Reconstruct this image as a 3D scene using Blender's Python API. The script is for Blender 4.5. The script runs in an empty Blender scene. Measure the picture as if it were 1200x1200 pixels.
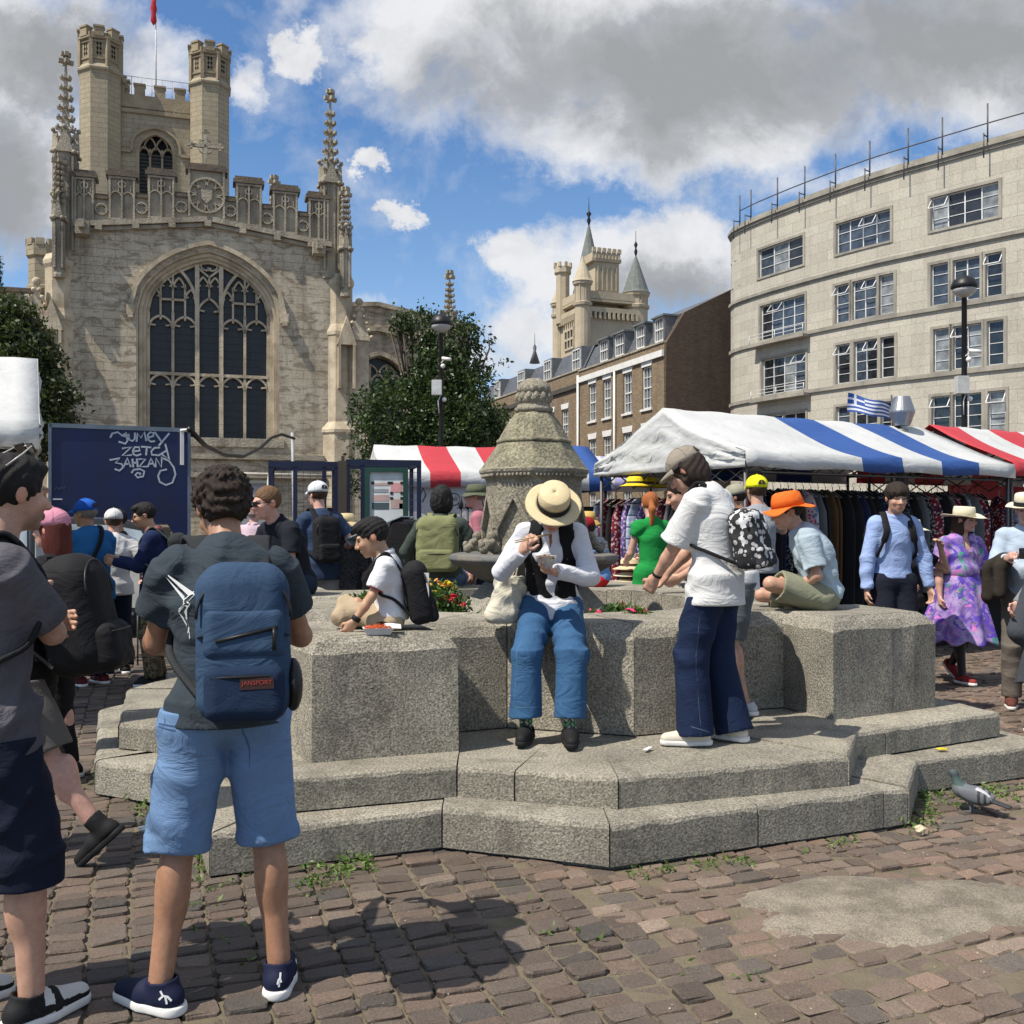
import bpy, math, random
import numpy as np
from mathutils import Vector, Matrix, Euler
R = math.radians
sc = bpy.context.scene
COL = sc.collection
F, HY, CH = 1170.0, 612.0, 1.58       # focal length in px of a 1200 px picture, horizon row, eye height

# ---------------------------------------------------------------- camera
cd = bpy.data.cameras.new('camera'); cam = bpy.data.objects.new('camera', cd); COL.objects.link(cam)
cam.location = (0, 0, CH); cam.rotation_euler = (R(90), 0, 0)
cd.sensor_width = 36; cd.lens = 36 * F / 1200; cd.shift_y = 12 / 1200.0
cd.clip_start = .05; cd.clip_end = 2000
sc.camera = cam
sc.cycles.use_denoising = True
sc.cycles.max_bounces = 6; sc.cycles.diffuse_bounces = 3; sc.cycles.glossy_bounces = 3; sc.cycles.transparent_max_bounces = 12
sc.view_settings.view_transform = 'Standard'; sc.view_settings.look = 'None'
sc.view_settings.gamma = 1; sc.view_settings.exposure = 0.3

# ---------------------------------------------------------------- sun (from the left, a little behind the camera)
SAZ = (-.84, -.545); SEL = R(57)
sd = Vector((SAZ[0] * math.cos(SEL), SAZ[1] * math.cos(SEL), math.sin(SEL))).normalized()
sl = bpy.data.lights.new('sun', 'SUN'); sl.energy = 5.0; sl.angle = R(.5); sl.color = (1, .93, .82)
so = bpy.data.objects.new('sun', sl); COL.objects.link(so); so.rotation_euler = (-sd).to_track_quat('-Z', 'Y').to_euler()
so.location = (-10, -6, 20)

# ---------------------------------------------------------------- node helper
class NT:
    def __init__(s, tree): s.t = tree; s.n = tree.nodes; s.l = tree.links
    def new(s, typ, ins=None, **kw):
        n = s.n.new(typ)
        for k, v in kw.items(): setattr(n, k, v)
        for k, v in (ins or {}).items():
            if isinstance(v, bpy.types.NodeSocket): s.l.new(v, n.inputs[k])
            else: n.inputs[k].default_value = v
        return n
    def math(s, op, a, b=0.0, c=0.0, clamp=False):
        n = s.new('ShaderNodeMath', {0: a, 1: b, 2: c}, operation=op, use_clamp=clamp); return n.outputs[0]
    def vmath(s, op, a, b=(0, 0, 0), scale=None):
        n = s.new('ShaderNodeVectorMath', {0: a, 1: b}, operation=op)
        if scale is not None: n.inputs['Scale'].default_value = scale
        return n.outputs['Value'] if op in ('LENGTH', 'DOT_PRODUCT', 'DISTANCE') else n.outputs['Vector']
    def mix(s, f, a, b, mode='MIX'):
        n = s.new('ShaderNodeMix', data_type='RGBA', blend_type=mode)
        for i, v in ((0, f), (6, a), (7, b)):
            if isinstance(v, bpy.types.NodeSocket): s.l.new(v, n.inputs[i])
            else: n.inputs[i].default_value = (*v, 1) if i and len(v) == 3 else v
        return n.outputs[2]
    def ramp(s, f, stops, interp='LINEAR'):
        n = s.new('ShaderNodeValToRGB', {0: f}); e = n.color_ramp.elements; n.color_ramp.interpolation = interp
        while len(e) < len(stops): e.new(.5)
        for i, (p, c) in enumerate(stops):
            e[i].position = p; e[i].color = (c, c, c, 1) if not isinstance(c, tuple) else (*c, 1)
        return n.outputs[0]
    def noise(s, vec, scale, detail=4, rough=.55, dist=0.0):
        return s.new('ShaderNodeTexNoise', {'Vector': vec, 'Scale': scale, 'Detail': detail, 'Roughness': rough, 'Distortion': dist}).outputs[0]

# ---------------------------------------------------------------- world: sky texture and broken cloud
W = bpy.data.worlds.new('World'); sc.world = W; W.use_nodes = True
def world():
    W.node_tree.nodes.clear(); t = NT(W.node_tree)
    sky = t.new('ShaderNodeTexSky', sky_type='NISHITA', sun_disc=False, sun_elevation=SEL, sun_rotation=math.atan2(SAZ[0], SAZ[1]),
                air_density=1.0, dust_density=.35, ozone_density=1.5, altitude=50)
    d = t.new('ShaderNodeTexCoord').outputs['Generated']
    s = t.new('ShaderNodeSeparateXYZ', {0: d})
    y = t.math('MAXIMUM', t.math('ABSOLUTE', s.outputs[1]), .12)
    u = t.math('DIVIDE', s.outputs[0], y); v = t.math('DIVIDE', s.outputs[2], y)
    p = t.new('ShaderNodeCombineXYZ', {0: u, 1: v}).outputs[0]
    warp = t.new('ShaderNodeTexNoise', {'Vector': p, 'Scale': 9.0, 'Detail': 10, 'Roughness': .68})
    w2 = t.vmath('MULTIPLY_ADD', warp.outputs['Color'], (.16, .12, 0)); w2.node.inputs[2].default_value = (-.08, -.06, 0)
    pw = t.vmath('ADD', p, w2)
    blobs = [(820, 70, 470, 130, 1.0), (650, 0, 330, 105, 1.0), (1120, 60, 330, 125, 1), (780, 150, 230, 75, 1), (480, 55, 90, 60, .9),
             (40, 190, 120, 150, .9), (0, 60, 210, 120, .9), (170, 70, 95, 60, .6), (290, 100, 32, 42, .5), (355, 62, 34, 30, .8), (120, 230, 60, 60, .5),
             (690, 320, 130, 80, 1), (605, 305, 52, 42, .9), (790, 300, 90, 78, 1), (660, 385, 120, 45, .7), (560, 420, 110, 40, .45),
             (478, 248, 30, 17, .95), (437, 186, 22, 14, .8), (855, 335, 26, 16, .9), (420, 345, 60, 18, .35), (1000, 215, 190, 40, .5)]
    D = None
    for (bx, by, rx, ry, k) in blobs:
        q = t.vmath('SUBTRACT', pw, ((bx - 600) / F, (HY - by) / F, 0))
        q = t.vmath('MULTIPLY', q, (F / rx, F / ry, 0))
        b = t.math('MULTIPLY', t.math('SUBTRACT', 1.0, t.math('POWER', t.vmath('LENGTH', q), 1.6)), k)
        D = b if D is None else t.math('MAXIMUM', D, b)
    D = t.math('MAXIMUM', D, t.ramp(v, [(.6, 0.0), (.95, .3)]))      # unseen cloud added overhead to raise the ambient light
    n1 = t.noise(p, 7.5, 12, .6, .3)
    n2 = t.noise(p, 24.0, 8, .62)
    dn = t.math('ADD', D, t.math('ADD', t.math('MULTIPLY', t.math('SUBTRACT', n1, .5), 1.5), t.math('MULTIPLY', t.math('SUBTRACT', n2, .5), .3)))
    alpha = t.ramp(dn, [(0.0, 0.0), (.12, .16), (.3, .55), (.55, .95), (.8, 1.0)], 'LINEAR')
    # thick cloud seen from below is grey, its thin rims are white
    big = None
    for (bx, by, rx, ry) in [(830, 85, 400, 105), (0, 215, 95, 120), (60, 60, 120, 60), (790, 350, 110, 60), (1150, 40, 220, 90)]:
        q = t.vmath('SUBTRACT', pw, ((bx - 600) / F, (HY - by) / F, 0))
        q = t.vmath('MULTIPLY', q, (F / rx, F / ry, 0))
        b = t.math('SUBTRACT', 1.15, t.vmath('LENGTH', q), clamp=True)
        big = b if big is None else t.math('MAXIMUM', big, b)
    n3 = t.noise(p, 9.0, 12, .62, .3)
    shade = t.math('ADD', t.math('MULTIPLY', big, 1.1), t.math('MULTIPLY', t.math('SUBTRACT', n3, .46), 1.7))
    cc = t.ramp(shade, [(0, (5.9, 5.95, 6.1)), (.3, (4.7, 4.8, 5.0)), (.62, (3.1, 3.2, 3.35)), (1, (2.5, 2.58, 2.7))])
    cc = t.mix(.5, cc, cc)
    n = t.ramp(dn, [(0.0, 1.0), (1.0, 1.0)])
    hz = t.ramp(v, [(0.0, .6), (.10, .4), (.25, .12), (.4, 0.0)])
    skc = t.mix(hz, t.mix(1.0, sky.outputs[0], (.60, .82, 1.02), 'MULTIPLY'), (4.2, 5.2, 6.3))
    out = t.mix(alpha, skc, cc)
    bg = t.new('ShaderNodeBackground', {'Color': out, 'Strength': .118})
    t.l.new(bg.outputs[0], t.new('ShaderNodeOutputWorld').inputs[0])
world()

# ---------------------------------------------------------------- placement helpers
def at(px, py, d): return Vector(((px - 600) / F * d, d, CH + (HY - py) / F * d))
def gp(px, py, z=0.0):
    d = (CH - z) * F / (py - HY); return Vector(((px - 600) / F * d, d, z))
def xd(px, d): return (px - 600) / F * d
def zd(py, d): return CH + (HY - py) / F * d

# ---------------------------------------------------------------- object helpers
def tag(o, label=None, cat=None, group=None, kind=None):
    if label: o['label'] = label
    if cat: o['category'] = cat
    if group: o['group'] = group
    if kind: o['kind'] = kind
    return o
def empty(name, loc=(0, 0, 0), rz=0.0, label=None, cat=None, group=None):
    o = bpy.data.objects.new(name, None); COL.objects.link(o); o.location = loc; o.rotation_euler = (0, 0, rz)
    o.empty_display_size = .1
    return tag(o, label, cat, group)
def copy_tree(o, parent=None):
    c = o.copy(); COL.objects.link(c)
    if parent: c.parent = parent
    for ch in list(o.children): copy_tree(ch, c)
    return c

class MB:
    """collects faces, builds one mesh object"""
    def __init__(s): s.v = []; s.f = []; s.m = []; s.mi = 0; s.T = Matrix.Identity(4); s.sm = []; s.smooth = False
    def add(s, vs, fs, smooth=None):
        b = len(s.v); s.v += [tuple(s.T @ Vector(p)) for p in vs]
        s.f += [tuple(i + b for i in f) for f in fs]; s.m += [s.mi] * len(fs); s.sm += [s.smooth if smooth is None else smooth] * len(fs)
    def box(s, c, size, rz=0.0, top=1.0, rx=0.0):
        x, y, z = size[0] / 2, size[1] / 2, size[2] / 2; t = top
        vs = [(-x, -y, -z), (x, -y, -z), (x, y, -z), (-x, y, -z), (-x * t, -y * t, z), (x * t, -y * t, z), (x * t, y * t, z), (-x * t, y * t, z)]
        M = Matrix.Translation(c) @ Matrix.Rotation(rz, 4, 'Z') @ Matrix.Rotation(rx, 4, 'X')
        s.add([M @ Vector(p) for p in vs], [(0, 3, 2, 1), (4, 5, 6, 7), (0, 1, 5, 4), (1, 2, 6, 5), (2, 3, 7, 6), (3, 0, 4, 7)], False)
    def bb(s, x0, x1, y0, y1, z0, z1): s.box(((x0 + x1) / 2, (y0 + y1) / 2, (z0 + z1) / 2), (x1 - x0, y1 - y0, z1 - z0))
    def prism(s, poly, z0, z1, top=True, bottom=True):
        n = len(poly); vs = [(p[0], p[1], z0) for p in poly] + [(p[0], p[1], z1) for p in poly]
        fs = [(i, (i + 1) % n, n + (i + 1) % n, n + i) for i in range(n)]
        if top: fs.append(tuple(range(n, 2 * n)))
        if bottom: fs.append(tuple(reversed(range(n))))
        s.add(vs, fs, False)
    def extr(s, poly, y0, y1):
        """polygon in local xz, extruded along y"""
        n = len(poly); vs = [(p[0], y0, p[1]) for p in poly] + [(p[0], y1, p[1]) for p in poly]
        fs = [(i, n + i, n + (i + 1) % n, (i + 1) % n) for i in range(n)] + [tuple(range(n)), tuple(reversed(range(n, 2 * n)))]
        s.add(vs, fs, False)
    def tube(s, pts, r, seg=8, cap=True, smooth=True, flat=None, up=None):
        pts = [Vector(p) for p in pts]; n = len(pts); rr = r if isinstance(r, (list, tuple)) else [r] * n
        vs = []; fs = []; prev = None
        for i, p in enumerate(pts):
            t = (pts[min(i + 1, n - 1)] - pts[max(i - 1, 0)]).normalized()
            ref = Vector(up) if up is not None else (prev if prev is not None else (Vector((0, 0, 1)) if abs(t.z) < .9 else Vector((1, 0, 0))))
            a = t.cross(ref); a = a.normalized() if a.length > 1e-5 else t.orthogonal().normalized()
            b = a.cross(t).normalized()
            prev = b
            fl = flat if flat else 1.0
            for k in range(seg):
                an = 2 * math.pi * (k + .5) / seg
                vs.append(p + a * math.cos(an) * rr[i] + b * math.sin(an) * rr[i] * fl)
        for i in range(n - 1):
            for k in range(seg):
                k2 = (k + 1) % seg
                fs.append((i * seg + k, i * seg + k2, (i + 1) * seg + k2, (i + 1) * seg + k))
        if cap: fs += [tuple(reversed(range(seg))), tuple(range((n - 1) * seg, n * seg))]
        s.add(vs, fs, smooth)
    def lathe(s, prof, seg=24, c=(0, 0, 0), smooth=True, sx=1.0, sy=1.0, a0=0.0, cap=True):
        """prof: (r, z) from bottom to top"""
        vs = []; fs = []
        for (r, z) in prof:
            for k in range(seg):
                an = a0 + 2 * math.pi * k / seg
                vs.append((c[0] + r * sx * math.cos(an), c[1] + r * sy * math.sin(an), c[2] + z))
        for i in range(len(prof) - 1):
            for k in range(seg):
                k2 = (k + 1) % seg
                fs.append((i * seg + k, i * seg + k2, (i + 1) * seg + k2, (i + 1) * seg + k))
        if cap: fs += [tuple(reversed(range(seg))), tuple(range((len(prof) - 1) * seg, len(prof) * seg))]
        s.add(vs, fs, smooth)
    def sphere(s, c, r, seg=10, rings=6, sc3=(1, 1, 1)):
        prof = [(max(math.sin(math.pi * i / rings), .02) * r, -math.cos(math.pi * i / rings) * r * sc3[2]) for i in range(rings + 1)]
        s.lathe(prof, seg, c, True, sc3[0], sc3[1])
    def quad(s, a, b, c, d): s.add([a, b, c, d], [(0, 1, 2, 3)], False)
    def strip2(s, pts, w, y0, y1):
        """band of width w following polyline pts in local xz, extruded between y0 (front) and y1"""
        P = [Vector((p[0], p[1])) for p in pts]; n = len(P)
        L, Rr = [], []
        for i in range(n):
            t = (P[min(i + 1, n - 1)] - P[max(i - 1, 0)]).normalized(); nn = Vector((-t.y, t.x)) * w / 2
            L.append(P[i] + nn); Rr.append(P[i] - nn)
        for i in range(n - 1):
            q = [L[i], Rr[i], Rr[i + 1], L[i + 1]]
            vs = [(a.x, y0, a.y) for a in q] + [(a.x, y1, a.y) for a in q]
            s.add(vs, [(0, 1, 2, 3), (7, 6, 5, 4), (0, 4, 5, 1), (1, 5, 6, 2), (2, 6, 7, 3), (3, 7, 4, 0)], False)
    def build(s, name, mats, parent=None, bevel=0, uv=True, recalc=False):
        me = bpy.data.meshes.new(name); me.from_pydata(s.v, [], s.f)
        if not isinstance(mats, (list, tuple)): mats = [mats]
        for m in mats: me.materials.append(m)
        if len(mats) > 1: me.polygons.foreach_set('material_index', s.m)
        me.polygons.foreach_set('use_smooth', s.sm)
        if uv: box_uv(me)
        me.update()
        o = bpy.data.objects.new(name, me); COL.objects.link(o)
        if parent: o.parent = parent
        if bevel:
            b = o.modifiers.new('bevel', 'BEVEL'); b.width = bevel; b.segments = 2; b.limit_method = 'ANGLE'; b.angle_limit = R(35)
        return o

def box_uv(me):
    n = len(me.polygons)
    if n == 0: return
    uvl = me.uv_layers.new(name='UVMap')
    co = np.empty(len(me.vertices) * 3, np.float32); me.vertices.foreach_get('co', co); co = co.reshape(-1, 3)
    nr = np.empty(n * 3, np.float32); me.polygons.foreach_get('normal', nr); nr = nr.reshape(-1, 3)
    lt = np.empty(n, np.int32); me.polygons.foreach_get('loop_total', lt)
    lv = np.empty(len(me.loops), np.int32); me.loops.foreach_get('vertex_index', lv)
    fn = np.repeat(nr, lt, axis=0); p = co[lv]
    h = np.hypot(fn[:, 0], fn[:, 1]); flat = np.abs(fn[:, 2]) > .75
    tx = np.where(h > 1e-4, -fn[:, 1] / np.maximum(h, 1e-4), 1); ty = np.where(h > 1e-4, fn[:, 0] / np.maximum(h, 1e-4), 0)
    u = np.where(flat, p[:, 0], p[:, 0] * tx + p[:, 1] * ty); v = np.where(flat, p[:, 1], p[:, 2] / np.maximum(h, .3))
    uv = np.stack([u, v], 1).astype(np.float32).ravel()
    uvl.data.foreach_set('uv', uv)

# ---------------------------------------------------------------- materials
MATS = {}
def mat(name, col=(.5, .5, .5), rough=.8, col2=None, sc1=3.0, det=5, mixlo=.35, mixhi=.65, bump=0.0, bsc=60.0, bdist=.004, metal=0.0, spec=.35,
        speck=0.0, specsc=220.0, attr=None, sheen=0.0, alpha=1.0, trans=0.0, stretch=None, coat=0.0, streak=0.0, streakcol=(.1, .09, .08), island=0.0):
    if name in MATS: return MATS[name]
    m = bpy.data.materials.new(name); m.use_nodes = True; m.node_tree.nodes.clear(); t = NT(m.node_tree)
    co = t.new('ShaderNodeTexCoord').outputs['Object']
    if stretch: co = t.vmath('MULTIPLY', co, stretch)
    b = t.new('ShaderNodeBsdfPrincipled', {'Roughness': rough, 'Metallic': metal, 'Specular IOR Level': spec, 'Alpha': alpha,
                                            'Transmission Weight': trans, 'Coat Weight': coat, 'Sheen Weight': sheen})
    if attr: base = t.new('ShaderNodeAttribute', attribute_name=attr).outputs['Color']
    else: base = None
    c2 = col2 if col2 else tuple(c * .72 for c in col)
    n = t.noise(co, sc1, det, .6)
    f = t.ramp(n, [(mixlo, 0.0), (mixhi, 1.0)])
    if base is not None:
        c = t.mix(t.math('MULTIPLY', f, .3), base, t.mix(1.0, base, (.6, .6, .6), 'MULTIPLY'))
    else: c = t.mix(f, col, c2)
    if speck:
        s1 = t.noise(co, specsc, 2, .7)
        k = t.ramp(s1, [(.36, 1 - speck), (.5, 1.0), (.64, 1 + speck)])
        c = t.mix(1.0, c, k, 'MULTIPLY')
    if island:
        rp = t.new('ShaderNodeNewGeometry').outputs['Random Per Island']; c = t.mix(1.0, c, t.ramp(rp, [(0, (1 - island, 1 - island, 1 - island)), (.5, (1, .985, .96)), (1, (1 + island, 1 + island * .95, 1 + island * .8))]), 'MULTIPLY')
        st = t.noise(co, 2.6, 9, .72, .6); c = t.mix(t.ramp(st, [(.52, 0.0), (.62, .45), (.8, .7)]), c, tuple(x * .45 for x in c2))
    if streak:
        sv = t.vmath('MULTIPLY', co, (1.6, 1.6, .12)); s2 = t.noise(sv, 1.3, 8, .65)
        c = t.mix(t.math('MULTIPLY', t.ramp(s2, [(.5, 0.0), (.68, 1.0)]), streak), c, streakcol)
    t.l.new(c, b.inputs['Base Color'])
    if bump:
        bn = t.noise(co, bsc, 6, .62)
        bp = t.new('ShaderNodeBump', {'Height': bn, 'Strength': min(bump, 1.0), 'Distance': bdist * max(bump, 1.0)})
        t.l.new(bp.outputs[0], b.inputs['Normal'])
    t.l.new(b.outputs[0], t.new('ShaderNodeOutputMaterial').inputs[0])
    MATS[name] = m; return m

def brickmat(name, c1, c2, mortar, bw=.8, bh=.3, ms=.012, bump=.6, stain=.35, stainc=(.09, .085, .08), off=.5, bumpd=.02, grime=.0, light=None, rough=.9, patch=0.0, patchc=(.2,.15,.1)):
    if name in MATS: return MATS[name]
    m = bpy.data.materials.new(name); m.use_nodes = True; m.node_tree.nodes.clear(); t = NT(m.node_tree)
    tc = t.new('ShaderNodeTexCoord'); uv = tc.outputs['UV']; co = tc.outputs['Object']
    wob = t.new('ShaderNodeTexNoise', {'Vector': co, 'Scale': 2.5, 'Detail': 4})
    uvw = t.vmath('ADD', uv, t.vmath('SCALE', t.vmath('SUBTRACT', wob.outputs['Color'], (.5, .5, .5)), scale=.03 * bh / .3))
    br = t.new('ShaderNodeTexBrick', {'Vector': uvw, 'Color1': (*c1, 1), 'Color2': (*c2, 1), 'Mortar': (*mortar, 1), 'Scale': 1.0,
                                       'Mortar Size': ms, 'Mortar Smooth': .3, 'Bias': 0.0, 'Brick Width': bw, 'Row Height': bh}, offset=off)
    c = br.outputs['Color']
    n1 = t.noise(co, .55, 8, .65, .4)
    if light: c = t.mix(t.ramp(n1, [(.35, 0.0), (.6, .55)]), c, light)
    sv = t.vmath('MULTIPLY', co, (1.0, 1.0, .16)); n2 = t.noise(sv, 1.1, 9, .68)
    c = t.mix(t.math('MULTIPLY', t.ramp(n2, [(.47, 0.0), (.66, 1.0)]), stain), c, stainc)
    if patch:
        n5 = t.noise(t.vmath('MULTIPLY', co, (1, 1, 2.2)), 1.5, 8, .7, .8)
        c = t.mix(t.math('MULTIPLY', t.ramp(n5, [(.5, 0.0), (.58, 1.0)]), patch), c, patchc)
    n3 = t.noise(co, 14.0, 6, .7)
    c = t.mix(1.0, c, t.ramp(n3, [(.25, .72), (.75, 1.22)]), 'MULTIPLY')
    b = t.new('ShaderNodeBsdfPrincipled', {'Base Color': c, 'Roughness': rough, 'Specular IOR Level': .25})
    h = t.math('SUBTRACT', t.math('MULTIPLY', n3, .5), br.outputs['Fac'])
    bp = t.new('ShaderNodeBump', {'Height': h, 'Strength': bump, 'Distance': bumpd})
    t.l.new(bp.outputs[0], b.inputs['Normal'])
    t.l.new(b.outputs[0], t.new('ShaderNodeOutputMaterial').inputs[0])
    MATS[name] = m; return m

def glassmat(name, col=(.012, .014, .018), rough=.08):
    if name in MATS: return MATS[name]
    m = bpy.data.materials.new(name); m.use_nodes = True; m.node_tree.nodes.clear(); t = NT(m.node_tree)
    co = t.new('ShaderNodeTexCoord').outputs['Object']
    n = t.noise(co, 2.3, 3); c = t.mix(t.ramp(n, [(.35, 0.0), (.65, 1.0)]), col, tuple(x * 2.2 for x in col))
    b = t.new('ShaderNodeBsdfPrincipled', {'Base Color': c, 'Roughness': rough, 'Specular IOR Level': .6})
    bp = t.new('ShaderNodeBump', {'Height': t.noise(co, 1.5, 2), 'Strength': .25, 'Distance': .05})
    t.l.new(bp.outputs[0], b.inputs['Normal'])
    t.l.new(b.outputs[0], t.new('ShaderNodeOutputMaterial').inputs[0])
    MATS[name] = m; return m

def stripemat(name, fn_axis, stops, rough=.55):
    """hard bands along one object axis; stops: list of (pos metres, colour), range 0..L"""
    if name in MATS: return MATS[name]
    m = bpy.data.materials.new(name); m.use_nodes = True; m.node_tree.nodes.clear(); t = NT(m.node_tree)
    co = t.new('ShaderNodeTexCoord').outputs['Object']; s = t.new('ShaderNodeSeparateXYZ', {0: co})
    L = stops[-1][0]; c = t.ramp(t.math('DIVIDE', s.outputs[fn_axis], L), [(p / L, cc) for p, cc in stops[:-1]], 'CONSTANT')
    n = t.noise(co, 2.0, 8, .65); c = t.mix(1.0, c, t.ramp(n, [(.3, .82), (.6, 1.0)]), 'MULTIPLY')
    b = t.new('ShaderNodeBsdfPrincipled', {'Base Color': c, 'Roughness': rough, 'Specular IOR Level': .35})
    wr = t.noise(t.vmath('MULTIPLY', co, (1, 1, 3)), 3.0, 5, .6, .6)
    bp = t.new('ShaderNodeBump', {'Height': wr, 'Strength': .35, 'Distance': .03})
    t.l.new(bp.outputs[0], b.inputs['Normal'])
    t.l.new(b.outputs[0], t.new('ShaderNodeOutputMaterial').inputs[0])
    MATS[name] = m; return m
# ================================================================= GROUND
rng = np.random.default_rng(7)
UA = R(20); CU, SU = math.cos(UA), math.sin(UA)
FC = Vector((.118, 7.72))                                  # fountain centre
def f2w(a, b): return (FC.x + a * CU - b * SU, FC.y + a * SU + b * CU)
def w2f(x, y): x -= FC.x; y -= FC.y; return (x * CU + y * SU, -x * SU + y * CU)

def ground():
    m = bpy.data.materials.new('cobbled_ground'); m.use_nodes = True; m.node_tree.nodes.clear(); t = NT(m.node_tree)
    co = t.new('ShaderNodeTexCoord').outputs['Object']
    rot = t.new('ShaderNodeMapping', {'Vector': co, 'Rotation': (0, 0, -UA)}).outputs[0]
    br = t.new('ShaderNodeTexBrick', {'Vector': rot, 'Color1': (.13, .105, .095, 1), 'Color2': (.19, .155, .14, 1), 'Mortar': (.16, .14, .11, 1), 'Scale': 1.0,
                                       'Mortar Size': .012, 'Mortar Smooth': .4, 'Brick Width': .2, 'Row Height': .12})
    dirt = t.mix(t.noise(co, 9.0, 8, .7), (.22, .185, .13), (.09, .075, .05))
    dirt = t.mix(t.ramp(t.noise(co, 1.2, 6, .6), [(.55, 0.0), (.65, .5)]), dirt, (.06, .075, .025))
    far = t.math('GREATER_THAN', t.vmath('LENGTH', co), 14.0)
    c = t.mix(far, dirt, br.outputs['Color'])
    b = t.new('ShaderNodeBsdfPrincipled', {'Base Color': c, 'Roughness': .9, 'Specular IOR Level': .2})
    bp = t.new('ShaderNodeBump', {'Height': t.math('ADD', t.noise(co, 60.0, 6, .7), t.math('MULTIPLY', br.outputs['Fac'], t.math('MULTIPLY', far, -1.0))), 'Strength': .8, 'Distance': .012})
    t.l.new(bp.outputs[0], b.inputs['Normal']); t.l.new(b.outputs[0], t.new('ShaderNodeOutputMaterial').inputs[0])
    g = MB(); g.quad((-900, -300, -.012), (900, -300, -.012), (900, 1500, -.012), (-900, 1500, -.012))
    tag(g.build('ground', m), kind='structure')

    # setts laid one by one where the camera can see them singly
    def nz(u, v, k): return np.sin(u * k + 1.7) * np.cos(v * k * .8 + .4) + .5 * np.sin(u * k * 2.3 + v * k * 1.7)
    rects = []
    # right field: courses along u, running bond
    v = -7.6
    while v < 6.5:
        h = rng.uniform(.082, .118); u = -8 + rng.uniform(0, .2)
        while u < 8.5:
            w = rng.uniform(.10, .185)
            if rng.random() < .12: w *= .7
            rects.append((u, v, w, h, 0)); u += w
        v += h
    A = np.array(rects)
    u = -9.0; rects = []
    while u < 3:
        w = rng.uniform(.125, .165); v = -8 + rng.uniform(0, .1)
        while v < 6.5:
            h = rng.uniform(.075, .115); rects.append((u, v, w, h, 1)); v += h
        u += w
    B = np.array(rects)
    def bound(u, v): return u - (-1.05 - .16 * (v + 4) + .12 * np.sin(v * 1.3))     # line between the fields
    cA = bound(A[:, 0] + A[:, 2] / 2, A[:, 1] + A[:, 3] / 2) > 0
    cB = bound(B[:, 0] + B[:, 2] / 2, B[:, 1] + B[:, 3] / 2) <= 0
    S = np.concatenate([A[cA], B[cB]])
    uc = S[:, 0] + S[:, 2] / 2; vc = S[:, 1] + S[:, 3] / 2
    wx = FC.x + uc * CU - vc * SU; wy = FC.y + uc * SU + vc * CU
    keep = (wy > 2.2) & (np.abs(wx) < .56 * wy + .6) & (np.hypot(wx, wy) < 13.9)
    keep &= ~((np.abs(uc) < 2.3) & (np.abs(vc) < 2.3)) 
    S = S[keep]; n = len(S)
    uc = S[:, 0] + S[:, 2] / 2; vc = S[:, 1] + S[:, 3] / 2
    gap = rng.uniform(.002, .006, n); hw = S[:, 2] / 2 - gap; hh = S[:, 3] / 2 - gap
    oct_ = np.array([(1, -.7), (1, .7), (.8, 1), (-.8, 1), (-1, .7), (-1, -.7), (-.8, -1), (.8, -1)])
    rot = rng.normal(0, .035, n); dz = rng.normal(0, .005, n) + .004 * nz(uc, vc, 1.1); tx = rng.normal(0, .035, n); ty = rng.normal(0, .035, n)
    V = []
    for (ins, z) in ((0.0, -.03), (.05, -.007), (.18, 0.0)):
        ring = np.zeros((n, 8, 3))
        jx = rng.normal(0, .09, (n, 8)) if ins else rng.normal(0, .045, (n, 8))
        lx = (oct_[:, 0] * (1 - ins * .55) * (1 + jx * .6))[:] * hw[:, None]; ly = (oct_[:, 1] * (1 - ins * .8) * (1 + jx * .6)) * hh[:, None]
        rx = lx * np.cos(rot)[:, None] - ly * np.sin(rot)[:, None]; ry = lx * np.sin(rot)[:, None] + ly * np.cos(rot)[:, None]
        U = uc[:, None] + rx; Vv = vc[:, None] + ry
        Uw = U + .05 * nz(U, Vv, .7); Vw = Vv + .06 * nz(Vv, U, .6)
        ring[:, :, 0] = FC.x + Uw * CU - Vw * SU; ring[:, :, 1] = FC.y + Uw * SU + Vw * CU
        ring[:, :, 2] = z + dz[:, None] + (lx * tx[:, None] + ly * ty[:, None]) * (ins > 0) + rng.normal(0, .0012, (n, 8))
        V.append(ring)
    V = np.stack(V, 1).reshape(-1, 3)                       # n, 3, 8
    base = (np.arange(n) * 24)[:, None, None]
    k = np.arange(8); k2 = (k + 1) % 8
    q = np.concatenate([np.stack([r * 8 + k, r * 8 + k2, (r + 1) * 8 + k2, (r + 1) * 8 + k], 1) for r in (0, 1)])
    quads = (base + q[None]).reshape(-1, 4)
    tops = (base[:, 0] + (16 + k)[None]).reshape(-1, 8)
    me = bpy.data.meshes.new('setts')
    me.vertices.add(len(V)); me.vertices.foreach_set('co', V.astype(np.float32).ravel())
    loops = np.concatenate([quads.ravel(), tops.ravel()]); me.loops.add(len(loops)); me.loops.foreach_set('vertex_index', loops.astype(np.int32))
    nq, nt_ = len(quads), len(tops); me.polygons.add(nq + nt_)
    ls = np.concatenate([np.arange(nq) * 4, nq * 4 + np.arange(nt_) * 8]); me.polygons.foreach_set('loop_start', ls.astype(np.int32))
    me.polygons.foreach_set('loop_total', np.concatenate([np.full(nq, 4), np.full(nt_, 8)]).astype(np.int32))
    me.update(calc_edges=True); me.polygons.foreach_set('use_smooth', np.zeros(nq + nt_, bool))
    pal = np.array([(.165, .13, .098), (.19, .145, .108), (.225, .165, .12), (.135, .115, .092), (.175, .138, .105), (.25, .20, .15), (.13, .115, .095), (.195, .155, .118)])
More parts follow.
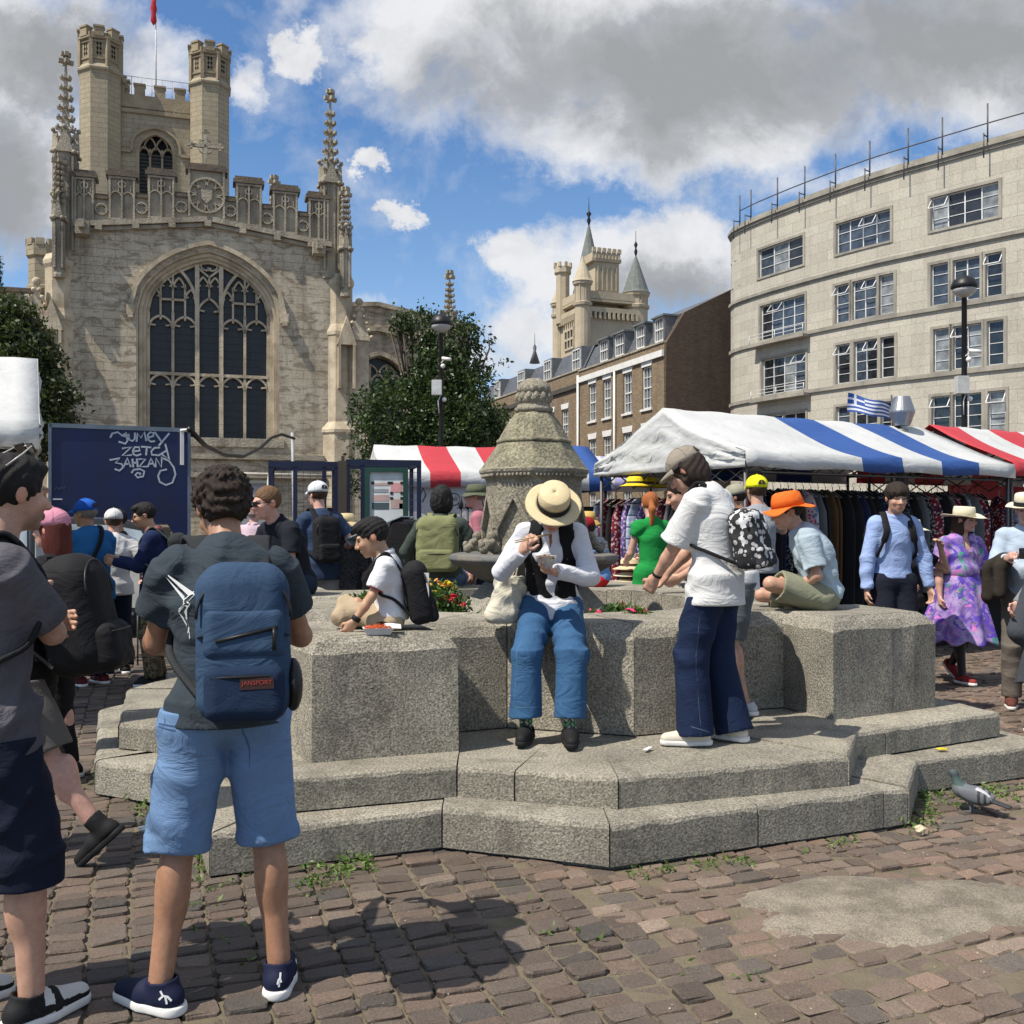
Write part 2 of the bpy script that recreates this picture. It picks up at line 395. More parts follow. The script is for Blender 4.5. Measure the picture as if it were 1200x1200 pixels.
    idx = rng.choice(8, n, p=[.2, .2, .13, .1, .17, .06, .04, .1]); c = pal[idx] * rng.uniform(.72, 1.1, (n, 1)) * np.array([.90, .85, .87])
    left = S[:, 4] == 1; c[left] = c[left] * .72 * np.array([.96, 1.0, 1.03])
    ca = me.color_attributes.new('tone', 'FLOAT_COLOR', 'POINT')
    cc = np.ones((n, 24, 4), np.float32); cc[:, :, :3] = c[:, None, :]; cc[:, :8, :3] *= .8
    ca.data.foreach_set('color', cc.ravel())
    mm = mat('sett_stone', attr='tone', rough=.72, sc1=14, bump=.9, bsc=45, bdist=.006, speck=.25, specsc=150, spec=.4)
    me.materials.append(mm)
    o = bpy.data.objects.new('cobbled_paving', me); COL.objects.link(o); tag(o, kind='structure')

    # worn cement skim over the setts at right
    g = MB(); cx, cy = 1.65, 4.12; ring = []
    r_ = random.Random(4)
    for i in range(56):
        an = 2 * math.pi * i / 56; rr = 1 + .1 * math.sin(3 * an + 1) + .07 * math.sin(7 * an) + r_.uniform(-.035, .035)
        ring.append((cx + math.cos(an) * .74 * rr + math.sin(an) * .1, cy + math.sin(an) * .35 * rr))
    vs = [(cx, cy, .011)] + [(cx + (x - cx) * .86, cy + (y - cy) * .86, .0095) for x, y in ring] + [(x, y, -.012) for x, y in ring]; m_ = 56
    fs = [(0, 1 + i, 1 + (i + 1) % m_) for i in range(m_)] + [(1 + i, 1 + m_ + i, 1 + m_ + (i + 1) % m_, 1 + (i + 1) % m_) for i in range(m_)]
    g.add(vs, fs, True)
    tag(g.build('cement_patch', mat('cement_skim', (.23, .20, .155), .95, (.15, .13, .10), sc1=5, bump=1, bsc=70, bdist=.006, speck=.3, specsc=130, mixlo=.42, mixhi=.6)), kind='structure')
ground()

# ================================================================= FOUNTAIN
GR = mat('granite_worn', (.365, .34, .28), .92, (.24, .222, .185), sc1=2.2, det=8, bump=1.0, bsc=95, bdist=.012, speck=.5, specsc=85, spec=.25, streak=.25, streakcol=(.13, .125, .1), island=.12)
GRD = mat('granite_step', (.32, .298, .245), .92, (.205, .19, .158), sc1=1.7, det=8, bump=1.0, bsc=80, bdist=.01, speck=.42, specsc=85, spec=.25, streak=.2, island=.13)
LIME = mat('limestone_worn', (.32, .29, .225), .95, (.19, .17, .13), sc1=4, det=9, bump=1.0, bsc=35, bdist=.02, speck=.3, specsc=60, streak=.35, streakcol=(.07, .065, .05))
LICH = mat('limestone_lichen', (.27, .25, .17), .95, (.16, .145, .10), sc1=7, det=9, bump=1.0, bsc=40, bdist=.02, speck=.4, specsc=50, streak=.3)
DARKST = mat('dark_joint', (.05, .045, .035), .95, bump=.5)

def offs(poly, d):
    """mitred inward offset of a CCW polygon"""
    n = len(poly); out = []
    for i in range(n):
        p0, p1, p2 = [Vector(poly[(i + k) % n]) for k in (-1, 0, 1)]
        e1 = (p1 - p0).normalized(); e2 = (p2 - p1).normalized(); n1 = Vector((-e1.y, e1.x)); n2 = Vector((-e2.y, e2.x))
        b = n1 + n2; k = d / max(.3, (1 + n1.dot(n2)))
        out.append((p1.x + b.x * k, p1.y + b.y * k))
    return out

def arc_ring(side):
    """rotate one side's polyline (front, b<0, going +a) to four sides -> CCW polygon"""
    P = []
    for k in range(4):
        c, s = [(1, 0), (0, 1), (-1, 0), (0, -1)][k]
        P += [(x * c - y * s, x * s + y * c) for x, y in side]
    return P

def fountain():
    root = empty('market_fountain', (FC.x, FC.y, 0), UA, 'grey granite fountain with carved stone column, dish and stepped plinth', 'fountain')
    r_ = random.Random(3)
    def stones(poly_o, z0, z1, depth, joints, name, m, rad):
        """kerb stones as separate closed blocks along the outline with small gaps and offsets"""
        g = MB(); n = len(poly_o); inner = offs(poly_o, depth)
        for i in range(n):
            a, b = Vector(poly_o[i]), Vector(poly_o[(i + 1) % n]); ia, ib = Vector(inner[i]), Vector(inner[(i + 1) % n])
            L = (b - a).length; k = joints.get(i % (n // 4), 1) if isinstance(joints, dict) else max(1, round(L / joints))
            cuts = [0] + [(q + r_.uniform(-.12, .12)) / k for q in range(1, k)] + [1]
            for q in range(k):
                t0, t1 = cuts[q], cuts[q + 1]; gp_ = .004 / L
                dz = r_.uniform(-.006, .006); do = r_.uniform(-.006, .006); nn = (a - ia); nn = nn.normalized() * do
                P = [a.lerp(b, t0 + gp_), a.lerp(b, t1 - gp_), ia.lerp(ib, t1), ia.lerp(ib, t0)]
                P = [p + nn for p in P]
                zt = z1 + dz; bw = .022
                Lh = (P[1] - P[0]); ns = max(1, int(Lh.length / .09))
                # front face subdivided for a chipped edge
                out = (P[0] - P[3]).normalized()
                rows = []
                for s_ in range(ns + 1):
                    f = s_ / ns; po = P[0].lerp(P[1], f); pi = P[3].lerp(P[2], f); o2 = (po - pi).normalized()
                    ch = bw * (1 + r_.uniform(-.35, .5)); wob = r_.uniform(-.004, .004)
                    po = po + o2 * wob
                    rows.append([(po.x, po.y, z0), (po.x, po.y, zt - ch), (po.x - o2.x * ch * .4, po.y - o2.y * ch * .4, zt - ch * .3), (po.x - o2.x * ch * 1.2, po.y - o2.y * ch * 1.2, zt), (pi.x, pi.y, zt), (pi.x, pi.y, z0)])
                vs = [p for rr in rows for p in rr]; fs = []
                for s_ in range(ns):
                    for j in range(5): fs.append((s_ * 6 + j, (s_ + 1) * 6 + j, (s_ + 1) * 6 + j + 1, s_ * 6 + j + 1))
                fs.append(tuple(range(6))); fs.append(tuple(reversed(range(ns * 6, ns * 6 + 6))))
                g.add(vs, fs, False)
        return g
    lower = arc_ring([(-2.5, -2.6), (-1.42, -2.57), (-.78, -3.1), (.8, -3.05), (.96, -3.04), (1.44, -2.57)])
    g = stones(lower, .012, .2, .75, 1.0, 'lower_step', GRD, .02)
    g.prism(offs(lower, .6), .0, .188)
    g.prism(offs(lower, .03), -.02, .013)
    g.build('lower_step', GRD, root)
    upper = arc_ring([(-2.25, -2.4), (-1.3, -2.42), (-1.06, -2.6), (-.64, -2.9), (.68, -2.92), (1.1, -2.47), (1.35, -2.42)])
    g = stones(upper, .205, .36, .62, 1.25, 'upper_step', GRD, .02)
    g.prism(offs(upper, .5), .19, .347)
    g.build('upper_step', GRD, root)
    # basin wall of separate blocks, each with a weathered sloping shoulder
    wall = arc_ring([(-1.98, -2.13), (-1.2, -2.13), (-1.2, -1.62), (-.74, -1.6), (-.13, -2.07), (.34, -2.05), (.76, -1.6), (1.2, -1.62), (1.2, -2.13)])
    n = len(wall); per = 9
    g = MB(); rin = 1.3
    def inn(p):
        an = math.atan2(p[1], p[0]); return Vector((rin * math.cos(an), rin * math.sin(an)))
    sh = offs(wall, .085)
    ztop = .985
    for side in range(4):
        o = side * per
        def P(i): return Vector(wall[(o + i) % n])
        def S(i): return Vector(sh[(o + i) % n])
        # pier at the start corner of this side: points prev 7,8 | 0 | 1,2
        groups = [[-2, -1, 0, 1, 2]] + [[2, 3], [3, 4], [4, 5], [5, 6], [6, 7]]
        for gi, ids in enumerate(groups):
            pts = [P(i) for i in ids]; shp = [S(i) for i in ids]
            cen = sum(pts, Vector((0, 0))) / len(pts)
            segs = 1 if gi == 0 else 1
            inner = [inn(pts[-1]), inn(pts[0])]
            if gi == 0:
                am = math.atan2(cen.y, cen.x); inner.insert(1, Vector((rin * math.cos(am), rin * math.sin(am))))
            full = pts + inner; top = shp + [q * 1.0 for q in inner]
            # shrink a touch for joints
            c0 = sum(full, Vector((0, 0))) / len(full)
            def shr(p, amt=.004): dd = (c0 - p); return p + dd.normalized() * amt
            full = [shr(p) for p in full]; top = [shr(p) for p in top]
            zt = ztop + r_.uniform(-.008, .01); zs = zt - .085; m_ = len(full); k = len(pts)
            # subdivide outline for slightly uneven edges
            V0, V1, V2, V3 = [], [], [], []
            for i in range(m_):
                a, b = full[i], full[(i + 1) % m_]; ta, tb = top[i], top[(i + 1) % m_]
                ns = max(1, int((b - a).length / .1)) if i < k - 1 else 1
                for s_ in range(ns):
                    f = s_ / ns; p = a.lerp(b, f); q = ta.lerp(tb, f); j = r_.uniform(-.006, .006)
                    dirn = (q - p); dirn = dirn.normalized() if dirn.length > 1e-4 else Vector((0, 0))
                    V0.append((p.x, p.y, .355)); V1.append((p.x + dirn.x * j, p.y + dirn.y * j, zs + r_.uniform(-.008, .008)))
                    m2 = p.lerp(q, .45); V2.append((m2.x, m2.y, zs + (zt - zs) * .62 + j)); V3.append((q.x, q.y, zt + r_.uniform(-.003, .003)))
            N = len(V0); vs = V0 + V1 + V2 + V3; fs = []
            for L in range(3):
                for i in range(N): fs.append((L * N + i, L * N + (i + 1) % N, (L + 1) * N + (i + 1) % N, (L + 1) * N + i))
            fs.append(tuple(range(3 * N, 4 * N)))
            g.add(vs, fs, False)
    o = g.build('basin_wall', GR, root)
    b = o.modifiers.new('bevel', 'BEVEL'); b.width = .012; b.segments = 2; b.limit_method = 'ANGLE'; b.angle_limit = R(40)
    g = MB(); g.lathe([(1.32, .36), (1.32, .82), (.3, .86)], 40, smooth=False)
    g.build('soil', mat('soil', (.06, .045, .03), .95, bump=1, bsc=40, bdist=.03), root)
    # pedestal
    a8 = R(22.5)
    g = MB(); g.lathe([(.66, .8), (.62, .87), (.56, .93), (.38, 1.12), (.34, 1.19)], 8, smooth=False, a0=a8)
    g.build('pedestal', GR, root, bevel=.01)
    g = MB(); g.lathe([(.30, 1.1), (.42, 1.14), (.60, 1.25), (.64, 1.27), (.66, 1.30), (.65, 1.335), (.58, 1.345), (.5, 1.325), (.2, 1.32)], 16, smooth=False, a0=R(11))
    g.build('dish', mat('slate_dish', (.12, .125, .12), .6, (.17, .15, .125), sc1=5, bump=.8, bsc=30, bdist=.01, speck=.2), root, bevel=.008)
    g = MB()
    g.lathe([(.40, 1.3), (.405, 1.38), (.375, 1.4), (.372, 1.90), (.385, 1.915), (.40, 1.93), (.425, 1.96), (.43, 1.985), (.42, 1.99)], 8, smooth=False, a0=a8)
    ap = .372 * math.cos(R(22.5)); hwid = .372 * math.sin(R(22.5))
    for k in range(8):                                       # a gablet on every face, ribs on every corner
        M = Matrix.Rotation(k * R(45), 4, 'Z') @ Matrix.Translation((0, -ap, 0)); g.T = M
        g.strip2([(-hwid * 1.0, 1.53), (0, 1.79)], .035, -.045, .0); g.strip2([(0, 1.79), (hwid * 1.0, 1.53)], .035, -.043, .0)
        g.strip2([(-hwid * .99, 1.4), (-hwid * .99, 1.56)], .03, -.04, 0)
        for j in range(9): g.sphere((-hwid + (j + .5) * 2 * hwid / 9, -.035, 1.935), .017, 6, 4)
        g.T = Matrix.Identity(4)
    for k in range(8):                                       # worn carved heads at the foot of the column
        M = Matrix.Rotation(k * R(45) + R(22.5), 4, 'Z') @ Matrix.Translation((0, -.41, 1.40)); g.T = M
        for (x, y, z, s_) in ((0, 0, 0, .055), (0, -.06, .01, .045), (0, -.1, -.02, .04), (.035, -.05, .03, .03), (-.035, -.05, .03, .03), (0, -.03, .07, .04), (0, -.12, .01, .025)):
            g.sphere((x, y, z), s_, 8, 6)
        g.T = Matrix.Identity(4)
    g.build('column', LIME, root, bevel=.006)
    g = MB()
    g.lathe([(.425, 1.985), (.41, 2.0), (.285, 2.185), (.275, 2.19)], 8, smooth=False, a0=a8)
    g.lathe([(.285, 2.188), (.295, 2.2), (.29, 2.215), (.275, 2.225), (.2, 2.355), (.15, 2.42), (.135, 2.43)], 8, smooth=False, a0=a8)
    g.build('stone_roof', LICH, root, bevel=.01)
    g = MB()
    g.lathe([(.125, 2.425), (.142, 2.43), (.15, 2.445), (.15, 2.46), (.128, 2.475), (.125, 2.5), (.138, 2.51), (.14, 2.53), (.125, 2.56), (.125, 2.59), (.135, 2.6), (.125, 2.63), (.1, 2.665), (.055, 2.69), (.02, 2.695)], 24)
    for k in range(14):
        an = 2 * math.pi * k / 14
        g.sphere((.128 * math.cos(an), .128 * math.sin(an), 2.545), .024, 7, 5, (1, 1, 1.5))
        g.sphere((.115 * math.cos(an + .2), .115 * math.sin(an + .2), 2.6), .022, 7, 5, (1, 1, 1.3))
        g.sphere((.08 * math.cos(an), .08 * math.sin(an), 2.655), .02, 7, 5)
    g.build('finial', LIME, root)
    for c_ in root.children:
        if c_.name in ('pedestal', 'dish', 'column', 'stone_roof', 'finial'): c_.location.x = .055
    return root
fountain()
# ================================================================= BUILDINGS
def pl_frame(px, d, ang):
    """local frame whose x axis runs along a facade through the ground point under pixel column px at depth d"""
    o = Vector((xd(px, d), d, 0)); ca, sa = math.cos(ang), math.sin(ang)
    def loc(qx, qy):                                         # picture column/row -> (along facade, height)
        rx, rz = (qx - 600) / F, (HY - qy) / F               # ray (rx, 1, rz)
        # o + s*(ca,sa) = t*(rx,1)
        den = ca - rx * sa; s = (rx * o.y - o.x) / den; t = o.y + s * sa
        return s, CH + rz * t
    return o, loc
CHW = brickmat('church_wall', (.50, .425, .305), (.39, .325, .23), (.23, .195, .145), bw=.85, bh=.34, ms=.012, bump=.7, bumpd=.03, stain=.6, stainc=(.12, .105, .085), light=(.62, .56, .445), patch=.7, patchc=(.20, .15, .10))
CHT = mat('church_trim', (.56, .48, .35), .92, (.38, .31, .215), sc1=1.6, det=9, bump=.8, bsc=18, bdist=.03, streak=.5, streakcol=(.10, .09, .075), mixlo=.4, mixhi=.62)
CHG = mat('church_grey_trim', (.44, .39, .295), .95, (.27, .235, .18), sc1=1.3, det=9, bump=.9, bsc=14, bdist=.05, streak=.55, streakcol=(.06, .055, .05))
TWR = brickmat('tower_wall', (.38, .325, .225), (.32, .27, .185), (.22, .19, .14), bw=.8, bh=.32, ms=.015, bump=.5, bumpd=.03, stain=.3, stainc=(.17, .15, .12))
TWT = mat('tower_trim', (.335, .275, .18), .92, (.24, .19, .125), sc1=1.0, bump=.6, bsc=8, bdist=.04)
CAP = mat('lichen_coping', (.17, .13, .09), .95, (.10, .085, .07), sc1=3, det=8, bump=.8, bsc=12, bdist=.04)
GLD = glassmat('leaded_glass', (.004, .0045, .006), .4)
LEAD = mat('lead_roof', (.16, .17, .18), .6, bump=.3)
IRON = mat('black_iron', (.012, .012, .013), .45, bump=.2)

def arch_pts(x0, x1, zs, za, n=12, four=True):
    """pointed (four-centred) arch curve from (x0,zs) over (mid,za) to (x1,zs)"""
    mx = (x0 + x1) / 2; w = (x1 - x0) / 2; h = za - zs; P = []
    for i in range(n + 1):
        t = i / n                                             # left half
        if four: e = 1 - (1 - t) ** 1.9; x = x0 + w * t; z = zs + h * (.80 * math.sqrt(max(0, 1 - (1 - t) ** 2)) + .20 * t)
        else:
            x = x0 + w * t; Rr = (w * w + h * h) / (2 * w); z = zs + math.sqrt(max(0, Rr * Rr - (Rr - w * t) ** 2))
        P.append((x, z))
    return P + [(2 * mx - x, z) for x, z in reversed(P[:-1])]

def wall_with_opening(g, x0, x1, z0, top, op, y, t):
    """front wall sheet with thickness t; op = polygon (counter-clockwise from lower left up over arch) of an opening; top = list of (x,z)"""
    L, Rr = op[0][0], op[-1][0]; zb = op[0][1]
    g.extr([(x0, z0), (L, z0), (L, [p for p in top if p[0] <= L + 1e-6][-1][1] if 0 else interp(top, L))] + [p for p in reversed(top) if x0 < p[0] < L] + [(x0, top[0][1])], y, y + t)
    g.extr([(Rr, z0), (x1, z0), (x1, top[-1][1])] + [p for p in reversed(top) if Rr < p[0] < x1] + [(Rr, interp(top, Rr))], y, y + t)
    if zb > z0: g.extr([(L, z0), (Rr, z0), (Rr, zb), (L, zb)], y, y + t)
    up = [p for p in op if True]
    for i in range(len(up) - 1):
        a, b = up[i], up[i + 1]
        if b[0] - a[0] > 1e-4:
            g.extr([a, b, (b[0], interp(top, b[0])), (a[0], interp(top, a[0]))], y, y + t)
def interp(pl, x):
    for a, b in zip(pl, pl[1:]):
        if a[0] - 1e-6 <= x <= b[0] + 1e-6: return a[1] + (b[1] - a[1]) * (x - a[0]) / max(1e-6, b[0] - a[0])
    return pl[-1][1]

def pinnacle(parent, x, y, z0, z1, z2, w, m=None, seg=8):
    """gabled shaft z0..z1, crocketed spirelet z1..z2"""
    m = m or CHG; g = MB(); h = z2 - z1
    g.lathe([(w * .62, z0), (w * .62, z0 + .12), (w * .5, z0 + .2), (w * .5, z1)], 8, (x, y, 0), False, a0=R(22.5))
    for k in range(4):
        M = Matrix.Translation((x, y, 0)) @ Matrix.Rotation(k * R(90), 4, 'Z') @ Matrix.Translation((0, -w * .5, 0)); g.T = M
        g.extr([(-w * .42, z1 - .35), (w * .42, z1 - .35), (0, z1 + .55)], -.07, .12)
        g.strip2([(-w * .36, z0 + .35), (-w * .36, z1 - .5)], .07, -.04, .05); g.strip2([(w * .36, z0 + .35), (w * .36, z1 - .5)], .07, -.04, .05)
        g.sphere((0, -.06, z1 + .6), .1, 6, 4); g.sphere((-w * .42, -.06, z1 - .35), .09, 6, 4); g.sphere((w * .42, -.06, z1 - .35), .09, 6, 4)
        g.T = Matrix.Identity(4)
    g.lathe([(w * .42, z1), (w * .25, z1 + h * .18), (w * .06, z1 + h * .86), (w * .06, z2 - .2)], 4, (x, y, 0), False, a0=R(45))
    nc = 7
    for i in range(nc):
        z = z1 + .25 + (h * .74) * i / nc; f = (z - z1) / h; r = w * (.36 - .36 * min(1, f / .86)) + .07
        for k in range(4):
            an = k * R(90) + R(45); an2 = k * R(90)
            for a_, rr in ((an, r), (an2, r * .9)):
                g.box((x + rr * math.cos(a_), y + rr * math.sin(a_), z), (.16, .07, .08), a_); g.box((x + (rr + .07) * math.cos(a_), y + (rr + .07) * math.sin(a_), z + .05), (.07, .08, .09), a_)
    zf = z1 + h * .88
    for dz, rr in ((0, .26), (h * .05 + .1, .17)):
        for k in range(4): an = k * R(90) + R(20); g.box((x + rr * .5 * math.cos(an), y + rr * .5 * math.sin(an), zf + dz), (rr * 1.1, .15, .15), an)
        g.sphere((x, y, zf + dz), rr * .5, 6, 4)
    g.sphere((x, y, z2 - .12), .12, 6, 5)
    return g.build('pinnacle', m, parent)

def church():
    A = R(17.1); o, L = pl_frame(80, 38.5, A)
    root = empty('church', (o.x, o.y, 0), A, 'weathered gothic stone church with large traceried window, pinnacles and square tower', 'church')
    Wd = 10.25; top = [(0, 13.1), (Wd / 2, 13.72), (Wd, 13.1)]
    wx0, _ = L(173, 400); wx1, _ = L(315, 400); _, wz0 = L(245, 513); _, wza = L(244, 305)
    zs = L(175, 362)[1]; mx = (wx0 + wx1) / 2
    g = MB()
    op = [(wx0 - .42, wz0)] + arch_pts(wx0 - .42, wx1 + .42, zs, wza + .42, 14) + [(wx1 + .42, wz0)]
    wall_with_opening(g, 0, Wd, 0, top, op, 0, .9)
    # flanks, back and a low lead roof behind the parapet
    g.bb(0, .9, .9, 30, 0, 13.1); g.bb(Wd - .9, Wd, .9, 30, 0, 13.1)
    g.build('wall', CHW, root)
    g = MB(); g.extr([(.5, 13.0), (Wd - .5, 13.0), (Wd / 2, 13.7)], .92, 30); g.build('roof', LEAD, root)
    # window: splayed mouldings, hood, tracery, glass
    win = empty('window'); win.parent = root
    g = MB()
    for k, (e, y, w) in enumerate([(.40, .02, .10), (.27, .16, .13), (.14, .30, .14), (.03, .44, .12)]):
        pts = [(wx0 - e, wz0 - .02)] + arch_pts(wx0 - e, wx1 + e, zs, wza + e, 16) + [(wx1 + e, wz0 - .02)]
        g.strip2(pts, w, y, .9)
    g.build('frame', CHT, win)
    g = MB(); e = .62; hp = arch_pts(wx0 - e, wx1 + e, zs + .1, wza + e + .05, 16)
    g.strip2(hp, .17, -.16, .05)
    for sx in (hp[0], hp[-1]):
        g.box((sx[0], -.1, sx[1] - .2), (.3, .28, .38)); g.box((sx[0], -.22, sx[1] - .42), (.2, .2, .2))
    g.build('hood_mould', CHT, win)
    g = MB(); g.extr([(wx0 - .45, wz0), (wx1 + .45, wz0)] + list(reversed(arch_pts(wx0 - .42, wx1 + .42, zs, wza + .42, 14))), .62, .66)
    # fan triangulation of the concave-free outline is fine for a flat pane
    g.build('pane', GLD, win)
    g = MB(); y0, y1 = .42, .6; n = 5; lw = (wx1 - wx0) / n; zt = L(245, 438)[1]; zh = L(245, 372)[1]
    outer = arch_pts(wx0, wx1, zs, wza, 20)
    def ztop(x): return interp(outer, x)
    X = [wx0 + lw * i for i in range(n + 1)]
    for i in range(1, n):
        big = i in (2, 3); g.strip2([(X[i], wz0), (X[i], ztop(X[i]) if big else zh + .2)], .17 if big else .11, y0 - (.05 if big else 0), y1)
    g.strip2([(X[0], wz0), (X[0], zs)], .12, y0, y1); g.strip2([(X[5], wz0), (X[5], zs)], .12, y0, y1)
    g.strip2([(wx0, zt), (wx1, zt)], .12, y0 - .02, y1)
    def cusp(xa, xb, zb, zc, w=.08):
        g.strip2(arch_pts(xa, xb, zb, zc, 6, False), w, y0, y1)
        mxx = (xa + xb) / 2; ww = (xb - xa)
        for sgn in (-1, 1): g.strip2([(mxx + sgn * ww * .40, zb + (zc - zb) * .35), (mxx + sgn * ww * .2, zb + (zc - zb) * .30)], w * .8, y0 + .03, y1)
    for i in range(n): cusp(X[i], X[i + 1], zt - .62, zt - .03)
    for i in (0, 1, 3, 4): cusp(X[i], X[i + 1], zh - .5, zh + .05)
    cusp(X[2], X[3], zh + .1, zh + .85)
    # two main sub-arches over lights 1-2 and 4-5, with small panels in them
    for (i0, i1) in ((0, 2), (3, 5)):
        xa, xb = X[i0], X[i1]; xm = X[i0 + 1]
        g.strip2(arch_pts(xa, xb, zh + .35, zh + 2.15, 10, False), .11, y0 - .03, y1)
        for xq in (xm - lw * .5, xm, xm + lw * .5):
            g.strip2([(xq, zh - .1 if xq != xm else zh + .1), (xq, zh + 1.35 + (.45 if xq == xm else 0))], .08, y0, y1)
        g.strip2([(xm - lw * .5, zh + .72), (xm + lw * .5, zh + .72)], .08, y0, y1)
        for xq in (xm - lw * .5, xm): cusp(xq, xq + lw * .5, zh + 1.1, zh + 1.6, .07)
        cusp(xa + .02, xm - lw * .5, zh + .7, zh + 1.15, .07); cusp(xm + lw * .5, xb - .02, zh + .7, zh + 1.15, .07)
    xm = (X[2] + X[3]) / 2
    g.strip2([(xm, zh + .8), (xm, zh + 1.75)], .08, y0, y1)
    cusp(X[2], xm, zh + 1.2, zh + 1.7, .07); cusp(xm, X[3], zh + 1.2, zh + 1.7, .07)
    g.strip2([(X[2], zh + 2.1), (xm, zh + 1.7), (X[3], zh + 2.1)], .09, y0, y1)
    for k in range(4):
        an = R(45 + 90 * k); c = (xm + .17 * math.cos(an), zh + 2.3 + .17 * math.sin(an))
        g.strip2([(c[0] + .2 * math.cos(t_), c[1] + .2 * math.sin(t_)) for t_ in [an + R(q) for q in range(-110, 111, 22)]], .06, y0, y1)
    for (a_, b_) in ((X[2], -1), (X[3], 1)):
        g.strip2([(a_, zh + 2.2), (a_ + b_ * lw * .75, zh + 1.85)], .08, y0, y1); 
    g.build('tracery', CHT, win)
    g = MB()                                                 # leading of the panes
    for i in range(n):
        for k in range(1, 4): g.strip2([(X[i] + lw * k / 4, wz0), (X[i] + lw * k / 4, zh)], .012, .605, .62)
    zz = wz0 + .3
    while zz < wza - .6: g.strip2([(wx0 + (0.1 if zz < zs else .9), zz), (wx1 - (0.1 if zz < zs else .9), zz)], .014, .6, .618); zz += .3
    g.build('leading', mat('lead_came', (.05, .05, .05), .6), win)
    # sill and string courses
    g = MB()
    g.extr([(wx0 - .6, wz0 - .35), (wx1 + .6, wz0 - .35), (wx1 + .6, wz0), (wx0 - .6, wz0)], -.12, .8)
    for z, pr in ((wz0 - .85, .2), (wz0 - 1.6, .28), (.5, .35)): g.bb(.4, Wd - .5, -pr, .02, z, z + .2)
    for a, b in zip(top, top[1:]):
        g.strip2([(a[0] + .2, a[1] - .05), (b[0] - (.2 if b[0] > 9 else 0), b[1] - .05)], .2, -.26, .1); g.strip2([(a[0] + .2, a[1] - .25), (b[0] - (.2 if b[0] > 9 else 0), b[1] - .25)], .14, -.14, .1)
    for q in range(7):
        x = 1.1 + q * 1.35; g.box((x, -.2, interp(top, x) - .22), (.26, .2, .24))
    g.box((.55, -.35, 12.85), (.5, .5, .5)); g.box((Wd - .75, -.35, 12.8), (.5, .5, .5)); g.box((.55, -.65, 12.95), (.22, .4, .3)); g.box((Wd - .75, -.65, 12.85), (.22, .4, .3))
    g.build('string_course', CHG, root)
    # parapet of traceried merlons
    g = MB(); c = MB(); mer = [(83, 111), (127, 159), (173, 205), (220, 264), (276, 307), (319, 349), (361, 388)]
    ms = [(L(a, 240)[0], L(b, 240)[0]) for a, b in mer]; ms[0] = (.2, ms[0][1]); ms[-1] = (ms[-1][0], Wd - .3)
    prev = None
    for i, (a, b) in enumerate(ms):
        zb = interp(top, (a + b) / 2) + .05; zt_ = zb + (1.7 if i != 3 else 1.85); xm = (a + b) / 2
        g.bb(a, b, -.02, .5, zb - .2, zt_)
        sl_ = 0
        c.bb(a - .09, b + .09, -.16, .62, zt_, zt_ + .16); c.bb(a - .02, b + .02, -.05, .52, zt_ + .16, zt_ + .3)
        if i != 3:
            hw = (b - a) / 2 - .1
            for x in (a + .06, xm, b - .06): g.strip2([(x, zb), (x, zt_ - .05)], .07, -.13, 0)
            for (p, q) in ((a + .06, xm), (xm, b - .06)):
                g.strip2(arch_pts(p, q, zb + .85, zb + 1.1, 5, False), .05, -.12, 0)
                for sg in (0.28, .72): g.strip2([(p + (q - p) * sg, zb + 1.12), (p + (q - p) * sg, zb + 1.32)], .04, -.1, 0)
            g.strip2([(xm + .13 * math.cos(t_), zb + 1.38 + .13 * math.sin(t_)) for t_ in [R(q * 30) for q in range(13)]], .045, -.12, 0)
            g.strip2([(a, zb + .03), (b, zb + .03)], .07, -.12, 0); g.strip2([(a, zt_ - .06), (b, zt_ - .06)], .08, -.12, 0)
        else:
            g.strip2([(xm + .68 * math.cos(R(q * 15)), zb + .88 + .68 * math.sin(R(q * 15))) for q in range(25)], .09, -.14, 0)
            for k in range(8):
                an = R(45 * k + 22); g.strip2([(xm + .5 * math.cos(an) + .17 * math.cos(t_), zb + .88 + .5 * math.sin(an) + .17 * math.sin(t_)) for t_ in [an + R(q) for q in range(-140, 141, 35)]], .045, -.12, 0)
            g.extr([(xm - .22, zb + 1.1), (xm - .2, zb + .75), (xm, zb + .55), (xm + .2, zb + .75), (xm + .22, zb + 1.1)], -.11, 0)
            for sx in (a + .06, b - .06): g.strip2([(sx, zb), (sx, zt_)], .08, -.13, 0)
        if prev is not None:
            pb = prev[1]; zc = interp(top, (pb + a) / 2) + .05; xx = (pb + a) / 2
            g.bb(pb, a, .0, .45, zc - .2, zc + .85); c.bb(pb, a, -.1, .55, zc + .85, zc + .98); c.bb(pb, a, .1, .4, zc + .98, zc + 1.1)
            g.strip2([(xx + .21 * math.cos(R(q * 30)), zc + .45 + .21 * math.sin(R(q * 30))) for q in range(13)], .05, -.1, 0)
            for k in range(4):
                an = R(45 + 90 * k); g.strip2([(xx + .11 * math.cos(an) + .09 * math.cos(t_), zc + .45 + .11 * math.sin(an) + .09 * math.sin(t_)) for t_ in [an + R(q) for q in range(-100, 101, 50)]], .035, -.08, 0)
        prev = (a, b)
    g.build('parapet', CHG, root); c.build('coping', CAP, root)
    # gable cross and a small pinnacle behind the parapet
    g = MB(); cx = L(241, 200)[0]; zb = 15.7
    g.strip2([(cx, zb - .1), (cx, zb + 1.6)], .13, .1, .25); g.strip2([(cx - .55, zb + 1.0), (cx + .55, zb + 1.0)], .12, .1, .25)
    g.strip2([(cx + .3 * math.cos(R(q * 45)), zb + 1.0 + .3 * math.sin(R(q * 45))) for q in range(9)], .07, .11, .24)
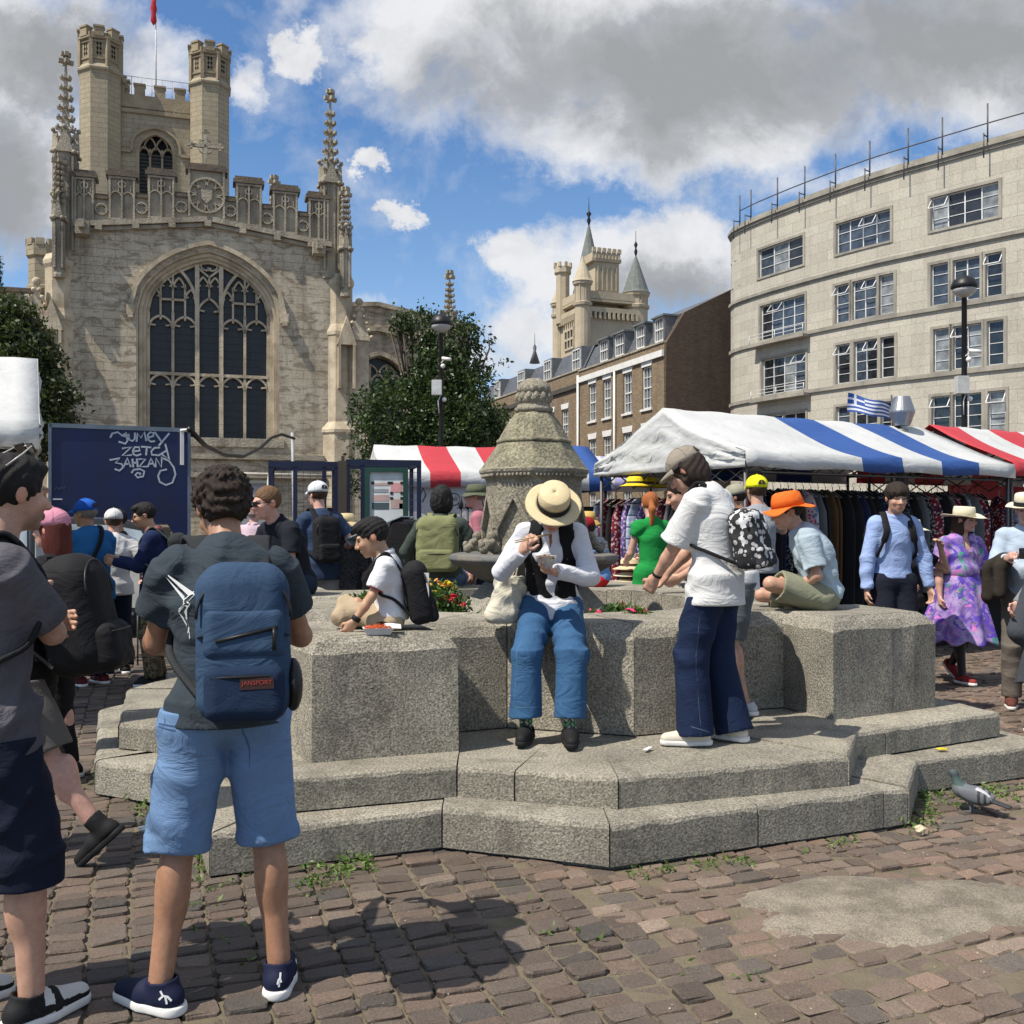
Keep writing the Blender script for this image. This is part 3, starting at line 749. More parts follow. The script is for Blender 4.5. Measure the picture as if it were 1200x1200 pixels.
    for dx, dz in ((-.55, 1.0), (.55, 1.0), (0, 1.6)): g.box((cx + dx, .17, zb + dz), (.1, .14, .3)); g.box((cx + dx, .17, zb + dz), (.3, .14, .1))
    g.build('gable_cross', CHG, root)
    px_ = L(328, 240)[0]; pinnacle(root, px_, 3.5, 14.3, 14.6, 16.9, .5)
    # angle buttresses carrying the tall pinnacles
    for (px_a, side) in ((69, -1), (399, 1)):
        bx = L(px_a, 400)[0]; g = MB()
        zz1 = 3.2
        g.lathe([(.86, 0), (.86, .5), (.78, .6), (.78, 5.2), (.84, 5.3), (.84, 5.42), (.62, 5.75), (.62, 9.3), (.66, 9.35), (.66, 9.5), (.55, 9.8), (.55, 11.35), (.62, 11.5), (.62, 11.65), (.5, 11.9)], 8, (bx, .3, 0), False, a0=R(22.5))
        bx2 = bx + side * .75
        g.box((bx2, .3, 4.6), (.8, 1.0, 9.2)); g.box((bx2 - side * .1, .3, 2.4), (1.2, 1.3, 4.8))
        g.T = Matrix.Translation((bx2, -.25, 0))
        g.extr([(-.45, 9.15), (.45, 9.15), (0, 10.5)], -.05, 1.1); g.T = Matrix.Identity(4)
        g.T = Matrix.Translation((bx + side * .2, -.45, 0)); g.extr([(-.4, 8.9), (.4, 8.9), (0, 10.1)], -.08, .3); g.strip2([(-.3, 7.1), (-.3, 8.9)], .1, -.1, .3); g.strip2([(.3, 7.1), (.3, 8.9)], .1, -.1, .3); g.T = Matrix.Identity(4)
        for i in range(5):
            z = 9.3 + i * .28; w = .5 - i * .1
            for s_ in (-1, 1): g.sphere((bx2 + s_ * w, -.3, z), .09, 6, 4)
        g.sphere((bx2, -.2, 10.75), .17, 6, 5); g.box((bx2, -.2, 10.55), (.1, .1, .4))
        g.build('buttress', CHT, root)
        xp = L(76 if side < 0 else 388, 200)[0]
        d = o.y + xp * math.sin(A)
        z2 = zd(55 if side < 0 else 100, d); zg = zd(168 if side < 0 else 205, d)
        pinnacle(root, xp, .3, 11.7, zg, z2, .8)
        pinnacle(root, xp + side * .55 * (1 if side > 0 else .3), -.35, 10.9, 13.5 if side < 0 else 13.2, 15.6 if side < 0 else 15.4, .36)
    # ---- low side aisle at right with a shallow gabled parapet and a pointed window
    g = MB(); al = empty('aisle'); al.parent = root
    ya = 5.5; X0, X1 = Wd - .5, Wd + 7.2
    def LA(qx, qy):
        oo = o + Vector((-math.sin(A) * ya, math.cos(A) * ya, 0)); rx, rz = (qx - 600) / F, (HY - qy) / F
        den = math.cos(A) - rx * math.sin(A); s = (rx * oo.y - oo.x) / den; return s, CH + rz * (oo.y + s * math.sin(A))
    p0, p1, p2 = LA(412, 362), LA(443, 358), LA(565, 385)
    topA = [(X0, p0[1]), (p1[0], p1[1]), (X1, p2[1])]
    wa0, wa1 = LA(414, 450)[0], LA(474, 450)[0]; wzs = LA(445, 445)[1]; wza_ = LA(445, 418)[1]
    opA = [(wa0, 2.0)] + arch_pts(wa0, wa1, wzs, wza_, 10) + [(wa1, 2.0)]
    wall_with_opening(g, X0, X1, 0, topA, opA, ya, .7); g.bb(X1 - .7, X1, ya + .7, ya + 14, 0, p2[1])
    g.build('aisle_wall', CHW, al)
    g = MB()
    for a_, b_ in zip(topA, topA[1:]):
        g.strip2([(a_[0], a_[1] + .05), (b_[0], b_[1] + .05)], .2, ya - .15, ya + .8); g.strip2([(a_[0], a_[1] - 1.15), (b_[0], b_[1] - 1.15)], .22, ya - .25, ya + .1)
    g.strip2(arch_pts(wa0 - .12, wa1 + .12, wzs, wza_ + .15, 10), .2, ya - .14, ya + .3)
    g.build('moulding', CHG, al)
    g = MB(); g.extr([(wa0, 2.0), (wa1, 2.0)] + list(reversed(arch_pts(wa0, wa1, wzs, wza_, 10))), ya + .45, ya + .5); g.build('pane', GLD, al)
    g = MB(); lwa = (wa1 - wa0) / 3
    for i in (1, 2): g.strip2([(wa0 + i * lwa, 2.0), (wa0 + i * lwa, wza_ - .35)], .12, ya + .25, ya + .45)
    for i in range(3): g.strip2(arch_pts(wa0 + i * lwa, wa0 + (i + 1) * lwa, wzs - .3, wzs + .3, 6, False), .09, ya + .25, ya + .45)
    for i in range(2): g.strip2(arch_pts(wa0 + (i + .5) * lwa, wa0 + (i + 1.5) * lwa, wzs + .2, wzs + .75, 6, False), .08, ya + .25, ya + .45)
    g.build('tracery', CHT, al)
    xp, zp = LA(527, 317); g = MB(); g.box((xp, ya + .3, zp / 2 - 1.9), (1.0, 1.4, zp - 3.8)); g.build('buttress', CHG, al)
    pinnacle(root, xp, ya, zp - 3.9, zp - 2.6, zp, .6)
    # ---- south side at left: wall and an octagonal stair turret
    g = MB(); xl, zl = LA(-40, 330); xr = LA(60, 330)[0]
    zl = LA(30, 332)[1]; g.bb(xl - 3, 0, ya + 2, ya + 2.8, 0, zl); g.build('aisle_wall', CHW, root)
    g = MB(); g.bb(xl - 3, 0, ya + 1.85, ya + 3, zl, zl + .2); g.build('coping', CAP, root)
    g = MB(); d = 48; xt, zt2 = LA(35, 262)
    g.lathe([(.62, 0), (.62, zt2 - 2.2), (.68, zt2 - 2.15), (.68, zt2 - 2.0), (.6, zt2 - 1.95), (.6, zt2 - .7), (.7, zt2 - .62), (.7, zt2 - .1), (.66, zt2 - .1)], 8, (xt, ya + 3.4, 0), False, a0=R(22.5))
    for k in range(8): g.box((xt + .58 * math.cos(R(45 * k)), ya + 3.4 + .58 * math.sin(R(45 * k)), zt2), (.2, .34, .3), R(45 * k))
    g.build('stair_turret', TWR, root)
    # ---- west tower
    B = R(17.5); td = 66.0; to = Vector((xd(118, td), td, 0))
    tl = empty('tower'); tl.parent = root
    tl.matrix_parent_inverse = (Matrix.Translation((o.x, o.y, 0)) @ Matrix.Rotation(A, 4, 'Z')).inverted()
    tl.location = to; tl.rotation_euler = (0, 0, B)
    S_ = 6.9; zt3 = 33.7; zp = zd(108, 67)
    g = MB(); g.bb(.3, S_ - .3, .2, S_ - .2, 0, zp - 1.0); 
    wx = (S_ * .5); wzs_, wza2, wz2 = zd(178, 67), zd(157, 67), zd(216, 67)
    g = MB(); op = [(wx - 1.15, wz2 - 1.2)] + arch_pts(wx - 1.15, wx + 1.15, wzs_, wza2, 10) + [(wx + 1.15, wz2 - 1.2)]
    wall_with_opening(g, .5, S_ - .5, 0, [(0, zp - 1.2), (S_, zp - 1.2)], op, -.1, .8)
    g.bb(.5, S_ - .5, 6.2, 7.0, 0, zp - 1.2); g.bb(-.1, .7, .7, 6.2, 0, zp - 1.2); g.bb(S_ - .7, S_ + .1, .7, 6.2, 0, zp - 1.2)
    g.build('tower_wall', TWR, tl)
    g = MB(); g.bb(.5, S_ - .5, -.22, .6, zp - 1.6, zp - 1.35); zz = wz2 + 1.9
    g.bb(1.1, wx - 1.55, -.3, 0, zz, zz + .2); g.bb(wx + 1.55, S_ - 1.1, -.3, 0, zz, zz + .2)
    g.strip2([(wx - 1.55, zz + .1), (wx - 1.5, zz + .6)] + arch_pts(wx - 1.5, wx + 1.5, zz + .7, wza2 + .35, 10) + [(wx + 1.5, zz + .6), (wx + 1.55, zz + .1)], .16, -.3, 0)
    g.strip2([(wx - 1.15, wz2 - 1)] + arch_pts(wx - 1.15, wx + 1.15, wzs_, wza2, 10) + [(wx + 1.15, wz2 - 1)], .2, -.16, .1)
    x = .75
    g.bb(.5, S_ - .5, -.1, .35, zp - 1.35, zp - .35)
    while x < S_ - .9: g.bb(x + .05, x + .72, -.1, .35, zp - .35, zp + .3); g.bb(x, x + .77, -.16, .4, zp + .3, zp + .42); x += 1.28
    g.build('tower_parapet', TWT, tl)
    tw = empty('window'); tw.parent = tl
    g = MB(); g.bb(wx - 1.2, wx + 1.2, .45, .5, wz2 - 1.3, wza2); g.build('louvre_back', mat('louvre_dark', (.01, .01, .012), .8), tw)
    g = MB()
    for i in (1, 2): xx = wx - 1.15 + 2.3 * i / 3; g.strip2([(xx, wz2 - 1.2), (xx, wzs_ + .2)], .13, .1, .35)
    for i in range(3): g.strip2(arch_pts(wx - 1.15 + 2.3 * i / 3, wx - 1.15 + 2.3 * (i + 1) / 3, wzs_ - .35, wzs_ + .35, 6, False), .1, .1, .35)
    for i in range(2): g.strip2(arch_pts(wx - .77 + .77 * i, wx + .77 * i, wzs_ + .2, wzs_ + 1.0, 6, False), .09, .1, .35)
    g.build('tracery', TWT, tw)
    g = MB(); z = wz2 - 1.1
    while z < wzs_ - .1: g.box((wx, .4, z), (2.2, .22, .05), rx=R(-35)); z += .24
    g.build('louvre', mat('slate_louvre', (.10, .11, .115), .7), tw)
    for i, (tx, ty, zc) in enumerate(((0, 0, zt3), (S_, 0, zt3 - .35 + .35), (0, S_, zt3), (S_, S_, zt3))):
        t_ = empty('turret', (tx, ty, 0)); t_.parent = tl; g = MB(); r = 1.36; zb = zd(84, 66) if i != 1 else zd(100, 68)
        zb = 30.9
        g.lathe([(r, 0), (r, zb), (r + .12, zb + .1), (r + .14, zb + .22), (r - .02, zb + .5)], 8, smooth=False, a0=R(22.5)); g.build('shaft', TWR, t_)
        g = MB(); g.lathe([(r * .94, zb + .5), (r * .94, zc - .75), (r + .1, zc - .68), (r + .1, zc - .55), (r, zc - .55)], 8, smooth=False, a0=R(22.5))
        ap = r * .94 * math.cos(R(22.5)); hw = r * .94 * math.sin(R(22.5))
        for k in range(8):
            g.T = Matrix.Rotation(R(45 * k), 4, 'Z') @ Matrix.Translation((0, -ap, 0))
            g.strip2([(-hw, zb + .4), (-hw, zc - .6)], .22, -.14, .06); g.strip2([(-hw, zb + .85), (hw, zb + .85)], .12, -.06, .02); g.strip2([(-hw, zc - .85), (hw, zc - .85)], .12, -.06, .02)
            g.bb(-hw * .62, hw * .62, -.2, .25, zc - .55, zc + .0); g.bb(-hw * .7, hw * .7, -.25, .3, zc, zc + .12)
            g.bb(-hw, hw, -.1, .1, zc - .6, zc - .3)
            g.T = Matrix.Identity(4)
        g.build('lantern', TWT, t_)
        g = MB()
        for k in range(8):
            g.T = Matrix.Rotation(R(45 * k), 4, 'Z') @ Matrix.Translation((0, -ap, 0))
            for q in range(4):
                z = zb + 1.05 + q * .3
                for (a_, b_) in ((-.13, .0), (.13, 0)): g.extr([(a_ * .7 - .07, z + .14), (a_ * .7, z), (a_ * .7 + .07, z + .14), (a_ * .7, z + .28)], -.03, .01)
            g.T = Matrix.Identity(4)
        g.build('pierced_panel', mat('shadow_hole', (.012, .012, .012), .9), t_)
    g = MB()
    for k in range(8): g.tube([(1.2 + k * .65, .9, zp - .5), (1.2 + k * .65, .9, zp + 1.25)], .02, 5)
    for z in (zp + .75, zp + 1.25): g.tube([(1.0, .9, z), (S_ - 1, .9, z)], .02, 5)
    g.build('roof_rail', mat('galv_pole', (.35, .37, .38), .5), tl)
    fp = empty('flagpole', (S_ * .48, S_ * .5, 0)); fp.parent = tl; zf = zd(-12, 69)
    g = MB(); g.tube([(0, 0, zp - 1), (0, 0, zf)], [.07, .04], 8); g.tube([(0, 0, zf - 6.5), (-2.2, 0, zp)], .012, 4); g.tube([(0, 0, zf - 6.5), (2.2, 0, zp)], .012, 4); g.build('pole', mat('white_pole', (.6, .6, .6), .5), fp)
    g = MB(); g.smooth = True
    g.lathe([(.02, zf - 3.1 + 1.2), (.22, zf - 1.6), (.16, zf - 1.1), (.24, zf - .7), (.15, zf - .3), (.2, zf + .2)], 9, (-.15, -.1, 0), sy=.5); g.build('flag', mat('red_flag', (.55, .03, .04), .8, (.35, .02, .03), sc1=4), fp)
    return root
church()

# ----------------------------------------------------------------- brick terrace
BRK = brickmat('yellow_brick', (.28, .205, .125), (.19, .14, .09), (.17, .15, .125), bw=.235, bh=.085, ms=.008, bump=.4, bumpd=.008, stain=.35, stainc=(.07, .055, .045))
BRD = brickmat('dark_brick', (.115, .08, .055), (.075, .052, .04), (.085, .07, .06), bw=.235, bh=.085, ms=.008, bump=.4, bumpd=.008, stain=.4, stainc=(.04, .035, .03))
SLT = brickmat('roof_slate', (.115, .125, .145), (.085, .092, .108), (.03, .03, .035), bw=.32, bh=.22, ms=.01, bump=.6, bumpd=.02, stain=.2, stainc=(.16, .16, .15), rough=.55)
WHT = mat('white_paint', (.74, .73, .70), .6, (.62, .61, .58), sc1=3, bump=.1)
GLS = glassmat('window_glass', (.035, .042, .05), .06)
CUR = mat('net_curtain', (.45, .46, .45), .9)
def sash(parent, x0, x1, z0, z1, y, lintel=True, cols=3, rows=4, mat_=None):
    w = empty('window'); w.parent = parent
    g = MB(); f = .07
    for a in ((x0, x0 + f, z0, z1), (x1 - f, x1, z0, z1), (x0, x1, z1 - f, z1), (x0, x1, z0, z0 + f), (x0, x1, (z0 + z1) / 2 - .035, (z0 + z1) / 2 + .035)): g.bb(a[0], a[1], y - .03, y + .06, a[2], a[3])
    for i in range(1, cols): x = x0 + (x1 - x0) * i / cols; g.bb(x - .016, x + .016, y - .01, y + .05, z0, z1)
    for i in range(1, rows):
        if i * 2 != rows: z = z0 + (z1 - z0) * i / rows; g.bb(x0, x1, y - .008, y + .05, z - .016, z + .016)
    g.build('frame', WHT, w)
    g = MB(); g.bb(x0 + .01, x1 - .01, y + .055, y + .08, z0 + .01, z1 - .01); g.build('pane', GLS, w)
    if lintel:
        g = MB(); g.extr([(x0 - .02, z1 + .0), (x1 + .02, z1 + .0), (x1 + .14, z1 + .36), (x0 - .14, z1 + .36)], -.03, .1)
        g.bb(x0 - .12, x1 + .12, -.1, .14, z0 - .13, z0); g.build('lintel_and_sill', WHT, w)
    return w

def terrace():
    ang = R(20) + R(90); d0 = 55.0
    # local x runs from the near corner back along the facade (away from the camera), local -y faces the square
    O, _ = pl_frame(778, d0, ang)
    ca, sa = math.cos(ang), math.sin(ang)
    def L(qx, qy):
        rx, rz = (qx - 600) / F, (HY - qy) / F; den = ca - rx * sa; s = (rx * O.y - O.x) / den; return s, CH + rz * (O.y + s * sa)
    # frame whose x runs the other way so that -y is outward
    an2 = ang + math.pi
    def walls(root, xa, xb, zt, zp, dep, m, m2, wins, tag_):
        g = MB(); y0 = 0.0
        cols = [(a, b) for a, b in sorted(set((w[0], w[1]) for w in wins))]
        xs = [xa] + [v for c in cols for v in c] + [xb]
        for i in range(0, len(xs), 2): g.bb(xs[i], xs[i + 1], 0, .35, 0, zt)
        for (a, b) in cols:
            zz = sorted([(w[2], w[3]) for w in wins if w[0] == a]); cur = 0
            for z0, z1 in zz: g.bb(a, b, 0, .35, cur, z0); cur = z1
            g.bb(a, b, 0, .35, cur, zt)
        g.bb(xa, xb, 0.02, .3, zt, zp)
        g.build('wall', m, root)
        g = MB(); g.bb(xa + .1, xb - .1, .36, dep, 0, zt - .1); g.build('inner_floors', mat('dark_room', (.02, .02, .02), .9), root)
        g = MB(); g.bb(xa, xb, -.05, .4, zp, zp + .1); g.build('coping', CHG, root)
    # positions along the facade measured in the frame (s grows away from the camera)
    def S(px, py): return -L(px, py)[0]
    zt = L(778, 415)[1]; zp = L(778, 401)[1]
    r1 = empty('terrace_house', (O.x, O.y, 0), an2, 'brown brick terrace with white sash windows and dark gable end', 'building')
    xw = [(762, 693 * 0), ]
    wins = []
    for (pa, pb) in ((752.5, 763.5), (730.5, 740.5), (707, 716), (690, 698.5)):
        a, b = S(pa, 450), S(pb, 450); a, b = min(a, b), max(a, b)
        for (za, zb) in ((8.05, 10.45), (4.65, 6.9), (1.3, 3.5)): wins.append((a, b, za, zb))
    xe = S(678, 440)
    walls(r1, xe, 0, zt, zp, 8.2, BRK, BRK, wins, '')
    for w in wins: sash(r1, *w, .12)
    g = MB(); g.bb(xe, .02, -.14, .0, zt - .1, zt + .25); g.build('cornice', WHT, r1)
    g = MB(); g.tube([(S(722, 440), -.12, .1), (S(722, 440), -.12, zt - .1)], .07, 8); g.build('downpipe', WHT, r1)
    g = MB(); g.tube([(xe + .15, -.12, .1), (xe + .15, -.12, zt + .4)], .08, 8); g.build('downpipe', WHT, r1)
    # gable end with mansard outline
    zr = 14.9; prof = [(0, 0), (8.6, 0), (8.6, zp), (7.4, zp + 2.2), (4.6, zr), (1.3, zp + 1.75), (.15, zp)]
    g = MB(); vs = [(0.0, y, z) for y, z in prof] + [(-.35, y, z) for y, z in prof]; n = len(prof)
    g.add([(0.012, y, z) for y, z in prof] + [(-.35, y, z) for y, z in prof], [tuple(range(n)), tuple(reversed(range(n, 2 * n)))] + [(i, n + i, n + (i + 1) % n, (i + 1) % n) for i in range(n)], False)
    g.build('gable_wall', BRD, r1)
    def mansard(root, xa, xb, zp, zk, zr, dep, ypk):
        g = MB(); P = [(.3, zp), (1.2, zk), (ypk, zr), (dep - 1, zk), (dep, zp)]
        for (a, b) in zip(P, P[1:]):
            g.add([(xa, a[0], a[1]), (xb, a[0], a[1]), (xb, b[0], b[1]), (xa, b[0], b[1])], [(0, 1, 2, 3)], False)
        g.build('roof', SLT, root)
    mansard(r1, xe, -.36, zp - .1, zp + 1.7, zr - .05, 8.6, 4.6)
    for (pa, pb) in ((816, 858), (733, 773), (638, 680), (570, 608)):
        a = S(550 + pa * .2583, 395); b = S(550 + pb * .2583, 395); a, b = min(a, b), max(a, b)
        dm = empty('dormer'); dm.parent = r1
        g = MB(); z0, z1 = zp + .25, zp + 1.6
        g.bb(a - .12, a, .3, 1.9, z0, z1); g.bb(b, b + .12, .3, 1.9, z0, z1); g.build('cheek', LEAD, dm)
        g = MB(); g.bb(a - .2, b + .2, .2, 2.2, z1, z1 + .1); g.build('dormer_roof', LEAD, dm)
        sash(r1, a, b, z0, z1, .38, False, 4, 2)
    # lower, greyer neighbour running on to the left
    r2 = empty('terrace_house', (O.x, O.y, 0), an2, 'longer brick terrace with low slate mansard left of the taller brick house', 'building')
    zp2 = L(678, 434)[1]; zt2 = L(678, 452)[1]
    x2 = S(571, 460)
    wins = []
    for (pa, pb) in ((658.5, 666), (642, 649.5), (594, 601), (580, 586)):
        a, b = S(pa, 480), S(pb, 480); a, b = min(a, b), max(a, b)
        for (za, zb) in ((7.2, 9.3), (4.2, 6.2), (1.3, 3.3)): wins.append((a, b, za, zb))
    for f in (.42, .55): 
        a = xe + (x2 - xe) * f; wins += [(a - .5, a + .5, 7.2, 9.3), (a - .5, a + .5, 4.2, 6.2)]
    walls(r2, x2 - 3, xe - .01, zt2, zp2, 8.0, BRK, BRK, wins, '')
    for w in wins: sash(r2, *w, .12)
    g = MB(); g.bb(x2 - 3, xe - .02, -.16, .0, zt2 - .15, zt2 + .15); g.build('cornice', mat('dark_cornice', (.08, .07, .06), .8), r2)
    mansard(r2, x2 - 3, xe - .05, zp2 - .1, zp2 + 1.75, zp2 + 2.6, 8.0, 4)
    for (pa, pb) in ((446, 482), (318, 350), (200, 230), (98, 120)):
        a = S(550 + pa * .2583, 425); b = S(550 + pb * .2583, 425); a, b = min(a, b), max(a, b)
        sash(r2, a, b, zp2 + .2, zp2 + 1.6, .36, False, 3, 2)
        g = MB(); g.bb(a - .1, b + .1, .4, 1.9, zp2 + .1, zp2 + 1.72); g.build('dormer', LEAD, r2)
    # passage wall with metal balconies between the gable and the curved building
terrace()

# ----------------------------------------------------------------- college tower far behind
def college_tower():
    d = 110.0; A = R(20); o = Vector((xd(700, d), d, 0))
    root = empty('college_tower', o, A, 'pale stone tower with grey cone roofs and turrets rising behind the brick terrace', 'tower')
    ST = mat('bath_stone', (.47, .40, .285), .9, (.38, .32, .225), sc1=.6, det=7, bump=.4, bsc=3, bdist=.05)
    CN = mat('cone_tiles', (.17, .185, .17), .8, (.12, .13, .12), sc1=2, det=6, bump=.8, bsc=12, bdist=.05)
    z = lambda py: zd(py, d)
    g = MB(); w = 3.3
    zb = z(378)
    g.bb(-w, w, -w, w, 0, zb); g.build('wall', ST, root)
    g = MB()
    for zz, e, h in ((z(374), .35, .5), (z(362), .2, .3)): g.bb(-w - e, w + e, -w - e, w + e, zz, zz + h)
    for i in range(12):
        x = -w + .3 + i * (2 * w - .6) / 11
        g.box((x, -w - .2, z(378)), (.25, .5, .7)); g.box((-w - .2, x, z(378)), (.5, .25, .7))
    zz = z(360)
    g.bb(-w - .2, w + .2, -w - .2, -w + .1, zz, zz + .9); g.bb(-w - .2, -w + .1, -w, w, zz, zz + .9)
    g.build('balustrade', ST, root)
    g = MB(); g.bb(-1.15, 1.7, -1.9, .2, zb, z(312)); g.bb(-1.6, 1.9, -2.1, .4, z(312), z(308)); g.bb(-1.5, 1.8, -2.0, .3, z(308), z(302))
    for i in range(6): g.box((-1.3 + i * .6, -1.95, z(299)), (.4, .3, .5))
    for i in range(5): g.strip2([(-.85 + i * .55, z(345)), (-.85 + i * .55, z(318))], .14, -2.03, -1.9)
    for i in range(8): g.strip2([(-1.15 + i * .4, z(309)), (-1.15 + i * .4, z(305))], .16, -2.2, -2.0)
    g.build('belfry', ST, root)
    g = MB(); g.lathe([(2.4, zb), (2.0, z(350)), (.06, z(258))], 12, (-.3, 1.6, 0), False); g.build('spire', CN, root)
    g = MB(); g.lathe([(.06, z(262)), (.12, z(258)), (.25, z(254)), (.1, z(250)), (.3, z(246)), (.08, z(243)), (.04, z(236)), (.03, z(226))], 8, (-.3, 1.6, 0)); g.build('finial', IRON, root)
    def tur(x, y, r, zt, zc, ztip, cone, name='turret'):
        t_ = empty(name, (x, y, 0)); t_.parent = root
        g = MB(); g.lathe([(r, zb - 9), (r, zt), (r + .15, zt), (r + .2, zt + .3), (r, zt + .4), (r, zc - .5), (r + .18, zc - .3), (r + .22, zc)], 14, smooth=False)
        for k in range(8): an = R(45 * k); g.box((r * math.cos(an), r * math.sin(an), (zt + zc) / 2), (.12, .12, zc - zt), an)
        g.build('shaft', ST, t_)
        g = MB(); g.lathe([(r + .28, zc), (r + .1, zc + .3), (.05, ztip)], 14, smooth=False); g.build('cone_roof', cone, t_)
        return t_
    # right, big round turret
    t_ = tur(3.5, -2.4, 1.3, z(365), z(347), z(302), CN)
    g = MB(); g.lathe([(.05, z(304)), (.2, z(298)), (.08, z(294)), (.22, z(290)), (.04, z(286)), (.03, z(274))], 8); g.build('finial', IRON, t_)
    tur(-w + .1, -w + .1, .85, z(368), z(341), z(312), ST)
    tur(-w + .1, w - .1, .75, z(368), z(352), z(326), ST)
    g = MB(); g.lathe([(.8, zb), (.8, z(320)), (1.0, z(318)), (1.0, z(311))], 8, (-3.2, 2.2, 0), False)
    for k in range(8): g.box((-3.2 + .9 * math.cos(R(45 * k)), 2.2 + .9 * math.sin(R(45 * k)), z(309)), (.3, .3, .5), R(45 * k))
    g.build('chimney', ST, root)
    wn = empty('window'); wn.parent = root
    g = MB(); 
    g.bb(-w - .03, -w + .1, -1.2, 1.2, z(411), z(389)); g.build('pane', GLD, wn)
    g = MB()
    for i in range(4): y = -1.2 + i * .8; g.bb(-w - .15, -w, y - .1, y + .1, z(411), z(388))
    for zz in (z(411), z(400), z(389)): g.bb(-w - .14, -w, -1.3, 1.3, zz - .12, zz + .12)
    g.build('frame', ST, wn)
    # low tower shoulder and the little spike at left
    g = MB(); xs = xd(626, d) - o.x; g.lathe([(.6, z(430)), (.15, z(416)), (.22, z(412)), (.05, z(408)), (.03, z(396))], 8, (xs / math.cos(A), 0, 0)); g.build('ventilator_spike', LEAD, root)
    return root
college_tower()

# ----------------------------------------------------------------- curved stone building at right
def curved_building():
    pts = [Vector(p) for p in ((27.0, 33.0), (24.0, 35.9), (20.3, 39.6), (18.15, 42.0), (16.0, 44.6), (14.1, 47.6), (12.75, 50.1), (12.08, 51.6), (11.72, 52.7), (11.75, 53.6), (12.3, 54.6), (14, 55.6), (17, 56.2), (22, 56.5))]
    # smooth the plan curve
    def cr(p0, p1, p2, p3, t): return .5 * ((2 * p1) + (-p0 + p2) * t + (2 * p0 - 5 * p1 + 4 * p2 - p3) * t * t + (-p0 + 3 * p1 - 3 * p2 + p3) * t ** 3)
    C = []
    for i in range(len(pts) - 1):
        p = [pts[max(0, i - 1)], pts[i], pts[i + 1], pts[min(len(pts) - 1, i + 2)]]
        for k in range(8): C.append(cr(*p, k / 8))
    C.append(pts[-1])
    S = [0]
    for a, b in zip(C, C[1:]): S.append(S[-1] + (b - a).length)
    O = Vector((15.8, 44)); root = empty('stone_building', (O.x, O.y, 0), 0, 'curved pale stone building with rows of white metal windows and roof scaffold rail', 'building')
    def P(s, off=0.0):
        s = min(max(s, 0), S[-1] - 1e-4); i = max(j for j in range(len(S)) if S[j] <= s); i = min(i, len(C) - 2); f = (s - S[i]) / (S[i + 1] - S[i])
        p = C[i].lerp(C[i + 1], f); i2 = min(i + 1, len(C) - 2); t = (C[min(i2 + 1, len(C) - 1)] - C[max(i - 1, 0)]).normalized(); nrm = Vector((t.y, -t.x))    # pointing away from camera (inward)
        return Vector((p.x + nrm.x * off - O.x, p.y + nrm.y * off - O.y))
    def hit(px):                                             # arc length where column px meets the curve (nearest)
        r = (px - 600) / F; best = None
        for i in range(len(C) - 1):
            f0 = C[i].x - r * C[i].y; f1 = C[i + 1].x - r * C[i + 1].y
            if f0 * f1 <= 0: return S[i] + (S[i + 1] - S[i]) * f0 / (f0 - f1)
        return None
    WST = brickmat('portland_stone', (.49, .46, .385), (.42, .39, .325), (.30, .275, .23), bw=1.1, bh=.46, ms=.01, bump=.35, bumpd=.01, stain=.3, stainc=(.25, .235, .2), rough=.85)
    WTR = mat('portland_trim', (.36, .335, .28), .88, (.22, .205, .175), sc1=.8, det=8, bump=.4, bsc=10, streak=.45, streakcol=(.14, .13, .11))
    ztop = 16.85
    def shell(g, s0, s1, z0, z1, o0, o1):
        """curved slab between arc lengths"""
        ns = max(1, int((s1 - s0) / .8)); vs = []
        for k in range(ns + 1):
            s = s0 + (s1 - s0) * k / ns; a, b = P(s, o0), P(s, o1)
            vs += [(a.x, a.y, z0), (a.x, a.y, z1), (b.x, b.y, z1), (b.x, b.y, z0)]
        fs = []
        for k in range(ns):
            q = k * 4; fs += [(q, q + 4, q + 5, q + 1), (q + 1, q + 5, q + 6, q + 2), (q + 2, q + 6, q + 7, q + 3), (q + 3, q + 7, q + 4, q)]
        fs += [(0, 1, 2, 3), (ns * 4 + 3, ns * 4 + 2, ns * 4 + 1, ns * 4)]
        g.add(vs, fs, False)
    # window table: per row (z0,z1) and list of bays as groups of (px0,px1,lights)
    rows = [(13.95, 15.35, [(1091, 1170, 4), (980, 1043, 4), (889, 941, 3), (1262, 1385, 4)]),
            (10.75, 12.5, [(1091, 1111, 1), (1117, 1148, 2), (1155, 1174, 1), (979, 995, 1), (999, 1027, 2), (1030, 1047, 1), (891, 943, 4), (1262, 1390, 4)]),
            (7.95, 9.75, [(1094, 1112, 1), (1117, 1150, 2), (1157, 1176, 1), (980, 996, 1), (1001, 1028, 2), (1032, 1048, 1), (893, 944, 4), (1262, 1390, 4)]),
            (5.1, 6.9, [(1092, 1113, 1), (1117, 1150, 2), (1158, 1178, 1), (980, 996, 1), (1001, 1028, 2), (1032, 1048, 1), (893, 944, 4), (1262, 1390, 4)])]
    bands = [(0, 5.1)] + [r[:2] for r in rows] + [(ztop, ztop)]
    g = MB(); zc = 0
    for (z0, z1, bays) in sorted(rows, key=lambda r: r[0]):
        shell(g, 0, S[-1], zc, z0, 0, .4)
        sp = sorted([tuple(sorted((hit(a), hit(b)))) for a, b, n in bays])
        cur = 0
        for a, b in sp: shell(g, cur, a, z0, z1, 0, .4); cur = b
        # two bays on the far side of the corner
        shell(g, cur, S[-1], z0, z1, 0, .4); zc = z1
    shell(g, 0, S[-1], zc, ztop, 0, .4)
    g.build('wall', WST, root)
    g = MB()
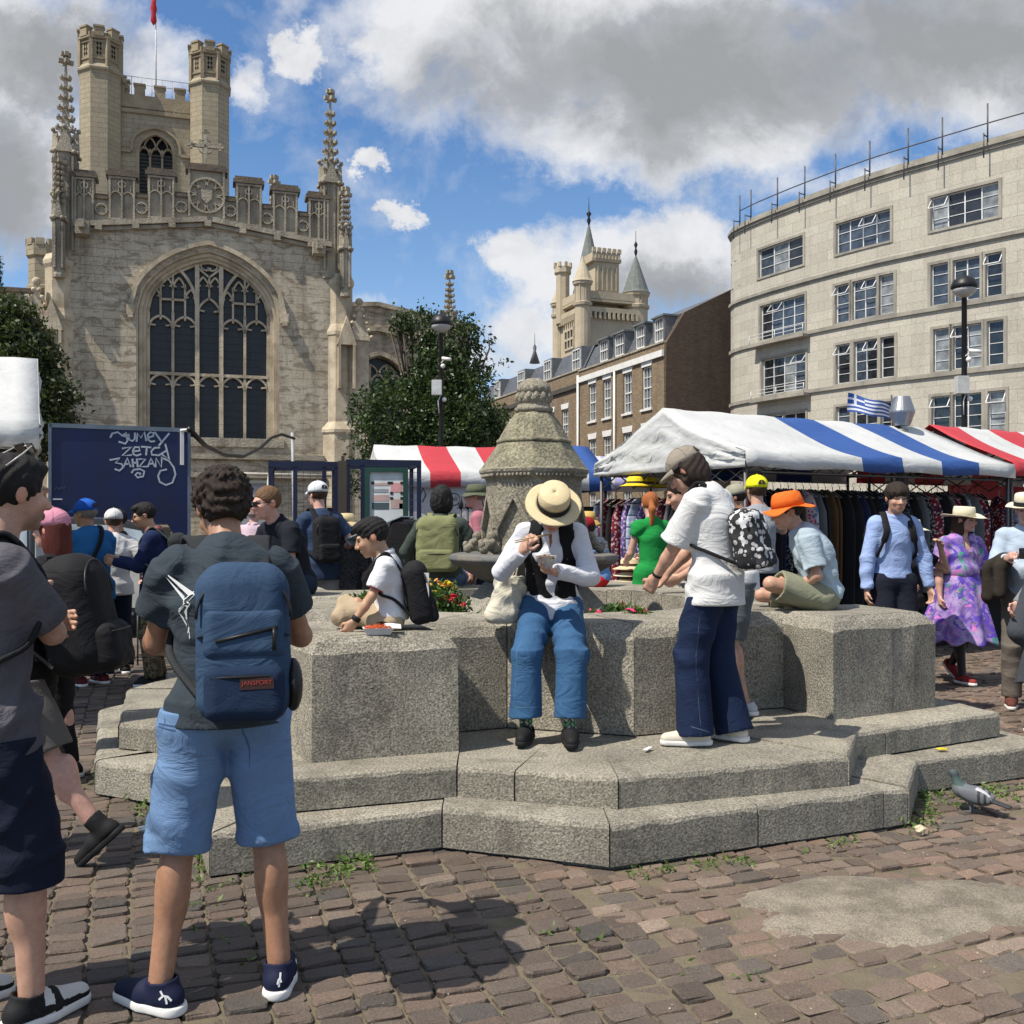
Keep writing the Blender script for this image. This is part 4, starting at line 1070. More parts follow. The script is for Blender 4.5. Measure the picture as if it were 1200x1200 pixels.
    poly = [(P(s, .39).x, P(s, .39).y) for s in np.linspace(0, S[-1], 60)]
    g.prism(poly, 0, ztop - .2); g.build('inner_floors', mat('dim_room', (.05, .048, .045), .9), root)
    g = MB()
    shell(g, 0, S[-1], ztop, ztop + .12, -.17, .5); shell(g, 0, S[-1], ztop - .14, ztop, -.09, .02); shell(g, 0, S[-1], ztop + .12, ztop + .3, -.06, .4)
    shell(g, 0, S[-1], 13.05, 13.2, -.12, .02); shell(g, 0, S[-1], 12.98, 13.05, -.06, .02)
    for z in (10.52, 7.72, 4.85): shell(g, 0, S[-1], z, z + .17, -.1, .02)
    g.build('cornice', WTR, root)
    METAL = mat('window_metal', (.72, .73, .72), .45)
    rr = random.Random(5)
    CG = [glassmat('pane_sky', (.03, .04, .055), .06), glassmat('pane_dark', (.012, .014, .017), .06), glassmat('pane_curtain', (.13, .14, .145), .2)]
    for ri, (z0, z1, bays) in enumerate(rows):
        for (pa, pb, n) in bays:
            s0, s1 = sorted((hit(pa), hit(pb))); w = empty('window'); w.parent = root
            g = MB(); gl = MB(); st = MB()
            def slab(G, a, b, za, zb, o0, o1): shell(G, a, b, za, zb, o0, o1)
            e = .05
            shell(g, s0, s1, z0, z0 + e, .12, .2); shell(g, s0, s1, z1 - e, z1, .12, .2)
            for k in range(n + 1):
                s = s0 + (s1 - s0) * k / n; a_ = max(s0, s - e * (.5 if 0 < k < n else 1)); b_ = min(s1, s + e * (.5 if 0 < k < n else 1)); shell(g, a_, b_, z0 + e, z1 - e, .115, .205)
            nr = 3 if ri == 0 else 4
            for k in range(1, nr): z = z0 + (z1 - z0) * k / nr; shell(g, s0 + e, s1 - e, z - .013, z + .013, .13, .19)
            if n == 4 and ri > 0:
                for k in range(4): s = s0 + (s1 - s0) * (k + .5) / 4; 
            g.build('frame', METAL, w)
            for k in range(n):
                a_, b_ = s0 + (s1 - s0) * k / n, s0 + (s1 - s0) * (k + 1) / n
                gl.mi = rr.choice([0, 0, 1, 1, 2]) if ri < 2 else rr.choice([0, 1, 1, 1, 2])
                shell(gl, a_ + .02, b_ - .02, z0 + .02, z1 - .02, .16, .175)
            gl.build('pane', CG, w)
            if rr.random() < .4:                            # a casement standing open
                k = rr.randrange(n); a_, b_ = s0 + (s1 - s0) * k / n, s0 + (s1 - s0) * (k + 1) / n
                g = MB(); p, q = P(a_, .1), P(b_, .1); zt_ = z1 - .03; hh = (z1 - z0) / (3 if ri == 0 else 4); dr = (q - p); out = -Vector((dr.y, -dr.x)).normalized() * .35
                A_, B_ = Vector((p.x, p.y, zt_)), Vector((q.x, q.y, zt_)); C_, D_ = Vector((q.x + out.x, q.y + out.y, zt_ - hh)), Vector((p.x + out.x, p.y + out.y, zt_ - hh))
                for u_, v_ in ((A_, B_), (B_, C_), (C_, D_), (D_, A_)): g.tube([u_, v_], .025, 4, smooth=False)
                g.build('open_sash', METAL, w)
            st = MB(); shell(st, s0 - .14, s0 - .01, z0 - .1, z1 + .12, -.035, .05); shell(st, s1 + .01, s1 + .14, z0 - .1, z1 + .12, -.035, .05); shell(st, s0 - .01, s1 + .01, z1 + .0, z1 + .12, -.03, .05); shell(st, s0 - .01, s1 + .01, z0 - .1, z0, -.05, .14)
            st.build('surround', WTR, w)
            if (pa in (891, 893)) :                          # shallow balcony under the corner windows
                g = MB(); shell(g, s0 - .35, s1 + .35, z0 - .35, z0 - .22, -.5, 0); g.build('balcony_slab', WTR, w)
                g = MB()
                for s in np.linspace(s0 - .3, s1 + .3, 3): p = P(s, -.45); g.tube([(p.x, p.y, z0 - .22), (p.x, p.y, z0 + .25)], .02, 5)
                for zz in (z0 + .05, z0 + .22): g.tube([(P(s, -.45).x, P(s, -.45).y, zz) for s in np.linspace(s0 - .3, s1 + .3, 8)], .015, 5)
                g.build('balcony_rail', METAL, w)
    # scaffold-tube edge rail
    g = MB(); s = .6; hs = []
    for px in (868, 881, 912, 944, 980, 1020, 1065, 1105, 1158, 1215, 1280):
        s = hit(px)
        if s is None: continue
        p = P(s, -.05); g.tube([(p.x, p.y, ztop + .1), (p.x, p.y, ztop + 1.75)], .035, 6); hs.append(s)
        q = P(s, -.42); g.tube([(q.x, q.y, ztop - .55), (q.x, q.y, ztop + .45)], .03, 6); g.tube([(q.x, q.y, ztop + .38), (p.x, p.y, ztop + .38)], .03, 6)
    for z in (ztop + .95,): g.tube([(P(s, -.05).x, P(s, -.05).y, z) for s in np.linspace(min(hs), max(hs), 60)], .03, 6)
    g.build('guard_rail', mat('scaffold_tube', (.10, .10, .105), .5, metal=.3), root)
curved_building()
# ================================================================= TREES
def leafmat(name, c1, c2):
    m = bpy.data.materials.new(name); m.use_nodes = True; m.node_tree.nodes.clear(); t = NT(m.node_tree)
    a = t.new('ShaderNodeAttribute', attribute_name='tone').outputs['Fac']
    c = t.mix(a, c1, c2)
    b = t.new('ShaderNodeBsdfPrincipled', {'Base Color': c, 'Roughness': .45, 'Specular IOR Level': .4})
    tr = t.new('ShaderNodeBsdfTranslucent', {'Color': t.mix(1.0, c, (1.2, 1.5, .6), 'MULTIPLY')})
    mx = t.new('ShaderNodeMixShader', {0: .25, 1: b.outputs[0], 2: tr.outputs[0]})
    t.l.new(mx.outputs[0], t.new('ShaderNodeOutputMaterial').inputs[0]); return m
BARK = mat('bark', (.10, .08, .06), .95, bump=1, bsc=20, bdist=.02)
def leaves(name, centres, nper, spread, size, m, parent, seed=1, elong=1.8, kind=None):
    """small folded leaves clustered around centre points (n,3)"""
    rg = np.random.default_rng(seed); C = np.repeat(centres, nper, 0); n = len(C)
    P = C + rg.normal(0, 1, (n, 3)) * spread * rg.uniform(.3, 1, (n, 1))
    d = rg.normal(0, 1, (n, 3)); d /= np.linalg.norm(d, axis=1)[:, None]
    e = np.cross(d, rg.normal(0, 1, (n, 3))); e /= np.linalg.norm(e, axis=1)[:, None]
    s = size * rg.uniform(.6, 1.3, (n, 1)); nn = np.cross(d, e)
    V = np.stack([P, P + e * s * .45 + d * s * elong * .4 + nn * s * .12, P + d * s * elong, P - e * s * .45 + d * s * elong * .4 + nn * s * .12], 1).reshape(-1, 3)
    me = bpy.data.meshes.new(name); me.vertices.add(len(V)); me.vertices.foreach_set('co', V.astype(np.float32).ravel())
    me.loops.add(n * 4); me.loops.foreach_set('vertex_index', np.arange(n * 4, dtype=np.int32)); me.polygons.add(n)
    me.polygons.foreach_set('loop_start', (np.arange(n) * 4).astype(np.int32)); me.polygons.foreach_set('loop_total', np.full(n, 4, np.int32)); me.update(calc_edges=True)
    tone = np.repeat(np.clip(rg.normal(.5, .25, n) + np.repeat(rg.normal(0, .2, len(centres)), nper), 0, 1), 4)
    ca = me.color_attributes.new('tone', 'FLOAT_COLOR', 'POINT'); cc = np.ones((n * 4, 4), np.float32); cc[:, :3] = tone[:, None]; ca.data.foreach_set('color', cc.ravel())
    me.materials.append(m); o = bpy.data.objects.new(name, me); COL.objects.link(o); o.parent = parent
    if kind: o['kind'] = kind
    return o
LF1 = leafmat('holly_leaf', (.014, .028, .010), (.065, .10, .03)); LF2 = leafmat('shrub_leaf', (.022, .034, .012), (.09, .105, .038))
def tree(name, base, h, blobs, label, cat, m, ncl, nper, leaf, seed, spread=.28):
    root = empty(name, base, 0, label, cat); r_ = random.Random(seed); g = MB(); rg = np.random.default_rng(seed)
    cs = []
    for (c, rad, w) in blobs:
        k = int(ncl * w)
        v = rg.normal(0, 1, (k, 3)); v /= np.linalg.norm(v, axis=1)[:, None]; rr = rg.uniform(.25, 1, (k, 1)) ** .45
        lump = 1 + .22 * np.sin(v[:, :1] * 5 + seed) * np.cos(v[:, 2:] * 6 + v[:, 1:2] * 4)
        cs.append(np.array(c) + v * rr * lump * np.array(rad))
        top = Vector(c)
        g.tube([(0, 0, 0), (c[0] * .15, c[1] * .15, h * .2), (c[0] * .6, c[1] * .6, c[2] * .6), (c[0], c[1], c[2])], [.16, .13, .07, .03], 7)
        for q in range(7):
            p = cs[-1][r_.randrange(k)]; g.tube([(c[0] * .5, c[1] * .5, c[2] * .6), tuple((np.array(c) + p) / 2 + rg.normal(0, .15, 3)), tuple(p)], [.05, .03, .008], 5)
    g.lathe([(.3, -.05), (.2, .3), (.16, h * .3)], 10)
    g.build('trunk', BARK, root)
    leaves('crown', np.concatenate(cs), nper, spread, leaf, m, root, seed)
    return root
b = gp(505, 660); b = Vector((xd(500, 33), 33, 0))
def tb(px, py, d, ref): p = at(px, py, d); return (p.x - ref.x, p.y - ref.y, p.z)
tree('holly_tree', b, 8, [(tb(478, 495, 33, b), (1.9, 1.5, 1.5), 1.2), (tb(530, 500, 32.6, b), (1.7, 1.4, 1.4), 1.1), (tb(515, 440, 33, b), (1.1, 1.0, 1.3), .5), (tb(548, 455, 33, b), (.9, .9, 1.1), .2), (tb(495, 385, 33, b), (.8, .7, .65), .13), (tb(545, 392, 33, b), (.6, .6, .7), .09), (tb(572, 498, 33, b), (.7, .8, .7), .2), (tb(470, 380, 33, b), (.4, .4, .35), .04), (tb(500, 555, 33, b), (2.4, 1.5, 1.2), 1), (tb(560, 420, 33, b), (.7, .6, .8), .05)],
     'large dark green tree beside the church aisle, behind the street lamp', 'tree', LF1, 620, 13, .085, 3, .17)
b = Vector((xd(6, 28), 28, 0))
tree('shrub_tree', b, 7, [(tb(-4, 420, 28, b), (1.7, 1.3, 1.2), 1), (tb(34, 425, 28, b), (.7, .7, .9), .25), (tb(46, 480, 28, b), (.95, .8, 1.3), .6), (tb(0, 500, 28, b), (2, 1.3, 1.5), 1), (tb(68, 470, 28, b), (.5, .6, .8), .08), (tb(15, 372, 28, b), (.8, .7, .5), .2)],
     'bushy green tree at the left edge in front of the church buttress', 'tree', LF2, 600, 13, .09, 5, .17)
b = Vector((xd(-6, 34), 34, 0))
root = empty('cypress', b, 0, 'dark narrow cypress tip above the bushy tree at the left edge', 'tree')
g = MB(); g.tube([(0, 0, 0), (0, 0, 9.6)], [.2, .03], 8); g.build('trunk', BARK, root)
rg = np.random.default_rng(8); zz = rg.uniform(2, 10.6, 900); an = rg.uniform(0, 6.3, 900); rr = (1 - (zz - 2) / 9) * .9 * rg.uniform(.4, 1, 900)
leaves('crown', np.stack([rr * np.cos(an), rr * np.sin(an), zz], 1), 9, .12, .06, LF1, root, 4, 2.4)

# ================================================================= STREET FURNITURE
def lamp(px, d, ytop, label, ybox, seed):
    b = Vector((xd(px, d), d, 0)); root = empty('street_lamp', b, 0, label, 'street lamp'); zt = zd(ytop, d); g = MB()
    g.lathe([(.14, 0), (.14, 1.0), (.10, 1.15), (.075, 1.3), (.065, zt - .55), (.1, zt - .5), (.1, zt - .42), (.05, zt - .4)], 12); g.build('post', IRON, root)
    g = MB(); g.lathe([(.10, zt - .42), (.28, zt - .36), (.33, zt - .3), (.32, zt - .24), (.27, zt - .12), (.14, zt - .03), (.05, zt), (.03, zt + .12)], 20); g.build('lamp_hood', IRON, root)
    g = MB(); g.lathe([(.05, zt - .58), (.2, zt - .5), (.29, zt - .4), (.29, zt - .34)], 20); g.build('lamp_glass', mat('frosted_glass', (.42, .42, .40), .25, spec=.6), root)
    zb = zd(ybox, d); g = MB(); g.box((-.12, -.12, zb), (.3, .2, .45)); g.build('control_box', mat('light_grey_box', (.55, .56, .55), .6), root, bevel=.01)
    g = MB(); g.tube([(0, -.05, zb + .75), (.12, -.2, zb + .85)], .02, 6); g.tube([(.05, -.15, zb + .88), (.3, -.3, zb + .82)], .05, 8); g.sphere((.06, -.12, zb + .65), .07, 8, 6); g.build('security_camera', WHT, root)
    g = MB(); g.tube([(0, -.1, zb - .2), (-.08, -.14, zb - .4), (-.06, -.1, zb - .75)], .015, 5); g.sphere((.1, -.1, zb - .35), .07, 8, 6); g.build('aerial', WHT, root)
    return root
lamp(517, 30, 368, 'black street lamp post with white camera box in front of the dark tree', 455, 1)
lamp(1130, 25.6, 323, 'black street lamp post with grey box standing before the curved stone building', 452, 2)
g = MB()

def strokes(parent, name, polys, w, loc, m, th=.004, seg=None):
    """painted marks as thin raised ribbons on a plane; loc maps a pixel to local (x,z); drawn at y=-th"""
    g = MB()
    for P in polys:
        Q = [loc(*p) for p in P]
        g.strip2(Q, w, -th, -.001)
    return g.build(name, m, parent)

def container():
    A = R(25); o, L = pl_frame(58, 16.4, A)
    root = empty('box_trailer', (o.x, o.y, 0), A, 'dark blue box trailer covered with white graffiti behind the queue', 'trailer')
    W_, H_ = L(222, 505)[0], 3.19; NV = mat('navy_panel', (.012, .022, .085), .45, (.016, .02, .055), sc1=1.5, det=6, bump=.15, bsc=3, bdist=.02)
    g = MB(); g.bb(0, W_, 0, 5, .55, H_); g.build('box', NV, root, bevel=.02)
    g = MB(); g.bb(-.02, .03, -.02, 0, .55, H_ + .01); g.bb(W_ - .03, W_ + .02, -.02, 0, .55, H_ + .01); g.bb(0, W_, -.02, 0, H_ - .05, H_ + .02); g.build('edge_trim', mat('blue_grey_trim', (.16, .2, .24), .5), root)
    g = MB(); x, z = L(213, 505); z2 = L(213, 545)[1]; g.bb(x - .03, x + .03, -.06, -.02, z2, z); g.tube([(x - .03, -.06, z), (x + .12, -.09, z + .02)], .025, 6); g.build('door_bar', WHT, root)
    g = MB()
    for y in (585, 598): a, z = L(62, y); g.bb(a, a + .14, -.03, -.01, z - .01, z + .01)
    g.build('hinge', WHT, root)
    g = MB(); g.bb(.1, W_ - .1, .2, 4.8, .35, .55); g.build('chassis', IRON, root)
    for y in (1.2, 3.8):
        g = MB(); g.T = Matrix.Translation((.15, y, .35)) @ Matrix.Rotation(R(90), 4, 'Y'); g.lathe([(.34, -.1), (.34, .1)], 20, smooth=False); g.build('wheel', IRON, root)
    def ZL(qx, qy): return L(qx / 5, 480 + qy / 5)
    P = [[(645, 165), (658, 140), (690, 132), (715, 152), (742, 135)], [(735, 135), (748, 180), (735, 200), (695, 188)], [(750, 142), (757, 176), (775, 184), (790, 172), (790, 135)],
         [(800, 188), (806, 138), (826, 166), (846, 130), (857, 184)], [(868, 165), (898, 155), (900, 138), (880, 132), (866, 148), (868, 176), (885, 188), (908, 184)],
         [(905, 130), (952, 196)], [(992, 138), (930, 212)],
         [(715, 228), (770, 218), (716, 270), (772, 266)], [(775, 246), (820, 240), (814, 220), (790, 220), (778, 240), (782, 262), (800, 270), (828, 260)], [(826, 217), (886, 222)], [(860, 220), (856, 268)],
         [(938, 222), (905, 224), (886, 244), (890, 264), (930, 268), (976, 240)], [(968, 200), (992, 292), (948, 262)], [(716, 152), (740, 158), (760, 150)],
         [(642, 296), (704, 284), (676, 312), (712, 318), (722, 338), (700, 358), (672, 348)], [(724, 336), (746, 284), (766, 336)], [(732, 320), (762, 316)], [(776, 288), (781, 338)], [(779, 314), (802, 310)], [(802, 286), (807, 338)],
         [(812, 290), (852, 290), (816, 334), (862, 334)], [(866, 336), (884, 286), (908, 336)], [(872, 318), (902, 316)], [(912, 338), (914, 284), (946, 338), (948, 276)],
         [(770, 372), (784, 352), (820, 348), (846, 362), (838, 392), (806, 398), (792, 382), (806, 370), (824, 374), (818, 384)],
         [(946, 282), (990, 300), (1018, 338), (1028, 380), (1010, 428), (972, 442), (936, 424), (926, 388), (940, 358), (978, 350)]]
    strokes(root, 'graffiti', P, .03, ZL, mat('spray_white', (.55, .6, .62), .7, (.4, .45, .48), sc1=20))
    strokes(root, 'graffiti', [[(320, 470), (330, 455), (345, 465)], [(345, 470), (360, 450), (365, 470)], [(370, 455), (385, 450), (375, 465)]], .008, ZL, mat('faded_tag', (.12, .16, .14), .8))
container()

def car():
    d = 13.6; root = empty('parked_car', (xd(118, d) - 1.15, d - .1, 0), R(8), 'black parked car with reflecting side windows behind the queue', 'car')
    BK = mat('black_car_paint', (.012, .012, .014), .18, spec=.6, coat=.6)
    g = MB(); prof = [(-2.1, .35), (-2.12, .75), (-1.95, .95), (-1.1, 1.05), (2.0, 1.05), (2.1, .9), (2.12, .4), (1.75, .28), (-1.7, .28)]
    g.extr(prof, 0, 1.75); g.build('body', BK, root, bevel=.06)
    g = MB(); vs = []; lo = [(-1.25, 1.04), (1.98, 1.04), (1.72, 1.55), (1.4, 1.66), (-.35, 1.68), (-.7, 1.55)]
    g.extr([(-1.25, 1.04), (1.98, 1.04), (1.72, 1.55), (1.35, 1.64), (-.35, 1.67), (-.75, 1.5)], .14, 1.61); g.build('cabin', BK, root, bevel=.05)
    GS = glassmat('car_glass', (.25, .3, .33), .03)
    for P in ([(-1.0, 1.08), (.15, 1.08), (.15, 1.56), (-.35, 1.57), (-.66, 1.44)], [(.25, 1.08), (1.2, 1.08), (1.2, 1.54), (.25, 1.57)], [(1.3, 1.08), (1.84, 1.08), (1.64, 1.46), (1.3, 1.53)]):
        g = MB(); g.extr(P, .12, .15); g.build('side_window', GS, root)
    for x in (-1.35, 1.35):
        w = empty('wheel', (x, .06, .33)); w.parent = root
        g = MB(); g.T = Matrix.Rotation(R(90), 4, 'X'); g.lathe([(.24, -.1), (.33, -.08), (.33, .08), (.24, .1)], 28); g.build('tyre', mat('tyre', (.02, .02, .02), .9), w)
        g = MB(); g.T = Matrix.Rotation(R(90), 4, 'X'); g.lathe([(.23, -.05), (.23, .08)], 24); 
        for k in range(5): an = R(72 * k); g.box((.13 * math.cos(an), .13 * math.sin(an), .1), (.2, .04, .03), an)
        g.build('rim', mat('alloy', (.35, .35, .36), .35, metal=.8), w)
    g = MB(); g.sphere((-.62, -.1, 1.12), .1, 8, 6, (1.1, .8, .7)); g.build('wing_mirror', BK, root)
    g = MB(); g.tube([(-2.0, -.012, .62), (2.0, -.012, .62)], .03, 4); g.build('side_trim', mat('dark_trim', (.03, .03, .03), .6), root)
    g = MB(); g.sphere((-1.98, .2, .82), .12, 8, 6, (1, 1, .6)); g.build('headlight', GS, root)
    return root
car()

def cages():
    NVY = mat('navy_steel', (.012, .018, .05), .5); d = 14.0
    wire = mat('wire', (.12, .125, .13), .5, metal=.5)
    def frame(px0, px1, dd, ytop, label, mids, dep=1.0, m=NVY, ang=R(12)):
        o, L = pl_frame(px0, dd, ang); root = empty('metal_cage', (o.x, o.y, 0), ang, label, 'cage'); W_ = L(px1, 600)[0]; H = zd(ytop, dd)
        for x in [0] + [L(p, 600)[0] for p in mids] + [W_]:
            g = MB(); g.bb(x - .03, x + .03, -.03, .03, 0, H); g.build('post', m, root)
        for x in (0, W_): g = MB(); g.bb(x - .03, x + .03, dep - .03, dep + .03, 0, H); g.build('post', m, root)
        g = MB(); g.bb(-.03, W_ + .03, -.035, .035, H, H + .08); g.bb(-.03, W_ + .03, dep - .03, dep + .03, H, H + .07)
        g.bb(-.03, .03, .035, dep, H, H + .07); g.bb(W_ - .03, W_ + .03, .035, dep, H, H + .07); g.bb(0, W_, -.03, .03, .1, .18); g.build('rail', m, root)
        g = MB(); z = .2
        while z < H: g.tube([(0, 0, z), (W_, 0, z)], .0035, 4, False); z += .1
        x = .05
        while x < W_: g.tube([(x, 0, .15), (x, 0, H)], .0035, 4, False); x += .1
        g.build('mesh_panel', wire, root)
        return root, L
    frame(317, 394, 14.0, 547, 'open navy steel cage frame to the left of the notice board', (346, 380))
    frame(408, 491, 14.2, 545, 'navy steel cage frame standing around the notice board', (425,))
    o, L = pl_frame(401, 13.8, 0); root = empty('wooden_post', (o.x, o.y, 0), 0, 'dark weathered square post between the two navy cages', 'post')
    g = MB(); g.bb(-.06, .06, 0, .12, 0, zd(540, 13.8)); g.bb(-.02, .02, .04, .08, zd(540, 13.8), zd(534, 13.8)); g.build('shaft', mat('dark_wood', (.05, .042, .035), .85, bump=.5, bsc=30), root)
    # notice board
    o, L = pl_frame(428, 13.3, 0); nb = empty('notice_board', (o.x, o.y, 0), 0, 'notice board with dark green frame showing a large white market poster', 'notice board')
    W_ = L(478, 600)[0]; zt, zb = L(430, 548)[1], L(430, 650)[1]; GRN = mat('green_frame', (.01, .05, .035), .5)
    g = MB(); g.bb(0, .06, -.05, .05, zb, zt); g.bb(W_ - .06, W_, -.05, .05, zb, zt); g.bb(.06, W_ - .06, -.05, .05, zt - .06, zt); g.bb(.06, W_ - .06, -.05, .05, zb, zb + .06); g.build('frame', GRN, nb)
    g = MB(); g.bb(.1, .16, 0, .06, 0, zb); g.bb(W_ - .16, W_ - .1, 0, .06, 0, zb); g.build('leg', GRN, nb)
    g = MB(); g.bb(.06, W_ - .06, -.01, .02, zb + .06, zt - .06); g.build('poster', mat('poster_white', (.62, .66, .66), .4), nb)
    def bx(a, b, c, e, col, nm):
        x0, z0 = L(a, c); x1, z1 = L(b, e); g = MB(); g.bb(x0, x1, -.014, -.0105, z1, z0); g.build('print_block', mat(nm, col, .5), nb)
    bx(437, 457, 566, 569, (.5, .35, .32), 'ink_pink'); bx(458, 471, 566, 577, (.6, .3, .3), 'ink_red'); bx(437, 455, 573, 577, (.3, .32, .35), 'ink_grey'); bx(437, 456, 580, 587, (.55, .4, .38), 'ink_pink')
    bx(458, 472, 585, 596, (.5, .36, .36), 'ink_pink'); bx(436, 456, 589, 597, (.06, .09, .10), 'ink_dark'); bx(468, 472, 590, 596, (.06, .09, .10), 'ink_dark')
    g = MB()
    for (a, b) in ((437, 566), (456, 566), (459, 566), (471, 566), (459, 578), (471, 578), (459, 584), (471, 584)): x, z = L(a, b); g.bb(x - .02, x + .02, -.016, -.0145, z - .018, z + .018)
    g.build('print_mark', mat('ink_black', (.02, .02, .02), .5), nb)
cages()
# cabinets against the church wall
A = R(17.1); o, L = pl_frame(246, 36.5, A); root = empty('utility_cabinet', (o.x, o.y, 0), A, 'pale grey double door cabinet against the foot of the church wall', 'cabinet')
g = MB(); W_ = L(318, 600)[0]; H = L(280, 566)[1]; g.bb(0, W_, 0, .8, 0, H); g.build('body', mat('pale_grey_steel', (.36, .38, .39), .55, (.3, .32, .33)), root)
for k in range(2):
    g = MB(); g.bb(.06 + k * W_ / 2, W_ / 2 - .06 + k * W_ / 2, -.03, 0, .15, H - .12); g.build('door', mat('pale_grey_steel'), root)
g = MB(); g.bb(-.1, W_ + .1, -.1, .85, H, H + .1); g.tube([(-.2, -.1, H + .35), (W_ + 2.2, -.1, H + .3)], .06, 6); g.tube([(W_ - .1, -.1, 0), (W_ - .1, -.1, H + .3)], .07, 6); g.build('pipe', mat('cream_pipe', (.45, .42, .36), .6), root)
g = MB(); 
pts = [at(222, 503, 17.2), at(240, 522, 20), at(262, 533, 24), at(285, 535, 28), at(305, 525, 31), at(318, 513, 33), at(330, 509, 34), at(345, 514, 35)]
g.tube(pts, .05, 6); tag(g.build('cable', IRON), 'black cable looping from the blue trailer to a thin pole by the church', 'cable')
g = MB(); p = at(346, 507, 35); g.tube([(p.x, p.y, 0), (p.x - .1, p.y, p.z)], .06, 6); tag(g.build('pole', mat('galv_pole')), 'thin grey pole holding up the black cable beside the church', 'pole')
# iron railing behind the olive backpack
o, L = pl_frame(540, 13.2, R(10)); root = empty('iron_railing', (o.x, o.y, 0), R(10), 'short black iron railing with pointed tops left of the stone column', 'railing')
W_ = L(572, 600)[0]
for k in range(5):
    g = MB(); x = W_ * k / 4; g.tube([(x, 0, 0), (x, 0, 1.75)], .014, 6); g.lathe([(.012, 1.74), (.035, 1.8), (.03, 1.83), (.004, 1.93)], 6, (x, 0, 0)); g.tube([(x - .05, 0, 1.76), (x, 0, 1.8), (x + .05, 0, 1.76)], .008, 5); g.build('upright', IRON, root)
g = MB(); g.bb(0, W_, -.015, .015, 1.55, 1.59); g.bb(0, W_, -.015, .015, .2, .24); g.build('rail', IRON, root)

# ================================================================= MARKET STALLS
CLOTH = {}
def clothmat(name, col, rough=.6, bump=.25, col2=None):
    if name in MATS: return MATS[name]
    m = bpy.data.materials.new(name); m.use_nodes = True; m.node_tree.nodes.clear(); t = NT(m.node_tree)
    co = t.new('ShaderNodeTexCoord').outputs['Object']
    n = t.noise(co, 1.7, 8, .65); dirt = t.noise(co, 6, 8, .7, .5)
    c = t.mix(1.0, (*col, 1) if 0 else t.mix(0.0, col, col), t.ramp(n, [(.3, .86), (.6, 1.0)]), 'MULTIPLY')
    c = t.mix(t.ramp(dirt, [(.55, 0.0), (.8, .3)]), c, tuple(x * .6 for x in (.35, .33, .3)))
    b = t.new('ShaderNodeBsdfPrincipled', {'Base Color': c, 'Roughness': rough, 'Specular IOR Level': .35})
    tr = t.new('ShaderNodeBsdfTranslucent', {'Color': c})
    mx = t.new('ShaderNodeMixShader', {0: .18, 1: b.outputs[0], 2: tr.outputs[0]})
    w = t.noise(t.vmath('MULTIPLY', co, (1, 1, 2.2)), 3.5, 5, .55, 1.2)
    bp = t.new('ShaderNodeBump', {'Height': w, 'Strength': bump, 'Distance': .06})
    t.l.new(bp.outputs[0], b.inputs['Normal'])
    t.l.new(mx.outputs[0], t.new('ShaderNodeOutputMaterial').inputs[0]); MATS[name] = m; return m
WC, BC, RC = clothmat('canvas_white', (.62, .63, .62)), clothmat('canvas_blue', (.035, .10, .33)), clothmat('canvas_red', (.55, .05, .065))
PC = clothmat('canvas_lilac', (.42, .38, .6))
def canopy(root, stripes, Dp, ze, zr, val=.18, gl=True, gr=True, seed=1, over=0.0, sag=.04):
    """stripes: [(x_end, index)] into [WC, BC, RC, PC]; local x along front, y depth"""
    r_ = random.Random(seed); X = [0]; idx = []
    for xe, k in stripes:
        n = max(1, round((xe - X[-1]) / .175)); x0 = X[-1]
        for i in range(1, n + 1): X.append(x0 + (xe - x0) * i / n); idx.append(k)
    L = X[-1]; ny = 10; g = MB()
    def z_(x, f):                                             # f 0 front eave, 1 ridge
        return ze + (zr - ze) * f - sag * math.sin(math.pi * f) * (1 + .5 * math.sin(x * 3.1 + seed)) - .02 * abs(math.sin(x * math.pi / 1.2)) * (1 - f) + .008 * math.sin(x * 9 + f * 7)
    rows = []
    prof = [(-.005, -val, 0), (.006, -val * .5, 0)] 
    def col(x):
        P = [(x, -.02 + .015 * math.sin(x * 7), ze - val + .012 * math.sin(x * 5 + 1)), (x, -.012, ze - val * .5)]
        for i in range(ny + 1): f = i / ny; P.append((x, Dp / 2 * f, z_(x, f)))
        for i in range(1, ny + 1): f = 1 - i / ny; P.append((x, Dp / 2 + Dp / 2 * i / ny, z_(x + 1, f)))
        P += [(x, Dp + .012, ze - val * .5), (x, Dp + .02, ze - val)]
        return P
    n = len(col(0)); vs = []; fs = []; ms = []
    for x in X: vs += col(x)
    for i, k in enumerate(idx):
        for j in range(n - 1): fs.append((i * n + j, (i + 1) * n + j, (i + 1) * n + j + 1, i * n + j + 1)); ms.append(k)
    g.add(vs, fs, True); g.m = ms
    for xg, on in ((0, gl), (L, gr)):
        if not on: continue
        c = col(xg); prof = [(p[1], p[2]) for p in c[2:-2]]; b = len(g.v); NB = 9; vs = []; fs = []
        for k, (y, z) in enumerate(prof):
            for j in range(NB + 1):
                f = j / NB; zz = z + (ze - val - z) * f; pull = math.sin(f * math.pi) * .025 * math.sin(y * 9 + j * 1.7) + .015 * math.sin(j * 2.2 + y * 3)
                vs.append((xg + (pull if 0 < j else 0), y, zz))
        for k in range(len(prof) - 1):
            for j in range(NB): fs.append((k * (NB + 1) + j, (k + 1) * (NB + 1) + j, (k + 1) * (NB + 1) + j + 1, k * (NB + 1) + j + 1))
        mi = len(g.m); g.add(vs, fs, True); g.m[mi:] = [stripes[0][1] if xg == 0 else stripes[-1][1]] * len(fs)
    o = g.build('canopy', [WC, BC, RC, PC], root)
    s = o.modifiers.new('thick', 'SOLIDIFY'); s.thickness = .004
    return o
STEEL = mat('frame_steel', (.09, .09, .095), .45, metal=.5)
